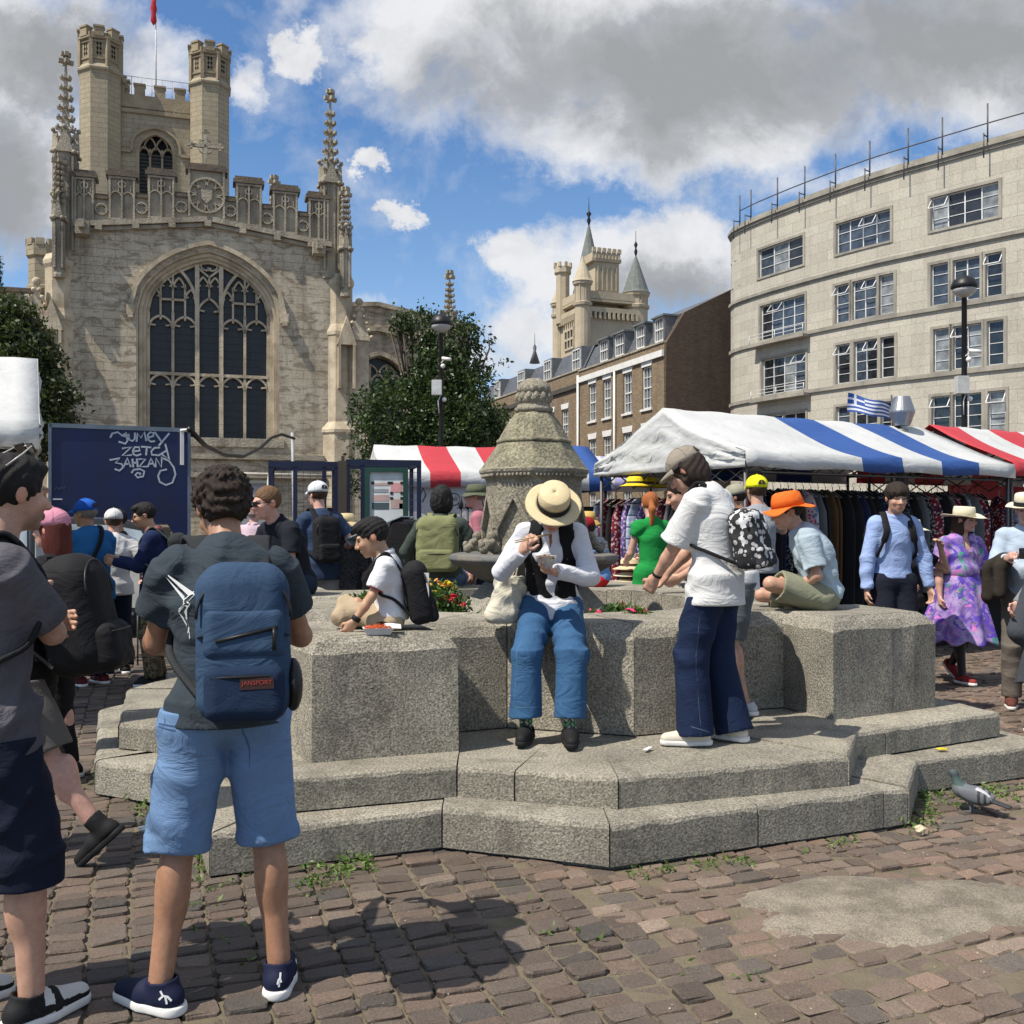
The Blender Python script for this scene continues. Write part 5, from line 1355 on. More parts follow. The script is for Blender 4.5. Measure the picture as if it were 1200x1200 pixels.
def stall_frame(root, L, Dp, ze, zr, truss=True):
    for x in (.06, L - .06):
        for y in (.06, Dp - .06): g = MB(); g.tube([(x, y, 0), (x, y, ze - .02)], .022, 8); g.build('pole', STEEL, root)
    g = MB()
    for y in (.06, Dp - .06): g.tube([(.04, y, ze - .04), (L - .04, y, ze - .04)], .016, 6)
    for x in (.06, L / 2, L - .06): g.tube([(x, .06, ze - .06), (x, Dp / 2, zr - .06)], .014, 6); g.tube([(x, Dp / 2, zr - .06), (x, Dp - .06, ze - .06)], .014, 6); g.tube([(x, .06, ze - .06), (x, Dp - .06, ze - .06)], .014, 6)
    if truss:
        n = int(L / .35)
        for k in range(n):
            a, b = .06 + (L - .12) * k / n, .06 + (L - .12) * (k + 1) / n
            g.tube([(a, .08, ze - .2), (b, .08, ze - .05)], .008, 5); g.tube([(a, .08, ze - .05), (b, .08, ze - .2)], .008, 5)
        n = int(Dp / .3)
        for k in range(n):
            a, b = .06 + (Dp - .12) * k / n, .06 + (Dp - .12) * (k + 1) / n
            g.tube([(.08, a, ze - .32), (.08, b, ze - .14)], .009, 5); g.tube([(.08, a, ze - .14), (.08, b, ze - .32)], .009, 5)
        g.tube([(.06, .08, ze - .2), (L - .06, .08, ze - .2)], .012, 6)
    g.build('truss', STEEL, root)
SA = R(31); SO = Vector((2.36, 10.1, 0))
def s2w(x, y): c, s = math.cos(SA), math.sin(SA); return (SO.x + x * c - y * s, SO.y + x * s + y * c)
st1 = empty('market_stall', SO, SA, 'clothes stall under a white and blue striped canopy with white gable end', 'market stall')
canopy(st1, [(1.74, 0), (2.42, 1), (3.12, 0), (3.83, 1), (4.56, 0)], 2.6, 2.31, 2.86, .17, gr=False, seed=2)
stall_frame(st1, 4.56, 2.6, 2.3, 2.85)
BLKC = mat('black_cloth', (.012, .012, .014), .9); 
g = MB(); g.bb(-.3, 4.5, 2.95, 2.97, 0, 1.78); g.build('back_sheet', BLKC, st1)  # black sheet added to stand in for the dark, shaded stall interior
g = MB(); g.bb(.5, 4.4, .75, 1.6, 0, .78); g.build('table', BLKC, st1)
g = MB(); g.bb(.5, 4.4, .7, 1.65, .78, .80); g.build('table_top', mat('table_cover', (.35, .34, .33), .8), st1)
st2 = empty('market_stall', (*s2w(4.6, .05), 0), SA, 'clothes stall under the red and white striped canopy at the right edge', 'market stall')
canopy(st2, [(.62, 2), (1.3, 0), (2.0, 2), (2.7, 0), (3.4, 2), (4.1, 0)], 2.4, 2.33, 2.9, .18, gl=False, gr=True, seed=5)
stall_frame(st2, 4.1, 2.3, 2.3, 2.88)
g = MB(); g.bb(0, 4.0, 2.2, 2.22, 0, 1.8); g.build('back_sheet', BLKC, st2)
g = MB(); g.bb(.2, 4.0, .6, 1.5, 0, .8); g.build('table', BLKC, st2)
g = MB(); g.bb(0, 4, .9, .92, 1.88, 2.08); g.build('red_banner', RC, st2)
# red and white stall left of the column
o, L = pl_frame(450, 16.2, R(16)); st3 = empty('market_stall', (o.x, o.y, 0), R(16), 'food stall under a red and white striped canopy left of the stone column', 'market stall')
s0 = lambda p: L(p, 570)[0]
canopy(st3, [(s0(504), 0), (s0(540), 2), (s0(576), 0), (s0(612), 2), (s0(648), 0)], 2.3, 2.42, 2.92, .26, gr=True, seed=7); stall_frame(st3, s0(648), 2.3, 2.4, 2.9, False)
g = MB(); g.bb(.1, s0(640), 2.1, 2.12, .6, 2.25); g.build('back_sheet', WC, st3)
g = MB(); g.bb(.1, s0(640), .1, .8, 0, .95); g.build('counter', WC, st3)
g = MB(); g.bb(.06, s0(640), .07, .075, 1.1, 2.2); g.build('front_sheet', clothmat('canvas_clear_white', (.66, .66, .66)), st3)
cx_, cz_ = L(533, 585)
P = [[(cx_ + .1 * math.cos(R(q * 20)), cz_ + .1 * math.sin(R(q * 20))) for q in range(19)], [(cx_ - .06, cz_ + .01), (cx_ - .03, cz_ - .02), (cx_, cz_ + .01), (cx_ + .03, cz_ - .02), (cx_ + .06, cz_ + .01)], [(cx_ - .05, cz_ + .03), (cx_ - .02, cz_ + .035)], [(cx_ + .05, cz_ + .03), (cx_ + .02, cz_ + .035)]]
g = MB()
for q in P: g.strip2(q, .012, .062, .069)
for q in ([(493, 580), (497, 572), (500, 580), (496, 588)], [(553, 575), (556, 568), (560, 578), (554, 596), (560, 600)], [(553, 585), (562, 580)]): g.strip2([L(*p) for p in q], .016, .062, .069)
g.build('stall_lettering', IRON, st3)
# blue and white stall to the right of the column, lilac and white ones behind it
o, L = pl_frame(640, 14.5, R(14)); st4 = empty('market_stall', (o.x, o.y, 0), R(14), 'small blue and white canopy stall between the column and the white gable tent', 'market stall')
s0 = lambda p: L(p, 570)[0]
canopy(st4, [(s0(662), 1), (s0(690), 0), (s0(716), 1)], 2.2, 2.33, 2.78, .28, seed=9); stall_frame(st4, s0(716), 2.2, 2.3, 2.75, False)
g = MB(); g.bb(.1, s0(714), 2.0, 2.02, .2, 1.95); g.build('back_sheet', mat('maroon_sheet', (.16, .02, .03), .8), st4)
o = at(668, 612, 19.5); st5 = empty('market_stall', (o.x, o.y, 0), R(10), 'lilac and white canopy showing above the small blue stall', 'market stall')
canopy(st5, [(.9, 0), (1.6, 3), (2.4, 0)], 2.2, 2.45, 2.95, .2, seed=11); stall_frame(st5, 2.4, 2.2, 2.4, 2.9, False)
# white tent at the left edge
o = at(46, 612, 7.5); st6 = empty('market_stall', (o.x - 3.0 * math.cos(R(26)), o.y - 3.0 * math.sin(R(26)), 0), R(26), 'plain white canopy stall cut off by the left edge', 'market stall')
canopy(st6, [(3.0, 0)], 2.4, 2.33, 2.98, .2, seed=13); stall_frame(st6, 3.0, 2.4, 2.3, 2.95, False)
g = MB(); n_ = 14
vs = []
for i in range(n_ + 1):
    for z in (2.1, 1.9, 1.6, 1.2, .8): f = (2.1 - z) / 1.3; vs.append((2.98 + .34 * f ** 1.5 * (i / n_) + .01 * math.sin(i * 2), .3 + i * .04 + .02 * math.sin(i * 1.8), z))
g.add(vs, [(i * 5 + j, (i + 1) * 5 + j, (i + 1) * 5 + j + 1, i * 5 + j + 1) for i in range(n_) for j in range(4)], True); g.build('side_sheet', clothmat('gauze', (.42, .44, .46)), st6)

# ---- hanging clothes
def patmat(name, kind, c1, c2, c3=None, s=1.0):
    if name in MATS: return MATS[name]
    m = bpy.data.materials.new(name); m.use_nodes = True; m.node_tree.nodes.clear(); t = NT(m.node_tree)
    co = t.new('ShaderNodeTexCoord').outputs['Object']; sp = t.new('ShaderNodeSeparateXYZ', {0: co})
    h = t.math('ADD', sp.outputs[0], sp.outputs[1])
    if kind == 'tartan':
        fz = t.math('GREATER_THAN', t.math('SINE', t.math('MULTIPLY', sp.outputs[2], 90 * s)), .2); fx = t.math('GREATER_THAN', t.math('SINE', t.math('MULTIPLY', h, 90 * s)), .2)
        c = t.mix(t.math('MULTIPLY', t.math('ADD', fz, fx), .5), c1, c2)
        c = t.mix(t.math('GREATER_THAN', t.math('SINE', t.math('MULTIPLY', sp.outputs[2], 45 * s)), .93), c, c3 or c2)
    elif kind == 'print':
        v = t.new('ShaderNodeTexVoronoi', {'Vector': co, 'Scale': 26 * s}); c = t.mix(t.math('LESS_THAN', v.outputs['Distance'], .38), c1, c2)
        if c3: c = t.mix(t.math('GREATER_THAN', t.noise(co, 14 * s, 3), .57), c, c3)
    elif kind == 'camo':
        n = t.noise(co, 22 * s, 3, .5, .8); c = t.mix(t.math('GREATER_THAN', n, .52), c1, c2); n2 = t.noise(t.vmath('ADD', co, (3, 1, 2)), 26 * s, 3, .5, .8)
        if c3: c = t.mix(t.math('GREATER_THAN', n2, .57), c, c3)
    elif kind == 'stripe': c = t.mix(t.math('GREATER_THAN', t.math('SINE', t.math('MULTIPLY', sp.outputs[2], 160 * s)), 0.0), c1, c2)
    b = t.new('ShaderNodeBsdfPrincipled', {'Base Color': c, 'Roughness': .85, 'Specular IOR Level': .15})
    bp = t.new('ShaderNodeBump', {'Height': t.noise(co, 25, 5), 'Strength': .3, 'Distance': .01}); t.l.new(bp.outputs[0], b.inputs['Normal'])
    t.l.new(b.outputs[0], t.new('ShaderNodeOutputMaterial').inputs[0]); MATS[name] = m; return m
GM = [('red tartan', patmat('cloth_red_tartan', 'tartan', (.35, .03, .03), (.04, .02, .03), (.6, .5, .4))), ('plain navy', mat('cloth_navy', (.012, .018, .05), .9, bump=.3)), ('black', mat('cloth_black', (.012, .012, .013), .9, bump=.3)),
      ('purple flowered', patmat('cloth_purple_print', 'print', (.16, .10, .28), (.5, .42, .6), (.04, .03, .08))), ('brown', mat('cloth_brown', (.10, .055, .02), .9, bump=.3)), ('grey', mat('cloth_grey', (.12, .125, .13), .9, bump=.3)),
      ('blue checked', patmat('cloth_blue_check', 'tartan', (.25, .32, .45), (.5, .52, .58), (.03, .05, .15))), ('black and white dotted', patmat('cloth_dots', 'print', (.02, .02, .022), (.25, .25, .26), None, 1.6)),
      ('dark red patterned', patmat('cloth_red_print', 'print', (.2, .02, .03), (.5, .4, .4), (.04, .02, .05))), ('white and pink', patmat('cloth_pink_print', 'print', (.5, .45, .45), (.5, .06, .15), (.1, .2, .3)))]
def garment_proto(kind):
    r_ = random.Random(kind); root = empty('hanging_garment', (0, 0, 0)); g = MB(); g.smooth = True
    n = 22; Hh = r_.uniform(1.0, 1.25); wd = r_.uniform(.17, .22); th = .035; vs = []; fs = []; lev = 7
    for j in range(lev):
        f = j / (lev - 1); z = -.09 - Hh * f; ww = wd * (.55 + .45 * min(1, f * 5)) * (1 - .1 * f)
        for i in range(n):
            a = 2 * math.pi * i / n; fold = 1 + .38 * math.sin(a * 5 + kind) * (.3 + .7 * f)
            vs.append((th * math.cos(a) * fold * 1.2, ww * math.sin(a) * (1 + .08 * math.sin(a * 3)), z + (.06 * (1 - abs(math.sin(a))) if j == 0 else 0)))
    for j in range(lev - 1):
        for i in range(n): fs.append((j * n + i, j * n + (i + 1) % n, (j + 1) * n + (i + 1) % n, (j + 1) * n + i))
    fs += [tuple(range(n)), tuple(reversed(range((lev - 1) * n, lev * n)))]
    g.add(vs, fs, True); g.build('cloth', GM[kind][1], root)
    g = MB(); g.tube([(0, 0, .0), (0, .02, .025), (0, .0, .05), (0, -.02, .03)], .003, 5); g.tube([(0, 0, .0), (0, 0, -.04), (0, -.18, -.12), (0, .18, -.12), (0, 0, -.04)], .005, 5); g.build('hanger', mat('hanger_plastic', (.4, .36, .3), .5), root)
    if kind in (0, 1, 3, 5): g = MB(); g.bb(-.045, -.04, -.05, .05, -.34, -.2); g.build('price_tag', mat('tag_card', (.6, .6, .6), .7), root)
    return root
protos = [garment_proto(k) for k in range(len(GM))]; used = [False] * len(GM)
def ordinal(n): return ['first', 'second', 'third', 'fourth', 'fifth', 'sixth', 'seventh', 'eighth', 'ninth', 'tenth', 'eleventh', 'twelfth', 'thirteenth', 'fourteenth', 'fifteenth', 'sixteenth', 'seventeenth', 'eighteenth', 'nineteenth', 'twentieth'][n] if n < 20 else 'number %d' % (n + 1)
def hang(k, x, y, z, rz, label, group):
    if not used[k]: o = protos[k]; used[k] = True
    else: o = copy_tree(protos[k])
    o.location = (x, y, z); o.rotation_euler = (0, 0, rz); o['label'] = label; o['category'] = 'garment'; o['group'] = group
def railing(x0, x1, y, z, kinds, where, group, seed, rz=None, along='x', Z=None):
    r_ = random.Random(seed); n = len(kinds); cnt = {}
    for i, k in enumerate(kinds):
        f = x0 + (x1 - x0) * i / max(1, n - 1)
        p = s2w(f, y) if along == 'x' else s2w(y, f)
        c = cnt.get(k, 0); cnt[k] = c + 1
        lab = '%s %s garment, counted from the left %s' % (ordinal(c), GM[k][0], where)
        hang(k, p[0], p[1], z + r_.uniform(-.01, .01), (SA if along == 'x' else SA + R(90)) + r_.uniform(-.25, .25), lab, group)
ks = [0, 0, 1, 2, 1, 7, 2, 4, 9, 5, 2, 4, 4, 2, 2, 1, 2, 2, 1, 7, 2, 2, 7, 2, 5, 7, 8, 7, 2, 5, 8, 2, 6, 5, 8, 2]
railing(.35, 4.45, .42, 1.98, ks, 'on blue stall front rail', 'clothes on the front rail', 3)
g = MB(); a, b = s2w(.1, .22), s2w(4.5, .22)
ks = [6, 8, 2, 8, 3, 6, 3, 5, 8, 5, 2, 7, 5, 2]
railing(2.75, .75, .22, 1.9, ks, 'along the white gable end', 'clothes along the gable end', 5, along='y')
ks = [8, 6, 5, 9, 3, 6, 8, 3, 2, 8, 5, 3, 2, 6]
railing(4.7, 7.6, .3, 1.95, ks, 'under the red canopy', 'clothes under the red canopy', 7)
ks = [7, 2, 7, 5, 2, 8, 7, 2, 1, 2, 1, 2, 2, 1, 2, 5, 2, 1]
railing(.6, 4.4, 1.9, 1.9, ks, 'on blue stall rear rail', 'clothes on the rear rail', 9)
# flag and cowl behind the canopy
d = 13.6; o = at(1038, 612, d); fl = empty('flag', (o.x, o.y, 0), 0, 'small blue and white striped flag with a cross flying behind the canopy', 'flag')
g = MB(); g.tube([(.08, 0, 0), (.08, 0, zd(463, d))], .012, 6); g.tube([(.08, 0, zd(473, d)), (.3, .1, zd(474, d))], .012, 6); g.build('pole', STEEL, fl)
g = MB(); nx, nz = 18, 9; x0, x1 = xd(994, d) - o.x, .07; vs = []; fs = []; ms = []
for i in range(nx + 1):
    for j in range(nz + 1):
        f = i / nx; x = x0 + (x1 - x0) * f; zt = zd(460 + 14 * f, d); hh = .26 - .06 * f
        vs.append((x, .05 * math.sin(f * 7 + j * .15), zt - hh * j / nz + .015 * math.sin(f * 9)))
for i in range(nx):
    for j in range(nz):
        fs.append((i * (nz + 1) + j, (i + 1) * (nz + 1) + j, (i + 1) * (nz + 1) + j + 1, i * (nz + 1) + j + 1)); m_ = j % 2 == 0
        if i < 7 and j < 5: m_ = not (i == 3 or j == 2)
        ms.append(1 if m_ else 0)
g.add(vs, fs, True); g.m = ms; g.build('flag_cloth', [mat('flag_white', (.7, .7, .72), .8), mat('flag_blue', (.04, .10, .33), .8)], fl)
d = 13.2; o = at(1057, 612, d); cw = empty('vent_cowl', (o.x, o.y, 0), 0, 'shiny double cone metal chimney cowl above the striped canopy', 'chimney cowl')
g = MB(); g.lathe([(.08, 1.2), (.08, zd(503, d))], 16); g.build('pipe', mat('galv_steel', (.35, .36, .37), .35, metal=.8), cw)
g = MB(); z0, z1 = zd(499, d), zd(465, d); zm = z0 + (z1 - z0) * .45; g.lathe([(.10, z0), (.165, zm), (.165, zm + .02), (.10, z1), (.09, z1 - .02)], 24, smooth=False); g.build('cowl', mat('galv_steel'), cw)
# ================================================================= FIGURES: distance-field bodies turned into one smooth mesh each
def V3(*a): return np.array(a if len(a) > 1 else a[0], float)
def nrm(v): v = np.asarray(v, float); l = np.linalg.norm(v); return v / l if l > 1e-9 else v
def rotm(axis, deg): return np.array(Matrix.Rotation(R(deg), 3, Vector(axis)))
def field(prims, h, pad=.03, carve=(), clips=(), noise=None, shell=0):
    lo = np.full(3, 1e9); hi = np.full(3, -1e9); boxes = []
    def bbx(p):
        if p[0] in 'cf':
            a, b = np.array(p[1], float), np.array(p[2], float); r = max(p[3], p[4]); return np.minimum(a, b) - r, np.maximum(a, b) + r
        r = max(p[2]) * 1.05 + (p[4] if p[0] == 'b' and len(p) > 4 and p[4] else 0)
        if p[0] == 'b': r = np.linalg.norm(p[2]) + (p[4] or 0)
        return np.array(p[1], float) - r, np.array(p[1], float) + r
    for p in prims: a, b = bbx(p); boxes.append((a, b)); lo = np.minimum(lo, a); hi = np.maximum(hi, b)
    lo = lo - pad; hi = hi + pad; n = np.ceil((hi - lo) / h).astype(int) + 2
    X, Y, Z = [lo[i] + h * np.arange(n[i]) for i in range(3)]
    V = np.full(tuple(n), .5, np.float32)
    def ev(p, xs, ys, zs):
        x = xs[:, None, None]; y = ys[None, :, None]; z = zs[None, None, :]
        if p[0] in 'cf':
            a, b, r1, r2 = np.array(p[1], float), np.array(p[2], float), p[3], p[4]; sq = p[5] if len(p) > 5 and not isinstance(p[5], dict) else None
            ab = b - a; L2 = max(ab @ ab, 1e-9); dx, dy, dz = x - a[0], y - a[1], z - a[2]
            t = (dx * ab[0] + dy * ab[1] + dz * ab[2]) / L2; tc = np.clip(t, 0, 1)
            if p[0] == 'f': tc_ = t
            else: tc_ = tc
            qx, qy, qz = dx - tc_ * ab[0], dy - tc_ * ab[1], dz - tc_ * ab[2]
            if sq is not None:
                f, k = nrm(sq[0]), sq[1]; s = (qx * f[0] + qy * f[1] + qz * f[2]) * (k - 1); qx = qx + s * f[0]; qy = qy + s * f[1]; qz = qz + s * f[2]
            dd = np.sqrt(qx * qx + qy * qy + qz * qz) - (r1 + (r2 - r1) * tc)
            if sq is not None and sq[1] > 1: dd = dd / (1 + (sq[1] - 1) * .35)
            if p[0] == 'f': L = math.sqrt(L2); dd = np.maximum(dd, (np.abs(t - .5) - .5) * L)
            return dd
        c = np.array(p[1], float); M = np.array(p[3], float) if len(p) > 3 and p[3] is not None else np.eye(3)   # rows = local axes
        dx, dy, dz = x - c[0], y - c[1], z - c[2]
        q = [dx * M[i][0] + dy * M[i][1] + dz * M[i][2] for i in range(3)]
        if p[0] == 'e':
            r = p[2]; k0 = np.sqrt(sum((q[i] / r[i]) ** 2 for i in range(3))); k1 = np.sqrt(sum((q[i] / r[i] ** 2) ** 2 for i in range(3))); return k0 * (k0 - 1) / np.maximum(k1, 1e-6)
        r = p[2]; rad = p[4] or 0; q = [np.abs(q[i]) - r[i] + rad for i in range(3)]
        out = np.sqrt(sum(np.maximum(a, 0) ** 2 for a in q)); ins = np.minimum(np.maximum(np.maximum(q[0], q[1]), q[2]), 0); return out + ins - rad
    def sl(a, b, m):
        i0 = np.maximum(((a - m - lo) / h).astype(int), 0); i1 = np.minimum(((b + m - lo) / h).astype(int) + 2, n); return i0, i1
    for p, (a, b) in zip(prims, boxes):
        k = p[-1] if isinstance(p[-1], dict) else {}; k = k.get('k', .02)
        i0, i1 = sl(a, b, k + 3 * h); s = tuple(slice(i0[i], i1[i]) for i in range(3))
        dd = ev(p, X[s[0]], Y[s[1]], Z[s[2]]).astype(np.float32); A = V[s]
        if k > 0: hh = np.clip(.5 + .5 * (A - dd) / k, 0, 1); V[s] = A * (1 - hh) + dd * hh - k * hh * (1 - hh)
        else: V[s] = np.minimum(A, dd)
    if noise is not None:
        V += noise(X[:, None, None], Y[None, :, None], Z[None, None, :]).astype(np.float32)
    for p in carve:
        a, b = bbx(p); i0, i1 = sl(a, b, 3 * h)
        if np.any(i1 <= i0): continue
        s = tuple(slice(i0[i], i1[i]) for i in range(3)); dd = ev(p, X[s[0]], Y[s[1]], Z[s[2]]).astype(np.float32)
        V[s] = np.maximum(V[s], -dd)
    for (pt, nn) in clips:
        nn = nrm(nn); V = np.maximum(V, ((X[:, None, None] - pt[0]) * nn[0] + (Y[None, :, None] - pt[1]) * nn[1] + (Z[None, None, :] - pt[2]) * nn[2]).astype(np.float32))
    V[0], V[-1] = .5, .5; V[:, 0], V[:, -1] = .5, .5; V[:, :, 0], V[:, :, -1] = .5, .5
    return V, lo, h
def nets(V, lo, h):
    ins = V < 0; nx, ny, nz = V.shape
    c = [ins[i:nx - 1 + i, j:ny - 1 + j, k:nz - 1 + k] for i in (0, 1) for j in (0, 1) for k in (0, 1)]
    al = c[0].copy(); an = c[0].copy()
    for q in c[1:]: al &= q; an |= q
    idx = np.argwhere(an & ~al); cid = np.full((nx - 1, ny - 1, nz - 1), -1, np.int32); cid[tuple(idx.T)] = np.arange(len(idx))
    I, J, K = idx.T; S = np.zeros((len(idx), 3)); N = np.zeros(len(idx))
    corners = [(i, j, k) for i in (0, 1) for j in (0, 1) for k in (0, 1)]
    vals = {q: V[I + q[0], J + q[1], K + q[2]] for q in corners}
    for a in corners:
        for ax in range(3):
            if a[ax] == 0:
                b = list(a); b[ax] = 1; b = tuple(b); va, vb = vals[a], vals[b]; m = (va < 0) != (vb < 0)
                t = np.where(m, va / np.where(m, va - vb, 1), 0); P = np.array(a, float)[None] + 0 * t[:, None]; P = np.repeat(np.array(a, float)[None], len(t), 0); P[:, ax] = t
                S += P * m[:, None]; N += m
    P = lo + h * (idx + S / np.maximum(N, 1)[:, None])
    F_ = []
    for ax in range(3):
        s0 = [slice(None)] * 3; s1 = [slice(None)] * 3; s0[ax] = slice(0, -1); s1[ax] = slice(1, None)
        A, B = ins[tuple(s0)], ins[tuple(s1)]; e = np.argwhere(A != B); o1, o2 = (ax + 1) % 3, (ax + 2) % 3
        ok = (e[:, o1] > 0) & (e[:, o2] > 0) & (e[:, o1] < V.shape[o1] - 1) & (e[:, o2] < V.shape[o2] - 1); e = e[ok]
        def cc(d1, d2): q = e.copy(); q[:, o1] += d1; q[:, o2] += d2; return cid[q[:, 0], q[:, 1], q[:, 2]]
        Q = np.stack([cc(-1, -1), cc(0, -1), cc(0, 0), cc(-1, 0)], 1); fl = ~A[tuple(e.T)]
        Q[fl] = Q[fl][:, ::-1]; F_.append(Q)
    Fq = np.concatenate(F_); Fq = Fq[(Fq >= 0).all(1)]
    return P, Fq
def npmesh(name, P, Q, mats, parent, midx=None, tone=None, smooth=True):
    me = bpy.data.meshes.new(name); me.vertices.add(len(P)); me.vertices.foreach_set('co', P.astype(np.float32).ravel())
    me.loops.add(len(Q) * 4); me.loops.foreach_set('vertex_index', Q.astype(np.int32).ravel()); me.polygons.add(len(Q))
    me.polygons.foreach_set('loop_start', (np.arange(len(Q)) * 4).astype(np.int32)); me.polygons.foreach_set('loop_total', np.full(len(Q), 4, np.int32))
    me.polygons.foreach_set('use_smooth', np.full(len(Q), smooth)); me.update(calc_edges=True)
    for m in (mats if isinstance(mats, (list, tuple)) else [mats]): me.materials.append(m)
    if midx is not None: me.polygons.foreach_set('material_index', midx.astype(np.int32))
    if tone is not None:
        ca = me.color_attributes.new('tone', 'FLOAT_COLOR', 'POINT'); cc = np.ones((len(P), 4), np.float32); cc[:, :3] = tone; ca.data.foreach_set('color', cc.ravel())
    o = bpy.data.objects.new(name, me); COL.objects.link(o)
    if parent: o.parent = parent
    return o
def relax(P, Q, it=2, lam=.5):
    for _ in range(it):
        S = np.zeros_like(P); N = np.zeros(len(P))
        for k in range(4):
            a, b = Q[:, k], Q[:, (k + 1) % 4]
            for c in range(3): S[:, c] += np.bincount(a, P[b, c], len(P)) + np.bincount(b, P[a, c], len(P))
            N += np.bincount(a, minlength=len(P)) + np.bincount(b, minlength=len(P))
        P = P + lam * (S / np.maximum(N, 1)[:, None] - P)
    return P
def sdf_obj(name, prims, h, m, parent, it=1, tone=None, split=None, **kw):
    V, lo, h = field(prims, h, **kw); P, Q = nets(V, lo, h)
    if len(P) == 0: return None
    P = relax(P, Q, it); midx = None
    if split is not None: c = P[Q].mean(1); midx = split(c)
    return npmesh(name, P, Q, m, parent, midx, tone(P) if tone else None)

def skinmat():
    m = bpy.data.materials.new('skin'); m.use_nodes = True; m.node_tree.nodes.clear(); t = NT(m.node_tree)
    co = t.new('ShaderNodeTexCoord').outputs['Object']; a = t.new('ShaderNodeAttribute', attribute_name='tone').outputs['Color']
    c = t.mix(1.0, a, t.ramp(t.noise(co, 28, 8, .7), [(.3, .78), (.7, 1.14)]), 'MULTIPLY')
    b = t.new('ShaderNodeBsdfPrincipled', {'Base Color': c, 'Roughness': .48, 'Specular IOR Level': .4, 'Subsurface Weight': .12, 'Subsurface Radius': (.02, .008, .004), 'Subsurface Scale': .5})
    bp = t.new('ShaderNodeBump', {'Height': t.noise(co, 220, 3), 'Strength': .2, 'Distance': .002}); t.l.new(bp.outputs[0], b.inputs['Normal'])
    t.l.new(b.outputs[0], t.new('ShaderNodeOutputMaterial').inputs[0]); return m
SKIN = skinmat()
def fabric(name, col=(.5, .5, .5), rough=.9, col2=None, bump=.35, sc=4.0, sheen=0.0, weave=420):
    if name in MATS: return MATS[name]
    m = bpy.data.materials.new(name); m.use_nodes = True; m.node_tree.nodes.clear(); t = NT(m.node_tree)
    co = t.new('ShaderNodeTexCoord').outputs['Object']
    c = t.mix(t.ramp(t.noise(co, 4, 6, .6), [(.35, 0.0), (.65, 1.0)]), col, col2 or tuple(x * .86 for x in col))
    wv = t.noise(co, weave, 2, .6); c = t.mix(1.0, c, t.ramp(wv, [(.3, .85), (.7, 1.12)]), 'MULTIPLY')
    b = t.new('ShaderNodeBsdfPrincipled', {'Base Color': c, 'Roughness': rough, 'Specular IOR Level': .2, 'Sheen Weight': sheen})
    w1 = t.noise(t.vmath('MULTIPLY', co, (1, 1, 1.7)), sc, 4, .55, 1.4)
    hgt = t.math('ADD', t.math('ABSOLUTE', t.math('SUBTRACT', w1, .5)), t.math('MULTIPLY', wv, .015))
    bp = t.new('ShaderNodeBump', {'Height': hgt, 'Strength': bump, 'Distance': .04}); t.l.new(bp.outputs[0], b.inputs['Normal'])
    t.l.new(b.outputs[0], t.new('ShaderNodeOutputMaterial').inputs[0]); MATS[name] = m; return m
def hairmat(name, col, col2=None):
    if name in MATS: return MATS[name]
    m = bpy.data.materials.new(name); m.use_nodes = True; m.node_tree.nodes.clear(); t = NT(m.node_tree)
    co = t.new('ShaderNodeTexCoord').outputs['Object']; st = t.vmath('MULTIPLY', co, (1, 1, .12))
    n = t.noise(st, 160, 5, .7, .3); c = t.mix(n, col, col2 or tuple(x * 2.2 for x in col))
    b = t.new('ShaderNodeBsdfPrincipled', {'Base Color': c, 'Roughness': .6, 'Specular IOR Level': .2})
    bp = t.new('ShaderNodeBump', {'Height': n, 'Strength': .8, 'Distance': .008}); t.l.new(bp.outputs[0], b.inputs['Normal'])
    t.l.new(b.outputs[0], t.new('ShaderNodeOutputMaterial').inputs[0]); MATS[name] = m; return m
HAIR = {'black': hairmat('hair_black', (.010, .009, .009)), 'brown': hairmat('hair_brown', (.035, .02, .012)), 'dark': hairmat('hair_dark_brown', (.018, .012, .009)), 'ginger': hairmat('hair_ginger', (.20, .065, .02)), 'grey': hairmat('hair_grey', (.14, .12, .10), (.26, .24, .22)), 'light': hairmat('hair_light_brown', (.09, .05, .025)), 'red': hairmat('hair_dark_red', (.06, .014, .01))}
SK = {'light': (.50, .29, .205), 'pink': (.56, .32, .25), 'tan': (.36, .19, .115), 'brown': (.24, .12, .07), 'asian': (.46, .27, .17)}

def ik(a, t, l1, l2, hint):
    a, t = V3(a), V3(t); d = t - a; L = np.linalg.norm(d)
    if L > (l1 + l2) * .995: t = a + d / L * (l1 + l2) * .995; d = t - a; L = np.linalg.norm(d)
    L = max(L, abs(l1 - l2) + .01); u = d / L; x = (l1 * l1 - l2 * l2 + L * L) / (2 * L); hgt = math.sqrt(max(l1 * l1 - x * x, 0))
    hv = V3(hint); hv = nrm(hv - u * (hv @ u)); return a + u * x + hv * hgt, t

def wrinkle(A, seed=0, f=1.0):
    s = seed * 1.37
    def n(x, y, z):
        w = z + .35 * x + .25 * np.sin(7 * x + s) * .2 + .3 * y
        a = np.sin(26 * f * w + 2.2 * np.sin(9 * x + 11 * y + s) + s)
        b = np.sin(16 * f * (z - .8 * x + .5 * y) + 1.7 * np.sin(13 * y + 5 * z + s * 2))
        return -A * (np.abs(a) ** 3 * .9 + np.abs(b) ** 4 * .9) * np.clip(.5 + .7 * np.sin(6 * z + 7 * x + 4 * y + s), 0, 1) * np.ones_like(x + y + z)
    return n

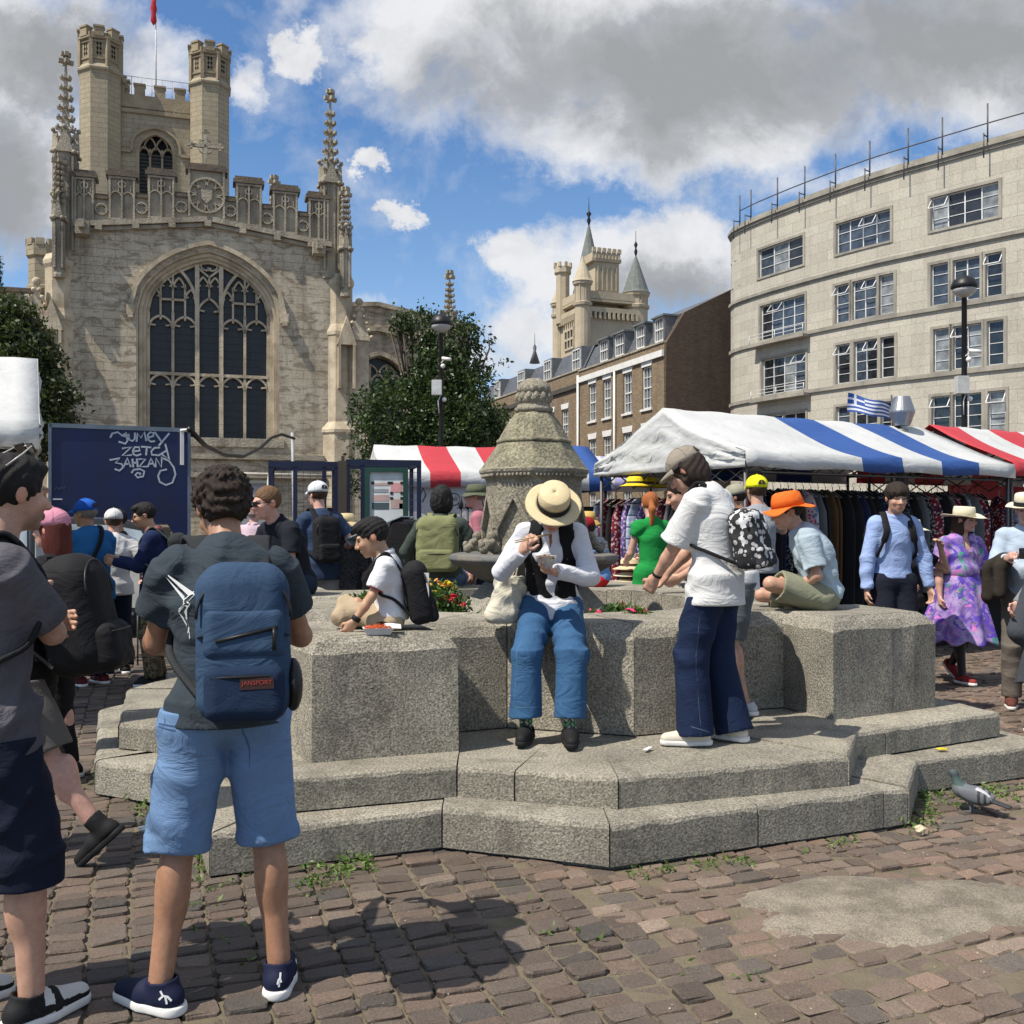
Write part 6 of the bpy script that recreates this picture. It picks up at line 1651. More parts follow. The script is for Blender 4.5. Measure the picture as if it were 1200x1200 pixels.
def person(label, px, d, yaw, H=1.72, z0=0.0, w=1.0, skin='light', h=None, hipz=None, lean=(0, 4), side=0, twist=0, head=(0, 0, 0), hs=None, neck=12,
           hands=None, elbows=None, feet=None, knees=None, footyaw=(0, 0), curl=(.35, .35), palm=(None, None), hdir=(None, None),
           hair=None, hairstyle='short', shirt=None, pants=None, shoes=None, socks=None, hat=None, glasses=None, beard=None, belly=0.0, female=False, loc=None, toe=(0, 0), fistopen=None, seed=0):
    s = H / 1.75; hs = hs or s ** .5 * 1.0; h = h or (.0065 if d < 4 else .008 if d < 6.5 else .0105)
    X0 = xd(px, d) if loc is None else loc[0]; Y0 = d if loc is None else loc[1]
    root = empty('person', (X0, Y0, z0), R(yaw), label, 'person')
    hz = hipz if hipz is not None else .92 * s
    Hc = V3(0, 0, hz)
    def U(a): return V3(math.sin(R(side)), -math.sin(R(a)), math.cos(R(a)))
    p1 = Hc + U(lean[0]) * .2 * s; am = (lean[0] + lean[1]) / 2; p2 = p1 + U(am) * .15 * s; N = p2 + U(lean[1]) * .16 * s; U2 = nrm(U(lean[1]))
    Sx = rotm(U2, twist) @ V3(1, 0, 0); Sx = nrm(Sx - U2 * (Sx @ U2)); Fw = nrm(np.cross(Sx, U2)) * 1.0
    if Fw[1] > 0 and abs(twist) < 90: Fw = -Fw
    Sp = V3(1, 0, 0); Fp = V3(0, -1, 0)
    sh = [N - U2 * .042 * s - Sx * .157 * s * w, N - U2 * .042 * s + Sx * .157 * s * w]            # right (-x), left (+x)
    hp = [Hc - Sp * .085 * s * w, Hc + Sp * .085 * s * w]
    hpitch, hyaw, hroll = head
    nd = U(lean[1] + neck + hpitch * .35)
    M = rotm((0, 0, 1), twist + hyaw) @ rotm((1, 0, 0), hpitch) @ rotm((0, 1, 0), hroll)         # columns = head axes in local space
    HM = M; q = hs * 1.0
    base = N + nd * .085 * s
    Hd = base + M @ V3(0, -.022, .105) * q
    def hp_(x, y, z): return Hd + M @ (V3(x, y, z) * q)
    AX = M.T
    if feet is None: feet = [(-.11 * s, .0, .08 * s), (.11 * s, .0, .08 * s)]
    kn, an = [], []
    for i in (0, 1):
        kh = (knees[i] if knees and knees[i] is not None else (0.05 * (-1, 1)[i], -1, 0)); k, a = ik(hp[i], feet[i], .43 * s, .42 * s, kh); kn.append(k); an.append(a)
    if hands is None: hands = [tuple(sh[0] + V3(-.07, -.03, -.52 * s)), tuple(sh[1] + V3(.07, -.03, -.52 * s))]
    el, wr = [], []
    for i in (0, 1):
        eh = (elbows[i] if elbows and elbows[i] is not None else ((-.4, .8, -.3), (.4, .8, -.3))[i]); e, a = ik(sh[i], hands[i], .285 * s, .25 * s, eh); el.append(e); wr.append(a)
    # ---------- body
    K = dict(k=.03 * s)
    B = [('e', Hc + V3(0, .005, .03), (.142 * s * w, .092 * s * w, .11 * s), None, K), ('c', Hc, p1, .112 * s * w, .112 * s * w, ((Fp), 1.28), K), ('c', p1, p2, .118 * s * w, .135 * s * w, (Fw, 1.3), K),
         ('c', p2, N - U2 * .07 * s, .13 * s * w, .095 * s * w, (Fw, 1.3), K), ('c', sh[0] * .92 + sh[1] * .08, sh[1] * .92 + sh[0] * .08, .036 * s, .036 * s, K), ('c', N - U2 * .01, N + nd * .03 - U2 * .03, .075 * s, .058 * s, K)]
    if belly: B.append(('e', p1 + Fw * .05 * s, (.12 * s * w, .1 * s + belly, .13 * s), None, K))
    B.append(('c', N - U2 * .03 * s, hp_(0, .015, -.06), .057 * q, .052 * q, dict(k=.03)))
    HB = [('e', hp_(0, .016, .028), (.076 * q, .096 * q, .089 * q), AX, dict(k=.02)), ('e', hp_(0, -.03, -.028), (.062 * q, .068 * q, .08 * q), AX, dict(k=.02)),
          ('e', hp_(0, -.042, -.078), (.046 * q, .045 * q, .036 * q), AX, dict(k=.02)), ('e', hp_(0, -.078, -.098), (.019 * q, .015 * q, .015 * q), AX, dict(k=.015)),
          ('c', hp_(0, -.095, .008), hp_(0, -.118, -.030), .008 * q, .0125 * q, dict(k=.008)), ('c', hp_(-.014, -.105, -.035), hp_(.014, -.105, -.035), .0085 * q, .0085 * q, dict(k=.008)),
          ('c', hp_(-.042, -.084, .02), hp_(.042, -.084, .02), .011 * q, .011 * q, dict(k=.012)), ('e', hp_(-.036, -.072, -.026), (.023 * q,) * 3, None, dict(k=.015)), ('e', hp_(.036, -.072, -.026), (.023 * q,) * 3, None, dict(k=.015)),
          ('c', hp_(-.018, -.096, -.061), hp_(.018, -.096, -.061), .007 * q, .007 * q, dict(k=.006)), ('c', hp_(-.014, -.095, -.071), hp_(.014, -.095, -.071), .0075 * q, .0075 * q, dict(k=.006)),
          ('e', hp_(-.078, .012, -.008), (.009 * q, .019 * q, .031 * q), AX, dict(k=.006)), ('e', hp_(.078, .012, -.008), (.009 * q, .019 * q, .031 * q), AX, dict(k=.006))]
    B += HB; ka = dict(k=.012)
    for i in (0, 1):
        a, e, wv = sh[i], el[i], wr[i]
        B += [('c', a + (e - a) * .12, e, .038 * s, .037 * s, dict(k=.015)), ('c', e, e + (wv - e) * .45, .040 * s, .038 * s, ka), ('c', e + (wv - e) * .4, wv, .038 * s, .0255 * s, ka)]
        B += [('c', hp[i], kn[i], .08 * s * w, .054 * s, dict(k=.02)), ('c', kn[i], an[i], .052 * s, .037 * s, dict(k=.015)), ('e', kn[i] + (an[i] - kn[i]) * .32 - nrm(np.cross(V3(1, 0, 0), an[i] - kn[i])) * -.014 * s, (.05 * s, .055 * s, .115 * s), None, dict(k=.03))]
        fy = R(footyaw[i]); ty = R(toe[i]); fd = V3(math.sin(fy) * math.cos(ty), -math.cos(fy) * math.cos(ty), -math.sin(ty)); fu = nrm(np.cross(V3(math.cos(fy), math.sin(fy), 0), -fd)); fu = fu if fu[2] > 0 else -fu
        B += [('c', an[i] - fu * .02 * s, an[i] + fd * .11 * s - fu * .045 * s, .034 * s, .024 * s, ka)]
        # hand: palm, four fingers of two bones, thumb
        D = nrm(hdir[i]) if hdir[i] is not None else nrm(wv - e)
        pn = V3(palm[i]) if palm[i] is not None else V3((.8, -.8)[i], -.2, .1); pn = nrm(pn - D * (pn @ D)); Wd_ = nrm(np.cross(D, pn)); hsz = s ** .6
        rmin = .62 * h; cu = curl[i]; kf = dict(k=.004)
        B.append(('c', wv, wv + D * .03 * hsz, .024 * hsz, .03 * hsz, (pn, 1.5), ka)); c0 = wv + D * .052 * hsz
        B.append(('b', c0, (.034 * hsz, .014 * hsz, .043 * hsz), np.array([Wd_, pn, D]), .012 * hsz, dict(k=.012)))
        sg = 1 if (np.cross(D, pn) @ V3(0, -1, 0)) >= 0 else -1
        for j, (off, ln) in enumerate(((-.026, .066), (-.009, .077), (.009, .074), (.026, .057))):
            k0 = wv + D * .09 * hsz + Wd_ * off * hsz * (1.05); a1 = R(20 + 55 * cu + j * 3); a2 = R(35 + 130 * cu)
            d1 = D * math.cos(a1) + pn * math.sin(a1) + Wd_ * off * 1.5; d2 = D * math.cos(a2) + pn * math.sin(a2); ln *= hsz
            k1 = k0 + nrm(d1) * ln * .52; k2 = k1 + nrm(d2) * ln * .5
            B += [('c', k0 - D * .015, k1, max(.0092 * hsz, rmin), max(.0085 * hsz, rmin), kf), ('c', k1, k2, max(.0085 * hsz, rmin), max(.007 * hsz, rmin), kf)]
        tb_ = wv + D * .03 * hsz + Wd_ * sg * .026 * hsz; td = nrm(D * .75 + Wd_ * sg * .7 + pn * .45); t2 = nrm(D * 1.0 + Wd_ * sg * .05 + pn * .6)
        B += [('c', tb_, tb_ + td * .04 * hsz, max(.0125 * hsz, rmin), max(.0105 * hsz, rmin), dict(k=.01)), ('c', tb_ + td * .04 * hsz, tb_ + td * .04 * hsz + t2 * .034 * hsz, max(.0105 * hsz, rmin), max(.008 * hsz, rmin), kf)]
    carve = [('e', hp_(-.031, -.103, .002), (.018 * q, .014 * q, .009 * q), AX), ('e', hp_(.031, -.103, .002), (.018 * q, .014 * q, .009 * q), AX)]
    sc_ = V3(SK[skin])
    def tone(P):
        C = np.repeat(sc_[None], len(P), 0); Lp = (P - Hd) @ M / q
        def spot(c, r, col, a=1.0):
            dd = np.sqrt((((Lp - V3(c)) / V3(r)) ** 2).sum(1)); wt = np.clip((1.25 - dd) / .5, 0, 1) * a; C[:] = C * (1 - wt[:, None]) + V3(col) * wt[:, None]
        for sx in (-1, 1):
            spot((sx * .031, -.093, .001), (.017, .03, .0075), (.03, .02, .018)); spot((sx * .033, -.09, .021), (.021, .03, .0055), (.03, .02, .015), .85)
            spot((sx * .04, -.08, -.035), (.02, .03, .018), sc_ * V3(1.15, .85, .85), .5); spot((sx * .08, .01, -.01), (.02, .03, .035), sc_ * V3(1.1, .8, .75), .6)
        spot((0, -.1, -.066), (.024, .03, .009), sc_ * V3(.85, .5, .5), .9); spot((0, -.12, -.033), (.015, .02, .012), sc_ * V3(1.1, .85, .82), .6)
        if beard: spot((0, -.07, -.085), (.062, .055, .05), beard, .65)
        if skin in ('light', 'pink', 'tan') and female: pass
        if socks:
            for i in (0, 1):
                sel = (np.linalg.norm(P - an[i], axis=1) < max(.17 * s, socks[1] + .05)) & (P[:, 2] < an[i][2] + socks[1]); pt = np.sin(P[:, 2] * 120 + 2 * np.sin(P[:, 0] * 90)) * np.sin(P[:, 0] * 110 + P[:, 1] * 80); C[sel] = socks[0]; C[sel & (pt > .35)] = socks[2] if len(socks) > 2 else socks[0]; C[sel & (pt < -.6)] = socks[3] if len(socks) > 3 else socks[0]
        return C
    sdf_obj('body', B, h, SKIN, root, 1, tone, carve=carve)
    fr = dict(root=root, N=N, U2=U2, Sx=Sx, Fw=Fw, p1=p1, p2=p2, Hc=Hc, sh=sh, s=s, w=w, Hd=Hd, M=M, q=q, wr=wr, el=el, an=an, kn=kn, hp=hp, loc=(X0, Y0, z0), yaw=yaw, h=h)
    # ---------- hair
    if hair:
        nz_ = None; hh = max(h * .8, .005); t_ = .007
        Hp = [('e', hp_(0, .02, .032), ((.077 + t_) * q, (.096 + t_) * q, (.088 + t_) * q), AX, dict(k=.01))]
        cv = [('e', hp_(0, -.105, -.03), (.085 * q, .07 * q, .085 * q), AX)] + [('e', hp_(sx * .088, -.012, -.022), (.022 * q, .036 * q, .04 * q), AX) for sx in (-1, 1)]
        if hairstyle == 'curly':
            Hp += [('e', hp_(0, .03, .04), (.098 * q, .112 * q, .098 * q), AX, dict(k=.01)), ('e', hp_(0, .06, -.02), (.08 * q, .06 * q, .06 * q), AX, dict(k=.02))]
            nz_ = lambda x, y, z: .0065 * (np.sin(170 * x + 2 * np.sin(90 * z)) * np.sin(160 * y + 1.5 * np.sin(110 * x)) + np.sin(165 * z + 2 * np.sin(120 * y)) * .8)
            cv.append(('e', hp_(0, 0, -.12), (.12 * q, .14 * q, .062 * q), AX))
        elif hairstyle == 'bob':
            Hp += [('e', hp_(0, .03, -.03), (.1 * q, .095 * q, .11 * q), AX, dict(k=.03))]; cv.append(('e', hp_(0, -.09, -.06), (.07 * q, .08 * q, .11 * q), AX)); nz_ = lambda x, y, z: .0055 * np.sin(120 * x + 3 * np.sin(25 * z + 9 * y)) * np.sin(110 * y + 3 * np.sin(22 * z))
        elif hairstyle == 'mop':
            Hp += [('e', hp_(0, .0, .05), (.092 * q, .108 * q, .085 * q), AX, dict(k=.01)), ('e', hp_(0, -.06, .055), (.075 * q, .05 * q, .03 * q), AX, dict(k=.02))]; cv = [('e', hp_(0, -.125, -.05), (.09 * q, .08 * q, .085 * q), AX)]; nz_ = lambda x, y, z: .006 * np.sin(120 * x + 5 * np.sin(22 * z)) * np.sin(110 * y + 4 * np.sin(30 * x))
            cv.append(('e', hp_(0, 0, -.11), (.12 * q, .14 * q, .06 * q), AX))
        elif hairstyle == 'long':
            Hp += [('e', hp_(0, .04, -.06), (.095 * q, .08 * q, .15 * q), AX, dict(k=.03)), ('e', hp_(0, .07, -.15), (.08 * q, .05 * q, .11 * q), AX, dict(k=.03))]; cv.append(('e', hp_(0, -.1, -.09), (.065 * q, .095 * q, .14 * q), AX)); nz_ = lambda x, y, z: .004 * np.sin(120 * x + 60 * y + 10 * z)
        elif hairstyle == 'pony':
            a0_, a1_, a2_ = hp_(0, .1, .0), hp_(.0, .15, -.09), hp_(.01, .12, -.24)
            Hp += [('c', a0_, a1_, .025, .035, dict(k=.02)), ('c', a1_, a2_, .035, .016, dict(k=.02))]; cv.append(('e', hp_(0, -.02, -.13), (.12 * q, .1 * q, .06 * q), AX)); nz_ = lambda x, y, z: .003 * np.sin(140 * x + 90 * y)
        elif hairstyle == 'bald':
            Hp = [('e', hp_(0, .03, -.01), (.082 * q, .085 * q, .05 * q), AX, dict(k=.01))]; cv.append(('e', hp_(0, -.12, 0), (.1 * q, .13 * q, .09 * q), AX))
        else:
            cv += [('e', hp_(0, -.02, -.135), (.12 * q, .14 * q, .068 * q), AX)]; nz_ = lambda x, y, z: .004 * np.sin(150 * x + 4 * np.sin(30 * z)) * np.sin(140 * y + 5 * np.sin(26 * z + 20 * x))
            if hairstyle == 'quiff': Hp += [('e', hp_(0, -.035, .088), (.06 * q, .062 * q, .032 * q), AX, dict(k=.03))]
            if hairstyle == 'crop': Hp = [('e', hp_(0, .018, .032), (.081 * q, .101 * q, .094 * q), AX, dict(k=.01))]
        hcl = [] if not hat else [(hp_(0, 0, .042 + hat.get('up', 0)), M @ V3(0, 0, 1))]
        sdf_obj('hair', Hp, hh, HAIR[hair], root, 1, carve=cv, noise=nz_, clips=hcl)
    # ---------- torso clothing
    if shirt:
        m_, slv, t_, hem = shirt['m'], shirt.get('sleeve', 'short'), shirt.get('t', .018), shirt.get('hem', .08)
        Ks = dict(k=.03); T = [('e', Hc + V3(0, .01, .03), (.155 * s * w + t_, .105 * s * w + t_ + .006, .12 * s), None, Ks), ('c', Hc + V3(0, .005, -.02), p1, .125 * s * w + t_, .12 * s * w + t_, (Fp, 1.22), Ks), ('c', p1, p2, .122 * s * w + t_, .137 * s * w + t_, (Fw, 1.24), Ks),
             ('c', p2, N - U2 * .07 * s, .14 * s * w + t_, .108 * s * w + t_, (Fw, 1.24), Ks), ('c', sh[0] + (sh[1] - sh[0]) * .06, sh[1] + (sh[0] - sh[1]) * .06, .058 * s + t_ * .6, .058 * s + t_ * .6, Ks), ('c', N - U2 * .02, N + U2 * .005, .072 * s + t_ * .5, .06 * s + t_ * .3, Ks)]
        if belly: T.append(('e', p1 + Fw * .05 * s, (.12 * s * w + t_, .1 * s + belly + t_, .14 * s), None, Ks))
        if female: T.append(('e', p2 + Fw * .075 * s + U2 * .01, (.12 * s, .05 * s + t_, .055 * s), None, Ks))
        if hem > .02: T.append(('f', Hc + V3(0, 0, .04), Hc + V3(0, 0, -hem), .152 * s * w + t_, .165 * s * w + t_ * 1.3, (Fp, 1.22), Ks))
        cv = []
        for i in (0, 1):
            a, e, wv = sh[i], el[i], wr[i]; st = shirt.get('sl', .62)
            if slv == 'short':
                b = a + (e - a) * st; fl = shirt.get('flare', .008)
                T += [('f', a, b, .052 * s + t_ * .8, .049 * s + t_ * .8 + fl, dict(k=.03))]; cv += [('f', a + (e - a) * (st - .14), a + (e - a) * (st + .05), .04 * s + t_ * .5, .049 * s + t_ * .8 + fl - .007, dict(k=0))]
            elif slv == 'long':
                T += [('c', a, e, .052 * s + t_ * .6, .043 * s + t_ * .6, dict(k=.03)), ('f', e - (wv - e) * .05, e + (wv - e) * .97, .044 * s + t_ * .6, .031 * s + t_ * .45, dict(k=.02))]
            elif slv == 'rolled':
                T += [('c', a, e, .052 * s + t_ * .6, .044 * s + t_ * .6, dict(k=.03)), ('f', e - (wv - e) * .05, e + (wv - e) * .35, .045 * s + t_ * .6, .044 * s + t_ * .6, dict(k=.02))]
            elif slv == 'cap': T += [('f', a, a + (e - a) * .35, .052 * s + t_ * .7, .053 * s + t_ * .7, dict(k=.03))]
        nk = N + Fw * .03 + U2 * (.035 if not shirt.get('vneck') else .01)
        cv.append(('e', nk + U2 * .045, (.062 * s, .07 * s, .06 * s), np.array([Sx, Fw, U2])))
        if shirt.get('vneck'): cv.append(('e', N + Fw * .1 * s - U2 * .05, (.045, .06, .09), np.array([Sx, Fw, U2])))
        cv.append(('f', Hc + V3(0, 0, -hem), Hc + V3(0, 0, -hem - .6), .172 * s * w + t_ * 1.4 + .01, .2 * s * w + t_ * 1.4)); clips = shirt.get('clips', [])
        sdf_obj(shirt.get('name', 'shirt'), T, h, m_, root, 1, carve=cv, clips=clips, noise=wrinkle(shirt.get('wr', .006), seed + px * .1), split=shirt.get('split'))
        if shirt.get('collar'):
            g = MB(); cpt = [N + Fw * (.062 * math.cos(a)) * s * 1.1 + Sx * .062 * s * math.sin(a) + U2 * (.02 + .022 * (1 - math.cos(a)) * .5) for a in np.linspace(-2.9, 2.9, 16)]
            g.tube([tuple(p) for p in cpt], .02 * s, 6, flat=1.6); g.build('collar', shirt['collar'] if not isinstance(shirt['collar'], bool) else m_, root)
        fr['t'] = t_
    # ---------- legs clothing
    if pants:
        m_, kind, t_ = pants['m'], pants.get('kind', 'long'), pants.get('t', .006); Ks = dict(k=.03)
        wl = pants.get('wide', 0.0)
        T = [('e', Hc + V3(0, .012, .02), (.158 * s * w + t_, .112 * s * w + t_, .11 * s), None, Ks), ('c', hp[0], hp[1], .094 * s * w + t_, .094 * s * w + t_, Ks)]
        cv = []
        for i in (0, 1):
            a, k, e = hp[i], kn[i], an[i]
            if kind == 'shorts':
                f = pants.get('len', .9); b = a + (k - a) * f; T += [('f', a, b, .093 * s * w + t_, .078 * s * w + t_ + wl, dict(k=.025))]; cv.append(('f', a + (k - a) * (f - .12), a + (k - a) * (f + .08), .066 * s + t_, .078 * s * w + t_ + wl - .008))
                if f > 1: T[-1] = ('f', a, k, .093 * s * w + t_, .076 * s * w + t_ + wl, dict(k=.025)); b = k + (e - k) * (f - 1) * 1.0; T.append(('f', k - (e - k) * .03, b, .076 * s * w + t_ + wl, .075 * s * w + t_ + wl, dict(k=.03))); cv[-1] = ('f', b - (b - k) * .4, b + (e - k) * .06, .06 * s, .075 * s * w + t_ + wl - .008)
            else:
                e2 = k + (e - k) * pants.get('cut', .98)
                T += [('c', a, k, .09 * s * w + t_, .06 * s + t_ + wl * .5, dict(k=.03)), ('f', k - (e - k) * .04, e2, .059 * s + t_ + wl * .5, .05 * s + t_ + wl, dict(k=.03))]; cv.append(('f', k + (e - k) * .9, e + (e - k) * .1, .045 * s + t_ * .5 + wl * .8, .046 * s + t_ + wl))
        hm_ = shirt.get('hem', .08) if shirt else 0; top = Hc + V3(0, 0, pants.get('rise', .11) * s if hm_ <= .02 else -hm_ + .05)
        sdf_obj(pants.get('name', 'trousers' if kind != 'shorts' else 'shorts'), T, h, m_, root, 1, carve=cv, clips=([(top, V3(0, 0, 1))] if hipz is None else []) + pants.get('clips', []), noise=wrinkle(pants.get('wr', .006), seed + px * .17 + 2, .8))
    # ---------- shoes
    if shoes:
        for i in (0, 1):
            fy = R(footyaw[i]); ty = R(toe[i]); Ff = V3(math.sin(fy) * math.cos(ty), -math.cos(fy) * math.cos(ty), -math.sin(ty)); Fs = V3(math.cos(fy), math.sin(fy), 0); Fu = nrm(np.cross(Fs, -Ff) * 1.0); Fu = Fu if Fu[2] > 0 else -Fu
            ax = np.array([Fs, Ff, Fu]); s_ = s * shoes.get('s', 1.0); A0 = an[i] - Fu * .08 * s
            def fp(x, f, u): return A0 + Fs * x * s_ + Ff * f * s_ + Fu * u * s_
            top = shoes.get('top', .085)
            S_ = [('c', fp(0, -.045, .045), fp(0, .05, .045), .042 * s_, .044 * s_, dict(k=.02)), ('c', fp(0, .05, .04), fp(.004 * (1, -1)[i], .155, .034), .046 * s_, .032 * s_, dict(k=.02)), ('f', fp(0, -.02, .04), fp(0, -.012, top), .046 * s_, .048 * s_, dict(k=.02))]
            cv = [('f', fp(0, -.014, top - .02), fp(0, -.01, top + .03), .038 * s_, .042 * s_)]
            hh = max(.005 if d < 4 else .007, h * .7)
            so_ = sdf_obj('shoe', S_, hh, shoes['m'], root, 1, carve=cv, clips=[(fp(0, 0, .022), -Fu)], split=shoes.get('split') and (lambda c, fp=fp, ax=ax, A0=A0: shoes['split']((c - A0) @ ax.T / s_)))
            sole = [('c', fp(0, -.05, .014), fp(0, .05, .014), .046 * s_, .048 * s_, dict(k=.01)), ('c', fp(0, .05, .014), fp(.004 * (1, -1)[i], .155, .016), .05 * s_, .036 * s_, dict(k=.01))]
            if so_: 
                q_ = sdf_obj('sole', sole, hh, shoes.get('sole', WHT), so_, 0, clips=[(fp(0, 0, .03), Fu), (fp(0, 0, .0), -Fu)])
    # ---------- hats, glasses
    Tm = Matrix(((M[0][0] * q, M[0][1] * q, M[0][2] * q, Hd[0]), (M[1][0] * q, M[1][1] * q, M[1][2] * q, Hd[1]), (M[2][0] * q, M[2][1] * q, M[2][2] * q, Hd[2]), (0, 0, 0, 1)))
    fr['T'] = Tm
    if hat:
        kd, hm = hat['kind'], hat['m']; g = MB(); tl = hat.get('tilt', 0); g.T = Tm @ Matrix.Translation((0, .012, .03 + hat.get('up', 0))) @ Matrix.Rotation(R(tl), 4, 'X')
        if kd == 'cap':
            ht = empty('cap'); ht.parent = root
            n = 8; prof = [(.1 * math.cos(R(90 * i / n)), .02 + .088 * math.sin(R(90 * i / n))) for i in range(n + 1)]; prof[-1] = (.004, prof[-1][1])
            g.lathe([(.1, -.005)] + prof, 24, sx=.93, sy=1.12); g.sphere((0, 0, .11), .008, 6, 4)
            for k in range(6):
                a = R(60 * k + 30); g.tube([(.094 * math.cos(a) * math.cos(R(t)), .113 * math.sin(a) * math.cos(R(t)), .021 + .089 * math.sin(R(t))) for t in range(0, 91, 15)], .0015, 4)
            g.build('crown', hm, ht)
            g = MB(); sgn = 1 if hat.get('back') else -1; g.T = Tm @ Matrix.Translation((0, .012, .03 + hat.get('up', 0))) @ Matrix.Rotation(R(tl), 4, 'X') @ Matrix.Rotation(R(180 if hat.get('back') else 0), 4, 'Z')
            vs = []; fs = []; nn = 14
            for rr in (0, 1, 2, 3):
                for k in range(nn + 1):
                    a = R(-150 + 120 * k / nn); f = rr / 3; e = .11 + .075 * f * math.sin(math.pi * k / nn) ** .6
                    vs.append((math.cos(a) * (.093 + .006 * f), math.sin(a) * e, .004 - .03 * f * f + .022 * math.sin(math.pi * k / nn) * f))
            fs = [(r_ * (nn + 1) + k, r_ * (nn + 1) + k + 1, (r_ + 1) * (nn + 1) + k + 1, (r_ + 1) * (nn + 1) + k) for r_ in range(3) for k in range(nn)]
            g.add(vs, fs, True); o = g.build('visor', hat.get('vm', hm), ht); sm_ = o.modifiers.new('thick', 'SOLIDIFY'); sm_.thickness = .005
            if hat.get('hole'):
                g = MB(); bs = -1 if hat.get('back') else 1; g.T = Tm @ Matrix.Translation((0, .012, .03 + hat.get('up', 0))) @ Matrix.Rotation(R(tl), 4, 'X')
                pts = [(.036 * math.cos(R(a)), bs * (.112 - .011 * math.sin(R(a))), .02 + .042 * math.sin(R(a))) for a in range(0, 181, 12)]
                g.add([(0, bs * .114, .02)] + [(x, y * 1.015, z) for x, y, z in pts], [(0, i, i + 1) for i in range(1, len(pts))], True); g.build('strap_gap', HAIR['dark'], ht)
        else:
            ht = empty('hat'); ht.parent = root
            cr_, hc, br, dp = hat.get('r', .1), hat.get('h', .1), hat.get('brim', .17), hat.get('droop', .0)
            if kd == 'straw': prof = [(cr_ * 1.0, 0), (cr_ * .98, hc * .6), (cr_ * .93, hc * .93), (cr_ * .86, hc), (cr_ * .3, hc * 1.02), (.004, hc * 1.02)]
            else: prof = [(cr_ * 1.02, 0), (cr_ * .95, hc * .5), (cr_ * .82, hc * .88), (cr_ * .6, hc), (.004, hc * 1.03)]
            g.lathe(prof, 28, sx=.93, sy=1.1, cap=False); vs = []; fs = []; ns = 40; nr_ = 5
            for k in range(ns):
                a = 2 * math.pi * k / ns
                for j in range(nr_ + 1):
                    f = j / nr_; r_ = cr_ + (br - cr_) * f; wv_ = hat.get('wave', .006) * math.sin(3 * a + 1) * f * f + hat.get('wave', .006) * .6 * math.sin(5 * a + 2) * f
                    up_ = hat.get('sideup', 0) * abs(math.cos(a)) ** 3 * f * f
                    vs.append((r_ * math.cos(a) * .95, r_ * math.sin(a) * (1.1 - .08 * f), .003 - dp * f ** 1.3 + wv_ + up_))
            for k in range(ns):
                for j in range(nr_): b0, b1 = k * (nr_ + 1) + j, ((k + 1) % ns) * (nr_ + 1) + j; fs.append((b0, b0 + 1, b1 + 1, b1))
            g.add(vs, fs, True); o = g.build('crown_and_brim', hm, ht); sm_ = o.modifiers.new('thick', 'SOLIDIFY'); sm_.thickness = .004
            if hat.get('band'):
                g = MB(); g.T = Tm @ Matrix.Translation((0, .012, .03 + hat.get('up', 0))) @ Matrix.Rotation(R(tl), 4, 'X'); g.lathe([(cr_ * 1.03, .003), (cr_ * 1.02, .038)], 28, sx=.935, sy=1.105, cap=False); g.build('hat_band', hat['band'], ht)
    if glasses:
        gl = empty('sunglasses'); gl.parent = root; g = MB(); g.T = Tm @ (Matrix.Translation((0, .06, .085)) @ Matrix.Rotation(R(-38), 4, 'X') if glasses == 'up' else Matrix.Identity(4))
        for sx in (-1, 1): g.box((sx * .033, -.107, .0), (.052, .006, .036), sx * R(9))
        g.build('lens', mat('sunglass_lens', (.008, .008, .01), .08, spec=.8), gl, bevel=.004)
        g2 = MB(); g2.T = g.T; g2.tube([(-.01, -.11, .006), (.01, -.11, .006)], .003, 5)
        for sx in (-1, 1): g2.tube([(sx * .058, -.1, .008), (sx * .082, -.05, .006), (sx * .084, .015, .0)], .0028, 5)
        g2.build('frame', mat('glasses_frame', (.6, .58, .55), .3) if glasses == 'up' else IRON, gl)
    return fr
def w2l(fr, p):
    a = -R(fr['yaw']); x, y, z = p[0] - fr['loc'][0], p[1] - fr['loc'][1], p[2] - fr['loc'][2]
    return V3(x * math.cos(a) - y * math.sin(a), x * math.sin(a) + y * math.cos(a), z)
def decal(parent, name, polys, w, m, target, axis, neg, th=.0025):
    """printed lines laid onto a garment or shoe: polys in the target's local space"""
    g = MB(); ax = V3(axis)
    for P in polys:
        Q = []
        for a, b in zip(P, P[1:]):
            a, b = V3(a), V3(b); n = max(1, int(np.linalg.norm(b - a) / .012))
            Q += [a + (b - a) * k / n for k in range(n)]
        Q.append(V3(P[-1])); vs = []
        for i, p in enumerate(Q):
            t = nrm(Q[min(i + 1, len(Q) - 1)] - Q[max(i - 1, 0)]); s_ = nrm(np.cross(t, ax)) * w / 2; vs += [tuple(p + s_), tuple(p - s_)]
        g.add(vs, [(2 * i, 2 * i + 1, 2 * i + 3, 2 * i + 2) for i in range(len(Q) - 1)], True)
    o = g.build(name, m, parent); k = o.modifiers.new('lay', 'SHRINKWRAP'); k.target = target; k.wrap_method = 'PROJECT' if neg is not None else 'NEAREST_SURFACEPOINT'; k.wrap_mode = 'ABOVE_SURFACE'; k.offset = th
    if neg is None: return o
    k.use_project_x = abs(axis[0]) > .5; k.use_project_y = abs(axis[1]) > .5; k.use_project_z = False; k.use_positive_direction = not neg; k.use_negative_direction = neg
    return o
def child(root, name): return next(c for c in root.children if c.name.split('.')[0] == name)
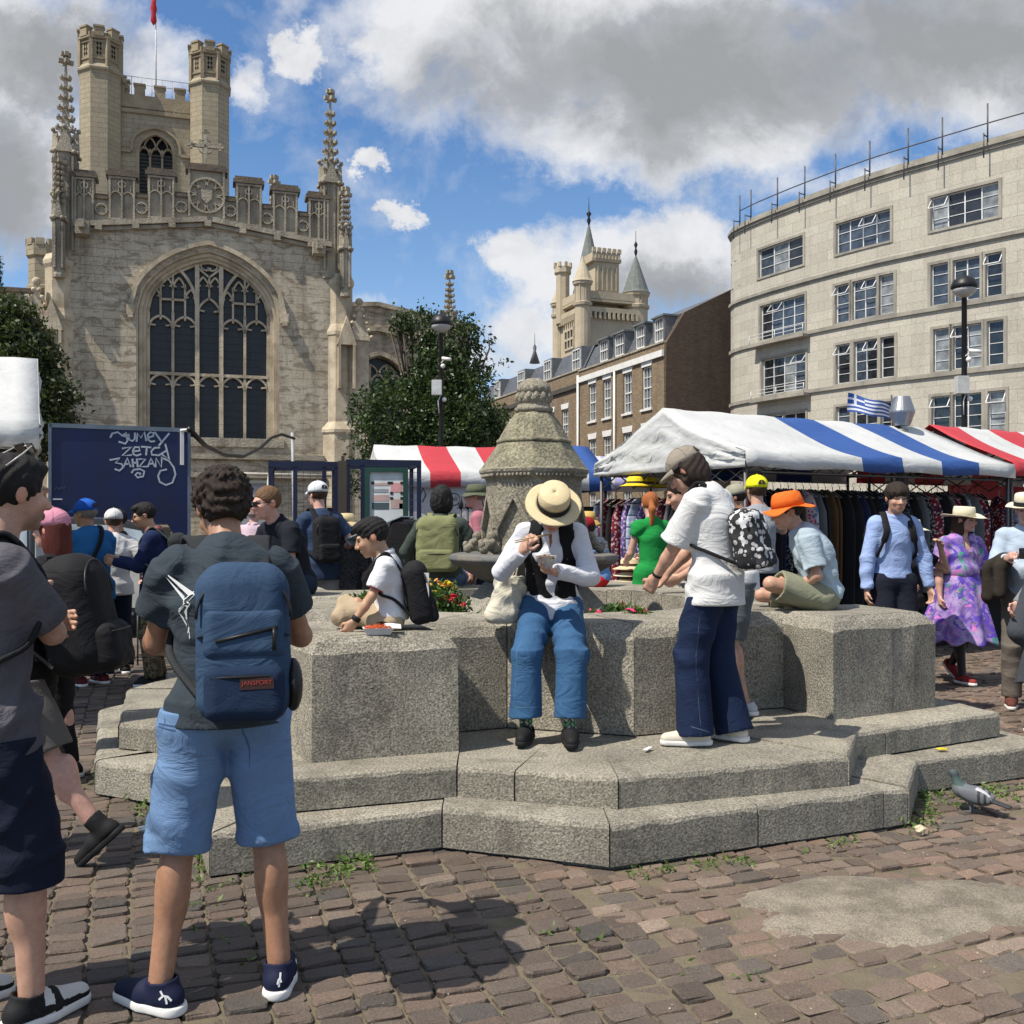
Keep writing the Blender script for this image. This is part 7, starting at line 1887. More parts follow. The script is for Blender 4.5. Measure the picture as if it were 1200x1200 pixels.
def sling(fr, label, m, sg=1, bag=(.1, .04, .12), cat='bag', wdt=.02, bagside=None, backbag=True):
    """cross-body strap with a small bag"""
    root = empty('shoulder_bag', fr['loc'], R(fr['yaw']), label, cat); s, t = fr['s'], fr['t']; c = (fr['p1'] + fr['N']) / 2; g = MB(); P = []
    top = fr['N'] * .5 + fr['sh'][0 if sg > 0 else 1] * .5 + fr['U2'] * (.055 * s + t); bot = fr['Hc'] + fr['Sx'] * sg * (.17 * s * fr['w'] + t + .01) + V3(0, 0, .02)
    for k in range(25):
        a = 2 * math.pi * k / 24; f = (1 - math.cos(a)) / 2; p = top * (1 - f) + bot * f; dpt = math.sin(a) * (.135 * s * fr['w'] + t + .03) * (1.0 if f < .8 else .95)
        P.append(p + fr['Fw'] * dpt)
    g.tube([tuple(p) for p in P], wdt / 2 * 1.0, 8, cap=False); g.build('strap', m, root)
    b = bot + fr['Sx'] * sg * bag[1]; sdf_obj('bag', [('b', b - V3(0, 0, bag[2] * .7), bag, np.array([fr['Fw'], fr['Sx'], (0, 0, 1)]), .03, dict(k=.01))], .009, m, root, 1)
    return root
def ribbon(g, pts, wd, th=.006, up=None):
    g.tube([tuple(p) for p in pts], wd / 2, 8, flat=th / (wd / 2) * 1.2, up=up)
def backpack(fr, label, m, size=(.15, .085, .23), off=0.0, down=.0, strapm=None, pocket=True, straps=True, extra=None, zipm=None, tilt=0, one=False, cat='backpack', wr_=.004, pocketm=None, topr=.05, sideoff=0.0, ph=.42, sw=.026, extra2=False):
    """size = half width, half depth, half height; hangs on the wearer's back"""
    s = fr['s']; strapm = strapm or m; N, U2, Sx, Fw = fr['N'], fr['U2'], fr['Sx'], fr['Fw']; Bk = -Fw; t = fr.get('t', .016); h = fr['h']
    root = empty('backpack', fr['loc'], R(fr['yaw']), label, cat)
    Ub = nrm(U2 + Bk * math.tan(R(tilt))); Bb = nrm(Bk - Ub * (Bk @ Ub)); ax = np.array([Sx, Bb, Ub])
    c = N - U2 * (.04 + down) - U2 * size[2] + Bk * (.105 * s * fr['w'] + t + size[1] + off) + Sx * sideoff
    P = [('b', c, (size[0], size[1], size[2]), ax, min(size) * .75, dict(k=.02)), ('b', c + Ub * size[2] * .25 + Bb * .01, (size[0] * .88, size[1] * .8, size[2] * .85), ax, min(size) * .7, dict(k=.03))]
    nz_ = wrinkle(wr_, 3 + fr['loc'][0], 1.3)
    hh = max(.006, h * .8)
    mb = sdf_obj('main_bag', P, hh, m, root, 1, noise=nz_)
    if pocket:
        pc = c - Ub * size[2] * (1 - ph) + Bb * (size[1] * .78); P = [('b', pc, (size[0] * .84, size[1] * .5, size[2] * ph), ax, size[1] * .42, dict(k=.01))]
        sdf_obj('front_pocket', P, hh, pocketm or m, root, 1, noise=nz_)
        g = MB(); 
        zc = pc + Ub * size[2] * ph * .55 + Bb * size[1] * .52
        g.tube([tuple(zc + Sx * size[0] * f + Bb * (-.02 * f * f)) for f in np.linspace(-.7, .7, 9)], .0045, 6)
        g.build('zip', zipm or IRON, root)
    if extra2:
        pc2 = c + Ub * size[2] * .12 + Bb * (size[1] * .72); sdf_obj('upper_pocket', [('b', pc2, (size[0] * .86, size[1] * .42, size[2] * .34), ax, size[1] * .36, dict(k=.01))], hh, m, root, 1, noise=nz_)
        g = MB(); z2 = pc2 - Ub * size[2] * .02 + Bb * size[1] * .43; g.tube([tuple(z2 + Sx * size[0] * f + Ub * .03 * -f) for f in (-.7, 0, .6)], .006, 6); q = z2 - Sx * size[0] * .62 + Ub * .02; g.tube([tuple(q), tuple(q - Ub * .02 + Bb * .01), tuple(q - Ub * .07 + Bb * .008)], .007, 6); g.build('zip', IRON, root)
        q = c - Ub * size[2] * .55 - Sx * (size[0] + .01); sdf_obj('side_pocket', [('e', q, (.03, size[1] * .8, size[2] * .36), ax, dict(k=0))], hh, IRON, root, 1)
        for sg in (-1, 1):
            g = MB(); q = c + Ub * size[2] * .1 + Sx * sg * size[0] * .9; g.tube([tuple(q + Bb * size[1] * .9), tuple(q + Sx * sg * .012), tuple(q - Bb * size[1] * .9 - Ub * .03)], .008, 6, flat=.4); g.build('side_strap', strapm, root)
    g = MB(); zt = c + Ub * size[2] * .35; 
    g.tube([tuple(zt + Sx * size[0] * math.sin(a) * 1.0 + Ub * size[2] * .58 * math.cos(a) + Bb * (size[1] * .82)) for a in np.linspace(-1.6, 1.6, 16)], .005, 6); g.build('zip', zipm or IRON, root)
    tp = c + Ub * size[2] - Bb * size[1] * .5; g = MB(); g.tube([tuple(tp + Sx * .035 - Ub * .01), tuple(tp + Sx * .03 + Ub * .03), tuple(tp - Sx * .03 + Ub * .03), tuple(tp - Sx * .035 - Ub * .01)], .008, 6); g.build('handle', strapm, root)
    if straps:
        for i, sg in ((0, -1), (1, 1)):
            if one and i == 0: continue
            S = fr['sh'][i]; g = MB()
            shp = N * .38 + S * .62 + U2 * (.062 * s + t) ; A = c + Ub * size[2] * .8 + Sx * sg * size[0] * .35 - Bb * size[1] * .8
            fr_ = S + Fw * (.085 * s + t + .012) - U2 * .06 * s - Sx * sg * .035; lo_ = S + Fw * (.06 * s + t) - U2 * .22 * s + Sx * sg * .01; un = S - U2 * .3 * s - Fw * .03 + Sx * sg * (.0); bt = c - Ub * size[2] * .75 + Sx * sg * size[0] * .8 - Bb * size[1] * .7
            sp = [A, A * .4 + shp * .6 + U2 * .015, shp, shp * .4 + fr_ * .6 + U2 * .02 + Fw * .01, fr_, lo_, un, bt]
            # smooth path
            Q = []
            for k in range(len(sp) - 1):
                p0, p1_, p2_, p3 = sp[max(0, k - 1)], sp[k], sp[k + 1], sp[min(len(sp) - 1, k + 2)]
                for q in range(6): tt = q / 6; Q.append(.5 * ((2 * p1_) + (-p0 + p2_) * tt + (2 * p0 - 5 * p1_ + 4 * p2_ - p3) * tt ** 2 + (-p0 + 3 * p1_ - 3 * p2_ + p3) * tt ** 3))
            Q.append(sp[-1]); wds = [((sw if k < len(Q) * .62 else .011)) for k in range(len(Q))]
            # flat section whose wide side follows the shoulder axis
            vs = []; fs = []
            for k, p in enumerate(Q):
                tdir = nrm(Q[min(k + 1, len(Q) - 1)] - Q[max(k - 1, 0)]); a = nrm(Sx - tdir * (Sx @ tdir)); b = nrm(np.cross(tdir, a)); w_ = wds[k] * s ** .5; th = .008
                for (u_, v_) in ((-1, -.6), (-.8, -1), (.8, -1), (1, -.6), (1, .6), (.8, 1), (-.8, 1), (-1, .6)): vs.append(tuple(p + a * w_ * u_ + b * th * v_))
            for k in range(len(Q) - 1):
                for j in range(8): fs.append((k * 8 + j, k * 8 + (j + 1) % 8, (k + 1) * 8 + (j + 1) % 8, (k + 1) * 8 + j))
            fs += [tuple(range(8)), tuple(reversed(range((len(Q) - 1) * 8, len(Q) * 8)))]
            g.add(vs, fs, True); g.build('strap', strapm, root)
    fr['bag'] = (c, ax, root)
    return root
# ================================================================= PEOPLE
def shoe_m(n, c): return fabric(n, c, .7, bump=.1)
NAVY, BLACK, WHITE_T = fabric('fab_navy', (.013, .018, .04)), fabric('fab_black', (.013, .013, .015)), fabric('fab_white', (.6, .6, .6), bump=.5)
DENIM = fabric('fab_denim_dark', (.010, .020, .055), bump=.4); GREYF = fabric('fab_grey', (.2, .21, .22)); KHAKI = fabric('fab_khaki', (.20, .19, .12)); BEIGE = fabric('fab_beige', (.42, .34, .23))
SH_BLK, SH_WHT = shoe_m('shoe_black', (.015, .015, .016)), shoe_m('shoe_white', (.6, .59, .55))
STRAW = fabric('straw_hat', (.64, .54, .34), .7, (.54, .44, .26), bump=.3, sc=60, weave=180); CREAMH = fabric('cream_hat', (.70, .64, .48), .7, bump=.25, sc=50, weave=180)
BACKP = fabric('pack_black', (.014, .014, .016), .8, bump=.4)

# backpacker in the foreground
SLATE = fabric('tee_slate', (.036, .048, .06), bump=.6); CHINO = fabric('chino_blue', (.14, .235, .40), .8, (.115, .195, .34), bump=.6)
f3 = person('curly haired man seen from behind in slate tee and blue shorts with blue backpack', 266, 3.35, 197, 1.80, w=1.06, skin='tan', lean=(2, 8), head=(26, 14, 0), neck=18,
    hands=[(-.10, -.36, 1.20), (.12, -.38, 1.12)], elbows=[(-.75, .5, -.6), (.85, .35, -1.2)], feet=[(-.17, .02, .082), (.21, .06, .082)], footyaw=(-14, 48), hair='dark', hairstyle='curly', beard=(.10, .08, .065),
    shirt=dict(m=SLATE, t=.022, hem=.03, sl=.6, flare=.010, wr=.008), pants=dict(m=CHINO, kind='shorts', len=1.02, wide=.006, t=.010, wr=.010), shoes=dict(m=shoe_m('shoe_navy', (.010, .014, .04)), top=.1), belly=.02)
bp3 = backpack(f3, 'large faded blue backpack worn by the curly haired man in the foreground', fabric('pack_denim_blue', (.036, .072, .13), .85, (.026, .052, .10), bump=.5), (.142, .095, .235), down=.035, strapm=fabric('strap_grey', (.03, .032, .035)), tilt=-2, sideoff=-.045, sw=.037, extra2=True, pocketm=fabric('pack_deep_blue', (.012, .026, .06)), ph=.36, wr_=.005)
WINK = mat('white_ink', (.62, .64, .64), .8)
sh3 = child(f3['root'], 'shirt')
def P3(px, py, dd=3.13): px -= 40 if px < 260 else -9; p = at(px, py, 3.14); q = w2l(f3, (p.x, dd, p.z)); return (q[0], q[1], q[2])
pl = [[(224, 685), (232, 705), (226, 722), (238, 742), (236, 760)], [(228, 680), (243, 690), (236, 700), (246, 712), (240, 728)], [(232, 745), (240, 735), (242, 718), (234, 712), (230, 725), (236, 735)], [(226, 690), (240, 684)],
      [(322, 668), (330, 664), (336, 680), (328, 682)], [(330, 686), (338, 684), (341, 696), (334, 694), (332, 688)], [(324, 676), (332, 690), (340, 700)]]
decal(f3['root'], 'shirt_print', [[P3(*p) for p in q] for q in pl], .0065, WINK, sh3, (0, 1, 0), None)
pz3 = child(f3['root'], 'shorts'); sm3 = mat('stitching_blue', (.05, .10, .22), .9)
decal(f3['root'], 'seam', [[P3(*p, 3.2) for p in q] for q in ([(196, 853), (238, 856)], [(196, 858), (238, 861)], [(272, 846), (270, 880), (268, 915)], [(216, 846), (218, 852)])], .004, sm3, pz3, (0, 1, 0), None, .0012)
def seam(fr, part, L, m, w=.004):
    o = child(fr['root'], part); decal(fr['root'], 'seam', [[tuple(w2l(fr, at(*p))) for p in q] for q in L], w, m, o, (0, 1, 0), None, .001)
# small brand patch on the lower pocket and marks on the shoes
pk = child(bp3, 'front_pocket')
def text(name, s_, size, m, parent, M_, ext=.0008):
    cu = bpy.data.curves.new(name, 'FONT'); cu.body = s_; cu.size = size; cu.extrude = ext; cu.align_x = 'CENTER'; cu.align_y = 'CENTER'; cu.materials.append(m)
    q = bpy.data.objects.new(name, cu); COL.objects.link(q); bpy.context.view_layer.update(); me = bpy.data.meshes.new_from_object(q.evaluated_get(bpy.context.evaluated_depsgraph_get())); bpy.data.objects.remove(q)
    o = bpy.data.objects.new(name, me); COL.objects.link(o); o.parent = parent; o.matrix_local = M_; return o
N_, U_, S_, Fv = f3['N'], f3['U2'], f3['Sx'], f3['Fw']
c_ = N_ - U_ * (.01) - U_ * .065 - U_ * .235 - Fv * (.105 * f3['s'] * 1.06 + .022 + .095) - S_ * .045; pc = c_ - U_ * .235 * (1 - .36) - Fv * (.095 * .78 + .095 * .5 + .003)
g = MB(); X_ = -S_; M3 = Matrix(((X_[0], U_[0], -Fv[0], pc[0] ), (X_[1], U_[1], -Fv[1], pc[1]), (X_[2], U_[2], -Fv[2], pc[2]), (0, 0, 0, 1)))
M3 = M3 @ Matrix.Translation((.035, .03, 0)); g.T = M3; g.box((0, 0, .002), (.10, .034, .004)); g.build('brand_patch', mat('patch_leather', (.05, .018, .015), .7), bp3)
text('patch_lettering', 'JANSPORT', .019, mat('patch_red', (.35, .05, .04), .7), bp3, M3 @ Matrix.Translation((0, .002, .0045)))
for o_, side_ in ((list(c for c in f3['root'].children if c.name.startswith('shoe'))[0], 1), (list(c for c in f3['root'].children if c.name.startswith('shoe'))[1], 1)): pass
i_ = 1; A0 = f3['an'][i_]; A0r = f3['an'][0]; shs = [c for c in f3['root'].children if c.name.startswith('shoe')]
for an_, so_, fy_ in ((f3['an'][1], shs[1], 48), (f3['an'][0], shs[0], -14)):
    Ff = V3(math.sin(R(fy_)), -math.cos(R(fy_)), 0); Fs = V3(math.cos(R(fy_)), math.sin(R(fy_)), 0)
    b_ = an_ + V3(0, 0, -.015) - Ff * .02; q = [b_ + Fs * 0 + V3(0, .2, 0) + Ff * f + V3(0, 0, z) for f, z in ((-.03, -.012), (-.015, .0), (.005, .004), (.015, .018))]; q2 = [b_ + V3(0, .2, 0) + Ff * f + V3(0, 0, z) for f, z in ((-.005, .002), (-.012, -.02))]; 
    decal(f3['root'], 'shoe_mark', [q, q2, [b_ + V3(0, .2, 0) + Ff * f + V3(0, 0, z) for f, z in ((.004, .003), (.02, -.008))]], .006, WINK, so_, (0, 1, 0), True)

# man cut by the left edge
f1 = person('man at left edge in grey tee with pale framed sunglasses pushed up on his head', -18, 3.2, 130, 1.82, w=1.04, skin='light', lean=(2, 4), head=(6, 12, 0), hands=[(.17, -.20, 1.33), (.22, -.22, 1.22)], elbows=[(-.7, -.35, -1), (.5, .6, -.6)],
    feet=[(-.16, -.10, .08), (.12, .08, .08)], footyaw=(14, 0), hair='black', hairstyle='quiff', beard=(.10, .06, .045), glasses='up', shirt=dict(m=fabric('tee_mauve_grey', (.105, .10, .115), bump=.6), t=.022, hem=.1, sl=.8, flare=.012, wr=.010), pants=dict(m=fabric('shorts_midnight', (.010, .014, .03)), kind='shorts', len=1.2, wide=.012, t=.014, wr=.01),
    shoes=dict(m=[SH_WHT, SH_BLK], top=.1, split=lambda q: ((q[:, 1] < .02) | (np.abs(q[:, 2] - .05 + q[:, 1] * .1) < .01) | ((q[:, 1] > .05) & (q[:, 1] < .075))).astype(int)))
backpack(f1, 'black backpack on the man in grey tee at the left edge', BACKP, (.15, .09, .26), down=.02, strapm=BACKP)
sh1 = [c for c in f1['root'].children if c.name.startswith('shoe')][0]; A1 = f1['an'][0]; Ff = V3(math.sin(R(14)), -math.cos(R(14)), 0)
decal(f1['root'], 'shoe_mark', [[A1 + V3(-.2, 0, -.035) + Ff * f + V3(0, 0, z) for f, z in ((-.01, .02), (.02, -.012), (.05, -.008), (.09, .012))]], .012, mat('mark_black', (.01, .01, .01), .6), sh1, (1, 0, 0), False)

f2 = person('walking person in black with trailing black ankle boot behind the left edge man', 24, 4.65, -88, 1.70, skin='pink', lean=(4, 12), head=(10, 0, 0), feet=[(-.1, -.35, .08), (.1, .40, .17)], toe=(0, 42), hair='dark', hairstyle='crop',
    shirt=dict(m=BLACK, t=.02, sleeve='cap'), pants=dict(m=fabric('shorts_stone', (.12, .11, .10)), kind='shorts', len=.95, wide=.02, t=.02), shoes=dict(m=SH_BLK, top=.15, sole=SH_BLK), hands=[(-.25, -.2, .95), (.25, .1, .95)])
backpack(f2, 'bulging black backpack on the walking person behind the left edge man', BACKP, (.16, .15, .27), down=.0)
f4 = person('woman in pink cap with long dark red hair beside the left queue', 70, 6.1, -100, 1.66, skin='pink', hair='red', hairstyle='long', female=True, shirt=dict(m=BLACK, sleeve='cap'), pants=dict(m=BLACK), shoes=dict(m=SH_BLK), hat=dict(kind='cap', m=fabric('cap_pink', (.55, .24, .32))))
f5 = person('man in bright blue cap and blue polo with a black strap across his back', 107, 9.7, -128, 1.80, w=1.16, hs=1.08, skin='tan', belly=.05, hair='grey', head=(5, 20, 0), lean=(2, 6), hands=[(-.1, -.35, 1.15), (.12, -.35, 1.1)], shirt=dict(m=fabric('polo_blue', (.02, .13, .33)), t=.03, hem=.12, collar=True), pants=dict(m=NAVY, wide=.04, t=.02), shoes=dict(m=shoe_m('shoe_red_black', (.12, .015, .02))), hat=dict(kind='cap', m=fabric('cap_blue', (.015, .10, .45)), hole=True))
sling(f5, 'black sling bag across the back of the man in the bright blue cap', BLACK, 1, wdt=.04)
f6 = person('person in white cap and white tee behind the man in the blue cap', 134, 10.4, -150, 1.72, skin='pink', hair='brown', shirt=dict(m=WHITE_T, t=.03), pants=dict(m=NAVY, wide=.03), shoes=dict(m=SH_BLK), hat=dict(kind='cap', m=WHITE_T), hands=[(-.32, -.1, 1.0), (.2, -.3, 1.1)])
f7 = person('dark haired person in black tee and glasses left of the man in navy', 143, 11.6, -60, 1.74, skin='tan', hair='black', hairstyle='mop', shirt=dict(m=BLACK), pants=dict(m=BLACK), shoes=dict(m=SH_BLK), glasses=True)
f8 = person('man in navy long sleeves, dark sunglasses and camouflage trousers looking at his hands', 183, 9.7, -78, 1.80, skin='asian', hair='black', hairstyle='quiff', head=(16, 6, 0), lean=(0, 6), glasses=True, hands=[(-.04, -.36, 1.22), (.05, -.38, 1.20)], elbows=[(-.3, .4, -1), (.3, .4, -1)], shirt=dict(m=fabric('top_navy', (.012, .022, .075)), sleeve='long', t=.024, hem=.14, collar=mat('collar_pink', (.4, .12, .12), .9)),
    pants=dict(m=patmat('camo', 'camo', (.17, .13, .08), (.08, .065, .035), (.05, .03, .015)), wide=.025), shoes=dict(m=SH_BLK))
backpack(f8, 'dark grey backpack on the man in navy long sleeves', fabric('pack_dark_grey', (.03, .033, .035)), (.14, .08, .22), strapm=fabric('strap_sage', (.10, .12, .11)))
f9 = person('bald man in pale pink shirt seen from behind near the grey cabinet', 296, 13.0, 178, 1.84, skin='pink', hair='grey', hairstyle='bald', shirt=dict(m=fabric('shirt_pink', (.55, .42, .48)), sleeve='long', t=.03, hem=.12, collar=True), pants=dict(m=NAVY), shoes=dict(m=SH_BLK))
f10 = person('man in black polo and dark sunglasses leaning forward while seated on the wall', 347, 8.25, -42, 1.80, hs=1.12, w=1.08, hipz=1.07, lean=(14, 30), neck=10, skin='pink', head=(6, -6, 0), hair='light', hairstyle='crop', glasses=True, hands=[(-.18, -.40, 1.1), (.14, -.42, 1.1)], elbows=[(-.5, .2, -.7), (.5, .3, -.7)], feet=[(-.14, -.42, .62), (.14, -.42, .62)],
    shirt=dict(m=fabric('polo_black', (.012, .014, .022)), t=.024, hem=.02, collar=True, sl=.7), pants=dict(m=fabric('jeans_navy', (.02, .03, .055)), wide=.01), shoes=dict(m=SH_BLK))
g = MB(); p_ = f10['p2'] + f10['Fw'] * (.105 * f10['s'] * 1.08 + .045) + f10['Sx'] * .07 + f10['U2'] * .03; g.T = Matrix.Translation(p_); g.box((0, 0, 0), (.05, .012, .022)); g.build('chest_badge', mat('badge_red', (.5, .04, .05), .7), f10['root'])
f11 = person('man in white cap, navy tee and grey shorts seen from behind with black backpack', 376, 9.8, 212, 1.80, z0=.19, skin='pink', hair='brown', head=(4, 14, 0), hands=[(-.26, -.22, 1.05), (.2, -.3, 1.1)], elbows=[(-.7, .6, -.3), None], hat=dict(kind='cap', m=fabric('cap_white_grey', (.6, .63, .66)), hole=True), shirt=dict(m=fabric('tee_navy2', (.03, .05, .10)), hem=.12), pants=dict(m=fabric('shorts_light_grey', (.27, .28, .30)), kind='shorts', len=1.0, wide=.015), shoes=dict(m=SH_BLK))
backpack(f11, 'black backpack on the man in the white cap and navy tee', BACKP, (.13, .08, .21), down=.02, sideoff=.02)
f12 = person('woman in tan bucket hat and black speckled dress with her back turned', 406, 10.1, 186, 1.68, skin='pink', hair='dark', hairstyle='long', female=True, hat=dict(kind='bucket', m=fabric('bucket_tan', (.55, .44, .26)), r=.1, h=.09, brim=.165, droop=.05, band=None), shirt=dict(m=patmat('dress_speckle', 'print', (.10, .10, .11), (.018, .018, .02), None, 2.2), t=.03, hem=.02, name='dress_top', sleeve='short', sl=.9),
    pants=dict(m=patmat('dress_speckle', 'print', (.10, .10, .11), (.018, .018, .02), None, 2.2), kind='shorts', len=1.5, wide=.07, name='skirt', t=.03), shoes=dict(m=SH_BLK))
# boy on the wall
f13 = person('young boy in white polo sitting cross legged on the fountain wall', 457, 5.5, -84, 1.13, hs=.86, hipz=1.045, lean=(2, 6), neck=14, skin='asian', head=(22, 0, 0), hair='black', hairstyle='quiff', h=.0065, hands=[(-.05, -.2, 1.03), (.14, -.19, 1.045)], elbows=[(-.4, .5, -.5), (.35, .7, -.4)], feet=[(-.16, -.06, 1.02), (.10, -.05, 1.01)], knees=[(0, -1, .03), (0, -1, .0)], footyaw=(60, -60), curl=(.4, .6),
    shirt=dict(m=fabric('polo_white', (.66, .67, .68)), t=.016, hem=.0, collar=True, sl=.75, wr=.006), pants=dict(m=fabric('trouser_sand', (.42, .33, .22)), wide=.008, t=.002), shoes=dict(m=SH_BLK))
backpack(f13, 'black backpack with white stripe on the boy sitting on the wall', BACKP, (.12, .07, .165), down=.0, tilt=-6)
c = f13['N'] - f13['U2'] * .19 - f13['Fw'] * .2 + f13['Sx'] * .105; g = MB(); g.T = Matrix.Translation(c); g.box((0, 0, .02), (.006, .03, .16)); g.build('reflective_stripe', WHT, f13['bag'][2])
g = MB(); w_ = f13['wr'][1]; g.tube([tuple(w_ + nrm(f13['el'][1] - w_) * .005), tuple(w_ + nrm(f13['el'][1] - w_) * .03)], .026, 12); g.build('wristwatch', SH_BLK, f13['root'])
g = MB(); 
for sg in (0,1):
    e, a = f13['el'][sg], f13['sh'][sg]; p = a + (e - a) * .74; g.tube([tuple(p), tuple(p + nrm(e - a) * .006)], .0475, 14)
g.build('sleeve_trim', mat('trim_red', (.35, .06, .07), .9), f13['root'])
f14 = person('person with black curly hair in dark green top sitting with their back to us', 517, 9.25, 176, 1.80, w=1.1, hs=1.1, hipz=1.07, skin='tan', hair='black', hairstyle='bob', hands=[(-.3, -.2, 1.1), (.3, -.2, 1.1)], elbows=[(-.9, .3, -.4), (.9, .3, -.4)], feet=[(-.12, -.4, .62), (.12, -.4, .62)], shirt=dict(m=fabric('top_forest', (.055, .07, .06)), sleeve='long', t=.026, hem=.0), pants=dict(m=fabric('jeans_mid', (.09, .14, .21)), wide=.01), shoes=dict(m=SH_BLK))
backpack(f14, 'olive green backpack on the person sitting behind the left flowers', fabric('pack_olive', (.20, .21, .10), .9, (.17, .18, .085), bump=.5), (.19, .09, .24), down=-.04)
f15 = person('man in green bucket hat and pink shirt looking left beside the stone column', 564, 10.3, -96, 1.80, z0=.19, skin='pink', hair='grey', hat=dict(kind='bucket', m=fabric('bucket_green', (.10, .11, .07)), r=.1, h=.09, brim=.15, droop=.035), shirt=dict(m=fabric('shirt_rose', (.42, .16, .2)), sleeve='long', hem=.1), pants=dict(m=NAVY), shoes=dict(m=SH_BLK))
# woman eating in the middle
TEAL = fabric('trouser_blue', (.038, .105, .215), .85, (.03, .085, .18), bump=.6)
f16 = person('woman in straw hat, white shirt and wide blue trousers eating noodles on the wall', 647, 5.90, -4, 1.68, hipz=1.075, skin='light', female=True, lean=(8, 20), neck=22, head=(42, 0, 7), hair='black', hairstyle='bob', h=.0065,
    hands=[(-.155, -.34, 1.42), (.035, -.34, 1.30)], elbows=[(-.75, .1, -1), (.85, .0, -1)], hdir=((.45, -.3, .75), (-.75, -.45, .15)), palm=((.7, .6, .1), (0, -.3, 1)), curl=(.75, .45), feet=[(-.135, -.36, .445), (.11, -.40, .445)], knees=[(-.15, -1, .35), (.15, -1, .35)], footyaw=(-8, 6), socks=((.025, .04, .03), .14, (.12, .35, .15), (.5, .5, .45)),
    shirt=dict(m=fabric('blouse_white', (.66, .67, .72), bump=.6), sleeve='long', t=.016, hem=.06, collar=True, wr=.009), pants=dict(m=TEAL, wide=.034, t=.008, cut=.86, wr=.009), shoes=dict(m=SH_BLK, top=.05, sole=SH_BLK),
    hat=dict(kind='straw', m=STRAW, band=SH_BLK, r=.102, h=.095, brim=.172, tilt=4, wave=.005, droop=.008))
s_ = f16['s']; N_, U_, S_, Fv = f16['N'], f16['U2'], f16['Sx'], f16['Fw']; t_ = .030; Ks = dict(k=.03)
T = [('c', f16['Hc'] + V3(0, 0, .06), f16['p1'], .125 * s_ + t_, .12 * s_ + t_, ((0, -1, 0), 1.22), Ks), ('c', f16['p1'], f16['p2'], .122 * s_ + t_, .137 * s_ + t_, (Fv, 1.2), Ks), ('c', f16['p2'], N_ - U_ * .07 * s_, .14 * s_ + t_, .112 * s_ + t_, (Fv, 1.2), Ks), ('c', f16['sh'][0] * .8 + f16['sh'][1] * .2, f16['sh'][1] * .8 + f16['sh'][0] * .2, .056 * s_ + t_ * .8, .056 * s_ + t_ * .8, Ks)]
sdf_obj('vest', T, .0075, fabric('vest_black', (.010, .010, .012)), f16['root'], 1, carve=[('c', f16['Hc'] + Fv * .22, N_ + Fv * .13 + U_ * .05, .10, .075), ('c', N_ - U_ * .02, N_ + U_ * .2, .075, .1), ('c', f16['sh'][0], f16['sh'][0] + V3(-.15, 0, -.06), .075, .09), ('c', f16['sh'][1], f16['sh'][1] + V3(.15, 0, -.06), .075, .09)], clips=[(f16['Hc'] + V3(0, 0, .06), V3(0, 0, -1))], noise=wrinkle(.006, 4))
# child in red cap, and the bucket hat behind
f17 = person('child in red cap, blue tee and red shorts sitting on the far wall', 703, 9.35, -92, 1.18, hs=.88, hipz=1.04, lean=(5, 14), skin='tan', head=(20, 0, 0), hair='dark', hands=[(-.1, -.25, 1.1), (.1, -.25, 1.1)], feet=[(-.1, -.28, .78), (.1, -.28, .78)], shirt=dict(m=fabric('tee_sky', (.13, .26, .5)), hem=.0), pants=dict(m=fabric('shorts_red', (.5, .02, .025)), kind='shorts', len=.8), shoes=dict(m=SH_BLK), hat=dict(kind='cap', m=fabric('cap_red', (.28, .012, .02)), vm=NAVY))
f18 = person('person in yellow bucket hat and striped top behind the child in red cap', 690, 10.9, -160, 1.70, skin='tan', hair='dark', hat=dict(kind='bucket', m=fabric('bucket_yellow', (.55, .38, .12)), r=.11, h=.1, brim=.17, droop=.06), shirt=dict(m=patmat('stripe_grey', 'stripe', (.45, .46, .48), (.3, .31, .33))), pants=dict(m=NAVY), shoes=dict(m=SH_BLK))
f19 = person('woman with ginger ponytail in bright green dress facing the clothes stall', 765, 9.75, 200, 1.70, z0=.19, skin='pink', female=True, hair='ginger', hairstyle='pony', head=(14, -20, 0), hands=[(-.1, -.3, 1.05), (.14, -.3, 1.0)], shirt=dict(m=fabric('dress_green', (.012, .24, .05)), sleeve='cap', t=.014, hem=.0, name='dress_top', wr=.008), pants=dict(m=fabric('dress_green'), kind='shorts', len=1.35, wide=.04, name='skirt', t=.02), shoes=dict(m=SH_BLK))
# youth in cap with patterned backpack
f20 = person('youth in taupe cap, oversized white tee and wide navy jeans bending over the wall', 838, 5.52, -128, 1.69, z0=.36, skin='light', lean=(1, 9), neck=24, head=(34, 8, 0), hair='dark', hairstyle='bob', h=.0065, hands=[(.0, -.34, .88), (.12, -.33, .87)], elbows=[(-.4, .5, -.8), (.7, .6, -.7)], feet=[(-.12, .05, .08), (.12, -.06, .08)], footyaw=(0, 40), curl=(.6, .6),
    shirt=dict(m=fabric('tee_white_big', (.62, .62, .61), bump=.6), t=.026, hem=.12, sl=.95, flare=.02, wr=.006), pants=dict(m=DENIM, wide=.042, t=.012, wr=.008, cut=1.06), shoes=dict(m=shoe_m('shoe_cream', (.62, .58, .48)), s=1.05), hat=dict(kind='cap', m=fabric('cap_taupe', (.27, .235, .19)), hole=True))
PATN = patmat('pack_pattern', 'print', (.03, .03, .032), (.42, .42, .42), (.62, .62, .62), 1.1)
bp20 = backpack(f20, 'small black and white patterned backpack on the youth in white tee', PATN, (.125, .07, .155), down=.10, strapm=BLACK, tilt=-4, ph=.34, wr_=.006, sideoff=-.02)
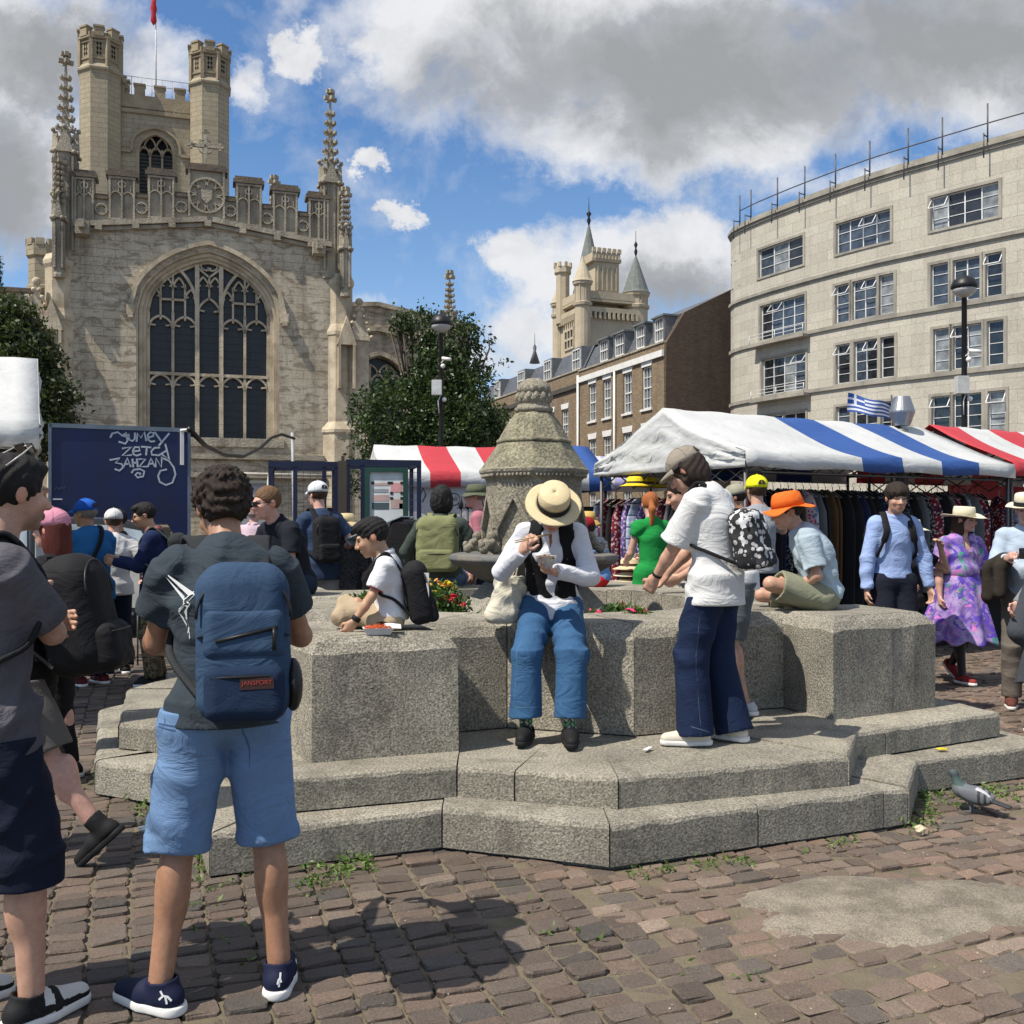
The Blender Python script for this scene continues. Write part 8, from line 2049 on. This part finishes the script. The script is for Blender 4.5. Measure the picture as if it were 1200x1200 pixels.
seam(f20, 'trousers', [[(818, 712, 5.3), (820, 760, 5.3), (822, 850, 5.35)], [(806, 853, 5.3), (850, 860, 5.3)]], mat('stitch_pale', (.10, .13, .2), .9))
seam(f16, 'trousers', [[(604, 828, 5.5), (640, 829, 5.5)], [(656, 822, 5.5), (692, 822, 5.5)], [(606, 745, 5.5), (604, 826, 5.5)], [(690, 745, 5.5), (690, 820, 5.5)]], mat('stitch_light_blue', (.10, .2, .34), .9))
g = MB(); w_ = f20['wr'][1]; g.tube([tuple(w_ + nrm(f20['el'][1] - w_) * .02), tuple(w_ + nrm(f20['el'][1] - w_) * .035)], .030, 12); g.build('wristband', SH_BLK, f20['root'])
f21 = person('person in grey shorts and white trainers standing behind the youth in white tee', 862, 6.28, -92, 1.64, z0=.36, skin='light', lean=(18, 34), neck=20, head=(25, 0, 0), hair='dark', hairstyle='short', hands=[(-.06, -.36, .90), (.1, -.36, .88)], elbows=[(-.3, .6, -.6), (.4, .6, -.6)], feet=[(-.02, .06, .08), (.12, -.02, .08)], footyaw=(-20, 50),
    shirt=dict(m=fabric('tee_offwhite', (.62, .62, .64)), t=.022, hem=.06, sleeve='rolled'), pants=dict(m=fabric('shorts_steel', (.10, .11, .12)), kind='shorts', len=.9, wide=.02, t=.02), shoes=dict(m=shoe_m('shoe_silver', (.5, .52, .55))))
f22 = person('boy in bright yellow cap and grey tee seen from behind with one hand raised', 889, 8.85, 186, 1.62, z0=.36, skin='light', hair='brown', head=(0, 4, 0), hs=1.0, hat=dict(kind='cap', m=fabric('cap_yellow', (.75, .72, .02)), hole=True), hands=[(-.17, -.24, 1.33), (.15, -.3, 1.1)], elbows=[(-.7, .2, -1), None], shirt=dict(m=fabric('tee_grey_light', (.27, .29, .32), bump=.6), t=.022, hem=.08, sl=.7), pants=dict(m=NAVY, kind='shorts', len=1.0, wide=.02, t=.016), shoes=dict(m=SH_BLK))
f23 = person('person in khaki cap and charcoal tee behind the boy in yellow cap', 872, 9.9, -120, 1.78, z0=.19, skin='tan', hair='dark', head=(12, 10, 0), hat=dict(kind='cap', m=fabric('cap_khaki', (.30, .29, .22))), shirt=dict(m=fabric('tee_charcoal', (.025, .028, .035)), t=.03), pants=dict(m=BLACK), shoes=dict(m=SH_BLK), hands=[(-.2, -.3, 1.2), (.1, -.3, 1.2)])
# orange hat on the right pier
f24 = person('boy in orange brimmed hat and pale blue tee sitting on the right pier', 962, 6.85, -100, 1.60, hs=.98, hipz=1.062, w=1.05, lean=(6, 26), neck=18, skin='light', head=(14, 10, 0), hair='dark', hairstyle='crop', h=.0075, hands=[(-.05, -.25, 1.12), (.12, -.22, 1.10)], elbows=[(-.4, .6, -.4), (.5, .7, -.5)], feet=[(-.24, -.05, 1.03), (.02, -.06, 1.02)], knees=[(0, -1, .02), (0, -1, .02)], footyaw=(60, -50),
    shirt=dict(m=fabric('tee_pale_blue', (.36, .44, .50), bump=.6), t=.026, hem=-.0, sl=.8, wr=.010), pants=dict(m=fabric('shorts_sage', (.24, .245, .17)), kind='shorts', len=.86, wide=.012, t=.014), shoes=dict(m=SH_BLK),
    hat=dict(kind='bucket', m=fabric('hat_orange', (.72, .15, .02), .75), r=.105, h=.11, brim=.19, droop=.02, wave=.018, sideup=.0, tilt=-4))
f25 = person('teenage boy facing us in light blue shirt and dark trousers', 1046, 8.1, 4, 1.72, z0=.19, w=.95, skin='light', hair='dark', hairstyle='mop', head=(8, -6, 0), hands=[(-.25, -.06, .78), (.29, -.08, .80)], elbows=[(-.6, .3, 0), (.6, .3, 0)], shirt=dict(m=fabric('shirt_oxford', (.30, .40, .66), bump=.6), sleeve='long', t=.026, hem=-.03, collar=True, wr=.009), pants=dict(m=fabric('trouser_ink', (.012, .014, .026)), t=.02, wide=.03, rise=.08), shoes=dict(m=SH_BLK))
backpack(f25, 'black backpack worn by the teenage boy in light blue shirt', BACKP, (.14, .07, .2))
f27 = person('person in wide cream hat half hidden behind the boy in light blue shirt', 1062, 9.3, 20, 1.62, skin='light', female=True, hair='brown', hairstyle='long', hands=[(-.2, -.2, 1.0), (.2, -.22, 1.34)], elbows=[None, (.6, .1, -1)], hat=dict(kind='straw', m=CREAMH, r=.1, h=.08, brim=.20, droop=.03), shirt=dict(m=BLACK), pants=dict(m=BLACK), shoes=dict(m=SH_BLK))
def floral():
    m = bpy.data.materials.new('floral_cloth'); m.use_nodes = True; m.node_tree.nodes.clear(); t = NT(m.node_tree)
    co = t.new('ShaderNodeTexCoord').outputs['Object']; base = t.mix(t.ramp(t.noise(co, 9, 3), [(.4, 0.0), (.6, 1.0)]), (.16, .09, .34), (.38, .28, .52))
    for (off, sc_, thr, c) in (((1, 2, 3), 6, .55, (.10, .05, .42)), ((5, 2, 1), 7, .64, (.03, .30, .16)), ((2, 7, 4), 8, .64, (.60, .16, .46)), ((9, 3, 4), 13, .64, (.08, .07, .12))):
        n = t.noise(t.vmath('ADD', co, off), sc_, 4, .6, 1.2); base = t.mix(t.ramp(n, [(thr - .03, 0.0), (thr + .02, 1.0)]), base, c)
    b = t.new('ShaderNodeBsdfPrincipled', {'Base Color': base, 'Roughness': .8}); t.l.new(b.outputs[0], t.new('ShaderNodeOutputMaterial').inputs[0]); return m
FLO = floral()
f26 = person('woman in cream wide brimmed hat and purple flowered dress walking towards us', 1124, 9.9, 14, 1.74, skin='pink', female=True, w=1.22, belly=.02, hair='brown', hairstyle='long', head=(4, 22, 0), hands=[(-.26, -.05, .85), (.22, -.2, .95)], feet=[(-.09, -.16, .08), (.10, .24, .15)], toe=(0, 35), hat=dict(kind='straw', m=CREAMH, r=.1, h=.1, brim=.215, droop=.01, sideup=.035), shirt=dict(m=FLO, name='dress_top', t=.02, hem=-.12, vneck=True, sl=.95, flare=.03), pants=None, shoes=dict(m=shoe_m('shoe_red', (.25, .03, .03)), top=.06), socks=((.012, .012, .013), .5))
c = f26['Hc']; NF = lambda x, y, z: .022 * np.sin(np.arctan2(y, x) * 9 + .6) * np.clip((1.12 - z) * 2.0, 0, 1)
sdf_obj('skirt', [('f', c + V3(0, 0, .16), c + V3(0, .02, -.50), .165, .36, dict(k=.03)), ('e', c + V3(0, 0, .06), (.215, .17, .14), None, dict(k=.04))], .010, FLO, f26['root'], 1, noise=NF, carve=[('f', c + V3(0, 0, -.3), c + V3(0, .02, -.56), .22, .31)], clips=[(c + V3(0, 0, .2), V3(0, 0, 1))])
g = MB(); g.lathe([(.185, .135), (.187, .175)], 24, tuple(c), sx=1.0, sy=.78); g.build('waist_belt', GREYF, f26['root'])
f28 = person('man in panama hat and pale blue shirt holding a black camera at right', 1203, 8.5, -28, 1.84, w=1.04, belly=.04, skin='pink', hair='grey', head=(10, 0, 0), hands=[(-.14, -.36, 1.28), (.18, -.35, 1.25)], elbows=[(-.5, .3, -1), (.5, .3, -1)], curl=(.7, .7), hat=dict(kind='straw', m=CREAMH, band=SH_BLK, r=.1, h=.1, brim=.165), shirt=dict(m=fabric('shirt_pale_blue', (.42, .50, .60)), sleeve='long', t=.024, collar=True, hem=.0), pants=dict(m=fabric('trouser_taupe', (.15, .13, .11)), wide=.02), shoes=dict(m=fabric('shoe_tan', (.12, .04, .03))))
f29 = person('person in long dark grey wool shawl walking at the right edge', 1254, 7.5, -60, 1.70, skin='pink', hair='grey', pants=dict(m=fabric('trouser_cream', (.42, .36, .27)), wide=.02), shoes=dict(m=fabric('shoe_brown', (.12, .04, .03))), feet=[(-.1, -.22, .08), (.1, .2, .1)], shirt=dict(m=GREYF, sleeve='long'), hands=[(-.3, -.2, .95), (.3, -.1, .95)])
c = f29['N']; sdf_obj('shawl', [('f', c + V3(0, 0, -.02), V3(0, 0, .36), .12, .36, dict(k=.04)), ('c', f29['sh'][0], f29['sh'][1], .09, .09, dict(k=.08)), ('c', f29['sh'][0], f29['wr'][0] + V3(.04, 0, -.2), .09, .09, dict(k=.08)), ('c', f29['sh'][1], f29['wr'][1] + V3(.02, 0, -.1), .1, .1, dict(k=.08))], .010, fabric('wool_charcoal', (.06, .067, .078), .98, bump=.3, weave=160), f29['root'], 1, noise=lambda x, y, z: .012 * np.sin(np.arctan2(y, x) * 8) * np.clip((1.4 - z) * 1.5, 0, 1) * np.ones_like(x + y + z), carve=[('f', V3(0, 0, .25), V3(0, 0, .7), .33, .26)])
# ================================================================= SMALL THINGS
WT = .985                                                     # top of the fountain wall
def leafy(name, loc, label, cat, fol, fl_cols, n=60, rad=.11, h=.14, seed=1, nfl=18, fr_=.018):
    root = empty(name, loc, 0, label, cat); rg = np.random.default_rng(seed); r_ = random.Random(seed)
    C = np.stack([rg.normal(0, rad * .5, n), rg.normal(0, rad * .5, n), rg.uniform(0, h, n)], 1)
    leaves('foliage', C, 10, .022, .022, fol, root, seed, 2.0); g = MB()
    for k in range(12): a = r_.uniform(0, 6.3); q = r_.uniform(.2, 1) * rad; g.tube([(0, 0, -.02), (q * .6 * math.cos(a), q * .6 * math.sin(a), h * .6), (q * math.cos(a), q * math.sin(a), h)], .002, 4)
    g.build('stems', fol, root)
    for ci, (cn, c) in enumerate(fl_cols):
        for k in range(nfl // len(fl_cols)):
            g = MB(); a = r_.uniform(0, 6.3); q = r_.uniform(0, 1) ** .5 * rad; p = (q * math.cos(a), q * math.sin(a), h * r_.uniform(.75, 1.15)); tl = Euler((r_.uniform(-.6, .9), r_.uniform(-.6, .6), r_.uniform(0, 3))).to_matrix().to_4x4()
            g.T = Matrix.Translation(p) @ tl
            for rr, zz, nn in ((fr_, 0, 7), (fr_ * .6, .004, 6)):
                for j in range(nn):
                    b = 2 * math.pi * j / nn + zz * 90; cx, cy = rr * .6 * math.cos(b), rr * .6 * math.sin(b); g.sphere((cx, cy, zz), rr * .5, 6, 4, (1, 1, .35))
            g.build('flower', mat('petal_' + cn, c, .6, tuple(x * .8 for x in c)), root)
    return root
LP = leafmat('bedding_leaf', (.03, .07, .015), (.10, .17, .04))
YEL, RED_, PNK, ORG = ('yellow', (.75, .55, .02)), ('red', (.65, .02, .05)), ('pink', (.8, .05, .2)), ('orange', (.75, .35, .06))
def wl(a, b, z): p = f2w(a, b); return (p[0], p[1], z)
leafy('bedding_plant', (xd(428, 7.1), 7.1, .90), 'yellow flowers in the trough left of the sitting boy', 'plant', LP, [YEL], 70, .13, .15, 1, 24)
leafy('bedding_plant', (xd(514, 7.0), 7.0, .90), 'yellow and orange flowers between the boy and the carved column', 'plant', LP, [YEL, ORG], 90, .13, .24, 2, 30)
leafy('bedding_plant', (xd(534, 6.95), 6.95, .88), 'crimson flowers beside the yellow ones left of the column foot', 'plant', LP, [RED_], 50, .09, .17, 3, 12, .024)
leafy('bedding_plant', (xd(697, 6.5), 6.5, .90), 'small pink geranium just right of the seated woman', 'plant', LP, [PNK], 30, .05, .09, 4, 3, .024)
leafy('bedding_plant', (xd(727, 6.75), 6.75, .90), 'pink geranium in the middle of the right trough', 'plant', LP, [PNK], 60, .12, .11, 5, 5, .026)
leafy('bedding_plant', (xd(746, 6.45), 6.45, .90), 'pink geranium at the right end of the trough by the white tee', 'plant', LP, [PNK], 40, .07, .1, 6, 4, .024)
leafy('bedding_plant', (xd(592, 6.35), 6.35, .93), 'single low red flower behind the cream tote bag', 'plant', LP, [RED_], 12, .05, .04, 7, 2, .02)

# food tray by the boy
x, y = gp(443, 744, WT)[:2]
root = empty('food_tray', (x, y, WT + .004), R(12), 'white takeaway tray of red sauced noodles beside the sitting boy', 'food tray')
g = MB(); vs = []
for (hx, hy, z) in ((.062, .04, 0), (.08, .055, .035), (.076, .051, .035), (.058, .037, .004)): vs += [(-hx, -hy, z), (hx, -hy, z), (hx, hy, z), (-hx, hy, z)]
g.add(vs, [(0, 3, 2, 1)] + [(r * 4 + k, r * 4 + (k + 1) % 4, (r + 1) * 4 + (k + 1) % 4, (r + 1) * 4 + k) for r in range(3) for k in range(4)] + [(12, 13, 14, 15)], False); g.build('tray', mat('foam_white', (.75, .75, .74), .5), root)
g = MB(); r_ = random.Random(2)
def noodles(g, hx, hy, z, n, r_, rad=.0035):
    for k in range(n):
        p = Vector((r_.uniform(-hx, hx), r_.uniform(-hy, hy), z)); a = r_.uniform(0, 6.3); P = []
        for j in range(7):
            a += r_.uniform(-1, 1); p = p + Vector((math.cos(a) * .012, math.sin(a) * .012, r_.uniform(-.006, .008))); p.x = max(-hx, min(hx, p.x)); p.y = max(-hy, min(hy, p.y)); dome = z + .022 * (1 - (p.x / hx) ** 2 * .8) * (1 - (p.y / hy) ** 2 * .8); p.z = min(max(p.z, z), dome + .006); P.append(tuple(p))
        g.tube(P, rad, 5)
noodles(g, .066, .044, .028, 80, r_); g.build('noodles', mat('noodle_red', (.55, .12, .03), .4, (.35, .04, .02), sc1=30), root)
g = MB(); g.add([(.03, -.02, .036), (.12, -.03, .03), (.125, .05, .045), (.04, .06, .05), (.08, .01, .055)], [(0, 1, 4), (1, 2, 4), (2, 3, 4), (3, 0, 4)], False); g.build('paper_napkin', mat('tissue', (.78, .78, .78), .9), root)
# noodle bowl and chopsticks of the seated woman
bl = f16['wr'][1] + V3(-.055, -.075, .055); L_ = Matrix.Translation((f16['loc'][0], f16['loc'][1], 0)) @ Matrix.Rotation(R(f16['yaw']), 4, 'Z'); p = L_ @ Vector(bl)
root = empty('noodle_bowl', p, 0, 'clear plastic bowl of brown noodles held by the woman in straw hat', 'bowl')
g = MB(); g.lathe([(.042, -.005), (.058, .04), (.062, .042), (.055, .038), (.04, .0)], 24); g.build('bowl', mat('clear_plastic', (.7, .7, .68), .15, alpha=.55), root)
g = MB(); r_ = random.Random(5); noodles(g, .042, .042, .026, 60, r_, .003); g.build('noodles', mat('noodle_brown', (.33, .14, .05), .4, (.2, .07, .03), sc1=30), root)
h0 = L_ @ Vector(f16['wr'][0] + V3(.02, -.05, .06)); mouth = L_ @ (f16['T'] @ Vector((0, -.125, -.085)))
r2 = empty('chopsticks', h0, 0, 'pair of wooden chopsticks lifting noodles to her mouth', 'chopsticks')
for k in (0, 1):
    dv = (mouth - h0); a = Vector((0, 0, k * .012)) - dv.normalized() * .07; b = dv * 1.02 + Vector((0, 0, k * .004)); g = MB(); g.tube([a, b], [.0035, .0022], 6); g.build('stick', mat('chopstick_wood', (.5, .33, .16), .6), r2)
g = MB(); q = dv * .98
for k in range(4): g.tube([q + Vector((.004 * k - .006, 0, 0)), q + Vector((.004 * k - .004, .004, -.04)), q + Vector((.003 * k, 0, -.075 + .01 * k))], .0025, 5)
g.build('noodle_strands', mat('noodle_brown'), r2)
# cream tote
p = L_ @ Vector((-.27, -.02, 1.0)); root = empty('tote_bag', (p.x, p.y, WT), R(12), 'cream canvas tote bag standing left of the seated woman', 'bag')
tz = fabric('canvas_cream', (.62, .58, .47), bump=.7); M_ = Matrix.Rotation(R(17), 3, 'Y')
ax_ = np.array([tuple(M_ @ Vector((1, 0, 0))), (0, 1, 0), tuple(M_ @ Vector((0, 0, 1)))])
sdf_obj('bag', [('b', V3(.0, 0, .13), (.085, .06, .15), ax_, .045, dict(k=.03)), ('e', V3(-.03, 0, .05), (.1, .065, .055), None, dict(k=.04))], .007, tz, root, 1, noise=wrinkle(.012, 9, 1.2), clips=[(V3(0, 0, -.0), V3(0, 0, -1))])
g = MB(); g.tube([(.02, -.04, .26), (.09, -.05, .42), (.12, .02, .55), (.1, .06, .4), (.06, .04, .25)], .011, 8, flat=.4); g.build('strap', tz, root)
# camera and jacket of the man at right
L28 = Matrix.Translation((f28['loc'][0], f28['loc'][1], 0)) @ Matrix.Rotation(R(f28['yaw']), 4, 'Z'); p = L28 @ Vector((f28['wr'][0] + f28['wr'][1]) / 2 + V3(0, -.06, .06))
root = empty('camera_body', p, R(-28), 'black camera with lens held by the man in panama hat', 'camera')
g = MB(); g.box((0, 0, 0), (.14, .06, .09)); g.box((0, 0, .055), (.05, .05, .03), top=.7); g.build('body', SH_BLK, root, bevel=.008)
g = MB(); g.T = Matrix.Rotation(R(90), 4, 'X'); g.lathe([(.036, .02), (.038, .09), (.042, .1), (.036, .11)], 20); g.build('lens', IRON, root)
root = empty('jacket', f28['loc'], R(-28), 'dark brown jacket draped over the arm of the man with the camera', 'jacket'); e, w_ = f28['el'][0], f28['wr'][0]
sdf_obj('cloth', [('c', e, e + (w_ - e) * .75, .075, .07, dict(k=.03)), ('b', (e + w_) / 2 - V3(0, 0, .14), (.05, .14, .15), None, .045, dict(k=.05)), ('c', e - V3(.02, 0, .02), e - V3(0.04, 0, .25), .07, .06, dict(k=.05))], .009, fabric('jacket_brown', (.035, .028, .022)), root, 1, noise=wrinkle(.012, 5, 1.1))
# pushchair behind the boy
d = 9.9; root = empty('pushchair', (xd(455, d), d, 0), R(-10), 'black pushchair with pale blue reflecting hood behind the sitting boy', 'pushchair')
g = MB(); g.T = Matrix.Rotation(R(90), 4, 'X'); P = [(-.30, 1.48), (-.22, 1.56), (.1, 1.66), (.26, 1.62), (.33, 1.45), (.34, 1.1), (.2, .75), (-.15, .7), (-.28, .95)]
g = MB(); g.extr([(-.28, .95), (-.12, .7), (.22, .72), (.34, 1.1), (.34, 1.45), (.27, 1.6), (.1, 1.62), (-.02, 1.3)], -.24, .24); g.build('hood', BLACK, root, bevel=.04)
g = MB(); g.add([(-.36, -.25, 1.42), (.2, -.25, 1.64), (.2, .25, 1.64), (-.36, .25, 1.42), (-.3, -.25, 1.36), (-.3, .25, 1.36)], [(0, 1, 2, 3), (0, 4, 5, 3)], False); o = g.build('hood_window', mat('pale_screen', (.35, .45, .52), .15, spec=.6), root); q = o.modifiers.new('thick', 'SOLIDIFY'); q.thickness = .01
g = MB()
for y_ in (-.26, .26): g.tube([(-.35, y_, .25), (.05, y_, .75), (.45, y_, 1.12)], .014, 7); g.tube([(.38, y_, .2), (.0, y_, .7)], .014, 7)
g.tube([(.45, -.26, 1.12), (.45, .26, 1.12)], .016, 8); g.build('chassis', IRON, root)
for (wx, rr) in ((-.22, .22), (.4, .14)):
    for y_ in (-.3, .3):
        wv = empty('wheel', (wx, y_, rr)); wv.parent = root; g = MB(); g.T = Matrix.Rotation(R(90), 4, 'X')
        g.tube([(rr * math.cos(R(a)), rr * math.sin(R(a)), 0) for a in range(0, 361, 15)], .018, 8, cap=False); g.build('tyre', mat('tyre', (.02, .02, .02), .9), wv)
        g = MB(); g.T = Matrix.Rotation(R(90), 4, 'X')
        for k in range(5): g.tube([(0, 0, 0), ((rr - .01) * math.cos(R(72 * k)), (rr - .01) * math.sin(R(72 * k)), 0)], .006, 5)
        g.tube([((rr - .022) * math.cos(R(a)), (rr - .022) * math.sin(R(a)), 0) for a in range(0, 361, 15)], .006, 6, cap=False); g.build('rim', mat('alloy'), wv)
# hats for sale and a table by the stall
tb_o = empty('market_table', (xd(752, 10.4), 10.4, 0), R(20), 'low table of straw and pink hats by the left end of the clothes stall', 'table')
g = MB(); g.bb(-.55, .5, -.35, .35, .93, .96); g.build('table_top', mat('table_cover', (.35, .34, .33), .8), tb_o)
for sx in (-.48, .44):
    for sy in (-.3, .3): g = MB(); g.tube([(sx, sy, 0), (sx, sy, .93)], .02, 6); g.build('leg', STEEL, tb_o)
def sunhat(px, d, z, m, lab, k=0, grp='hats laid out for sale'):
    root = empty('sun_hat', (xd(px, d), d, z), R(40 * k), lab, 'hat', grp); g = MB(); g.lathe([(.18, .0), (.12, .02), (.098, .03), (.095, .09), (.07, .11), (.005, .115)], 26, cap=False); o = g.build('crown_and_brim', m, root); q = o.modifiers.new('thick', 'SOLIDIFY'); q.thickness = .004
    g = MB(); g.lathe([(.1, .03), (.1, .055)], 26, cap=False); g.build('hat_band', mat('band_brown', (.08, .05, .03), .8), root)
sunhat(738, 10.3, .965, STRAW, 'straw sun hat lying on the low table, bottom of the pile'); sunhat(739, 10.32, 1.03, CREAMH, 'cream sun hat stacked on the pile on the low table', 1); sunhat(738, 10.3, 1.10, STRAW, 'straw sun hat on top of the pile', 2)
sunhat(757, 10.15, .965, fabric('hat_pink', (.55, .25, .33)), 'pink sun hat lying on the low table', 1); sunhat(770, 10.5, .965, fabric('hat_natural', (.6, .52, .36)), 'pale sun hat at the right end of the low table', 3)
YH = fabric('hat_sun_yellow', (.8, .58, .03))
for k, px_ in enumerate((744, 752, 760, 768, 776)): sunhat(px_, 11.6 + .12 * k, 2.0, YH, 'bright yellow hat hanging under the white canopy, %s from the left' % ordinal(k), k, 'yellow hats hung under the canopy')
# grey sheet sign by the queue
d = 11.0; root = empty('pavement_sign', (xd(156, d), d, .0), R(5), 'white board standing on the ground by the camouflage trousers', 'sign')
g = MB(); g.box((0, 0, .85), (.14, .03, .42)); g.build('board', mat('board_white', (.55, .56, .56), .6), root); g = MB(); g.tube([(-.05, 0, 0), (-.05, 0, .64)], .01, 5); g.tube([(.05, 0, 0), (.05, 0, .64)], .01, 5); g.build('leg', STEEL, root)
# pigeon
p = gp(1140, 952); root = empty('pigeon', (p.x, p.y, 0), R(229), 'grey pigeon standing on the setts below the right end of the steps', 'pigeon')
def ptone(P):
    C = np.repeat(V3(.13, .14, .155)[None], len(P), 0); C[P[:, 2] > .165] = (.06, .075, .08); nk = (P[:, 2] > .14) & (P[:, 2] < .185) & (P[:, 1] < -.04); C[nk] = (.05, .085, .075); tl = P[:, 1] > .1; C[tl] = (.04, .04, .045)
    bar = (np.abs(P[:, 1] - .045) < .008) | (np.abs(P[:, 1] - .075) < .007); C[bar & (np.abs(P[:, 0]) > .03)] = (.03, .03, .035); rump = (P[:, 1] > .02) & (P[:, 1] < .1) & (P[:, 2] > .10) & (np.abs(P[:, 0]) < .03); C[rump] = (.5, .5, .5); return C
FEA = mat('feather', attr='tone', rough=.7, sc1=40, bump=.4, bsc=90)
sdf_obj('body', [('e', V3(0, 0, .095), (.05, .1, .048), np.array(rotm((1, 0, 0), -14).T), dict(k=.02)), ('c', V3(0, -.07, .12), V3(0, -.095, .185), .034, .02, dict(k=.03)), ('e', V3(0, -.102, .20), (.02, .026, .021), None, dict(k=.015)), ('c', V3(0, -.122, .198), V3(0, -.142, .19), .006, .003, dict(k=.004)),
     ('e', V3(-.042, .02, .10), (.014, .085, .036), np.array(rotm((1, 0, 0), -10).T), dict(k=.01)), ('e', V3(.042, .02, .10), (.014, .085, .036), np.array(rotm((1, 0, 0), -10).T), dict(k=.01)), ('b', V3(0, .135, .072), (.026, .06, .007), np.array(rotm((1, 0, 0), -12).T), .006, dict(k=.02)),
     ('c', V3(-.02, -.01, .06), V3(-.02, -.005, .01), .007, .005, dict(k=.01)), ('c', V3(.02, -.01, .06), V3(.02, -.005, .01), .007, .005, dict(k=.01)), ('c', V3(-.02, -.005, .008), V3(-.022, -.035, .006), .005, .004, dict(k=.004)), ('c', V3(.02, -.005, .008), V3(.022, -.035, .006), .005, .004, dict(k=.004))], .0045, FEA, root, 1, ptone)
# litter
def crumple(name, px, py, z, r, m, label, cat, seed, sc3=(1, 1, .5)):
    p = gp(px, py, z); r_ = random.Random(seed); g = MB(); n = 9; rings = 6; vs = []; fs = []
    for i in range(rings + 1):
        for k in range(n):
            th = math.pi * i / rings; a = 2 * math.pi * k / n; q = r * r_.uniform(.6, 1.2) * (1 if 0 < i < rings else .2); vs.append((q * math.sin(th) * math.cos(a) * sc3[0] if 0 < i < rings else q * math.cos(a), q * math.sin(th) * math.sin(a) * sc3[1] if 0 < i < rings else q * math.sin(a), (1 - math.cos(th)) * r * sc3[2]))
    for i in range(rings):
        for k in range(n): fs.append((i * n + k, i * n + (k + 1) % n, (i + 1) * n + (k + 1) % n, (i + 1) * n + k))
    fs += [tuple(reversed(range(n))), tuple(range(rings * n, rings * n + n))]
    g.add(vs, fs, False); o = g.build(name, m, None); o.location = (p.x, p.y, z + .003); tag(o, label, cat)
crumple('crumpled_tissue', 173, 976, 0, .035, mat('tissue'), 'crumpled white tissue on the setts near the black boot', 'litter', 1, (1.5, .8, .5))
crumple('crumpled_wrapper', 1078, 980, 0, .03, mat('wrapper', (.55, .48, .33), .7), 'crumpled beige wrapper at the corner of the lower step', 'litter', 2, (1, 1, .9))
crumple('fruit_peel', 1104, 880, .2, .025, mat('peel', (.65, .5, .03), .6), 'bit of yellow peel on the lower step at right', 'litter', 3, (1.4, .8, .35))
p = gp(759, 880, .36); g = MB(); g.T = Matrix.Rotation(R(-30), 4, 'Z'); g.add([(-.012, -.04, 0), (.012, -.04, 0), (.012, .04, .002), (-.012, .04, 0), (-.012, -.04, .002), (.012, -.04, .002), (.012, .04, .004), (-.012, .04, .002)], [(0, 3, 2, 1), (4, 5, 6, 7), (0, 1, 5, 4), (1, 2, 6, 5), (2, 3, 7, 6), (3, 0, 4, 7)], False); o = g.build('paper_strip', mat('tissue')); o.location = (p.x, p.y, .372); tag(o, 'small white paper strip lying on the upper step', 'litter')
crumple('stone_chunk', 596, 931, .2, .055, GRD, 'broken lump of granite lodged in the gap of the steps', 'stone', 7, (1.1, .8, 1.3))
crumple('stone_chunk', 575, 925, .2, .035, GRD, 'smaller granite chip left of the broken lump on the lower step', 'stone', 8, (1.2, .9, .9))
# weeds along the joints: nobody could count them
rg = np.random.default_rng(12); C = []
def wd(x0, y0, x1, y1, n, sp=.04):
    t = rg.uniform(0, 1, n); a, b = gp(x0, y0), gp(x1, y1); P = np.stack([a.x + (b.x - a.x) * t, a.y + (b.y - a.y) * t, np.full(n, .005)], 1); P[:, :2] += rg.normal(0, sp, (n, 2)); P[:, 2] += rg.uniform(0, .015, n); C.append(P)
wd(348, 1045, 430, 1012, 60, .06); wd(360, 1020, 440, 1000, 30); wd(735, 1026, 885, 1008, 26, .03); wd(940, 1000, 1010, 988, 14, .02); wd(1072, 975, 1086, 935, 45, .05); wd(1085, 935, 1200, 925, 50, .045); wd(1100, 950, 1200, 935, 30, .06); wd(140, 915, 200, 945, 130, .07); wd(185, 940, 240, 975, 50, .07)
wd(245, 1030, 262, 940, 50, .05); wd(225, 1010, 290, 1110, 14, .08); wd(880, 1150, 800, 1130, 3, .03); wd(640, 1075, 700, 1110, 4, .1); wd(150, 940, 240, 1060, 30, .1)
leaves('weeds', np.concatenate(C), 6, .018, .013, leafmat('weed_leaf', (.05, .10, .02), (.16, .24, .06)), None, 3, 2.2, kind='stuff')
# gritty sand, chips and crumbs lying in the joints
n = 2600; X_ = rg.uniform(-3, 4, n); Y_ = rg.uniform(2.6, 7, n); k = np.abs(X_) < .55 * Y_; X_, Y_ = X_[k], Y_[k]; ab = np.array([w2f(a, b) for a, b in zip(X_, Y_)]); k = ~((np.abs(ab[:, 0]) < 3.1) & (ab[:, 1] > -3.15)); X_, Y_ = X_[k], Y_[k]
leaves('grit', np.stack([X_, Y_, np.full(len(X_), .004)], 1), 1, .004, .0065, mat('grit_stone', (.42, .38, .30), .9), None, 5, 1.0, kind='stuff')
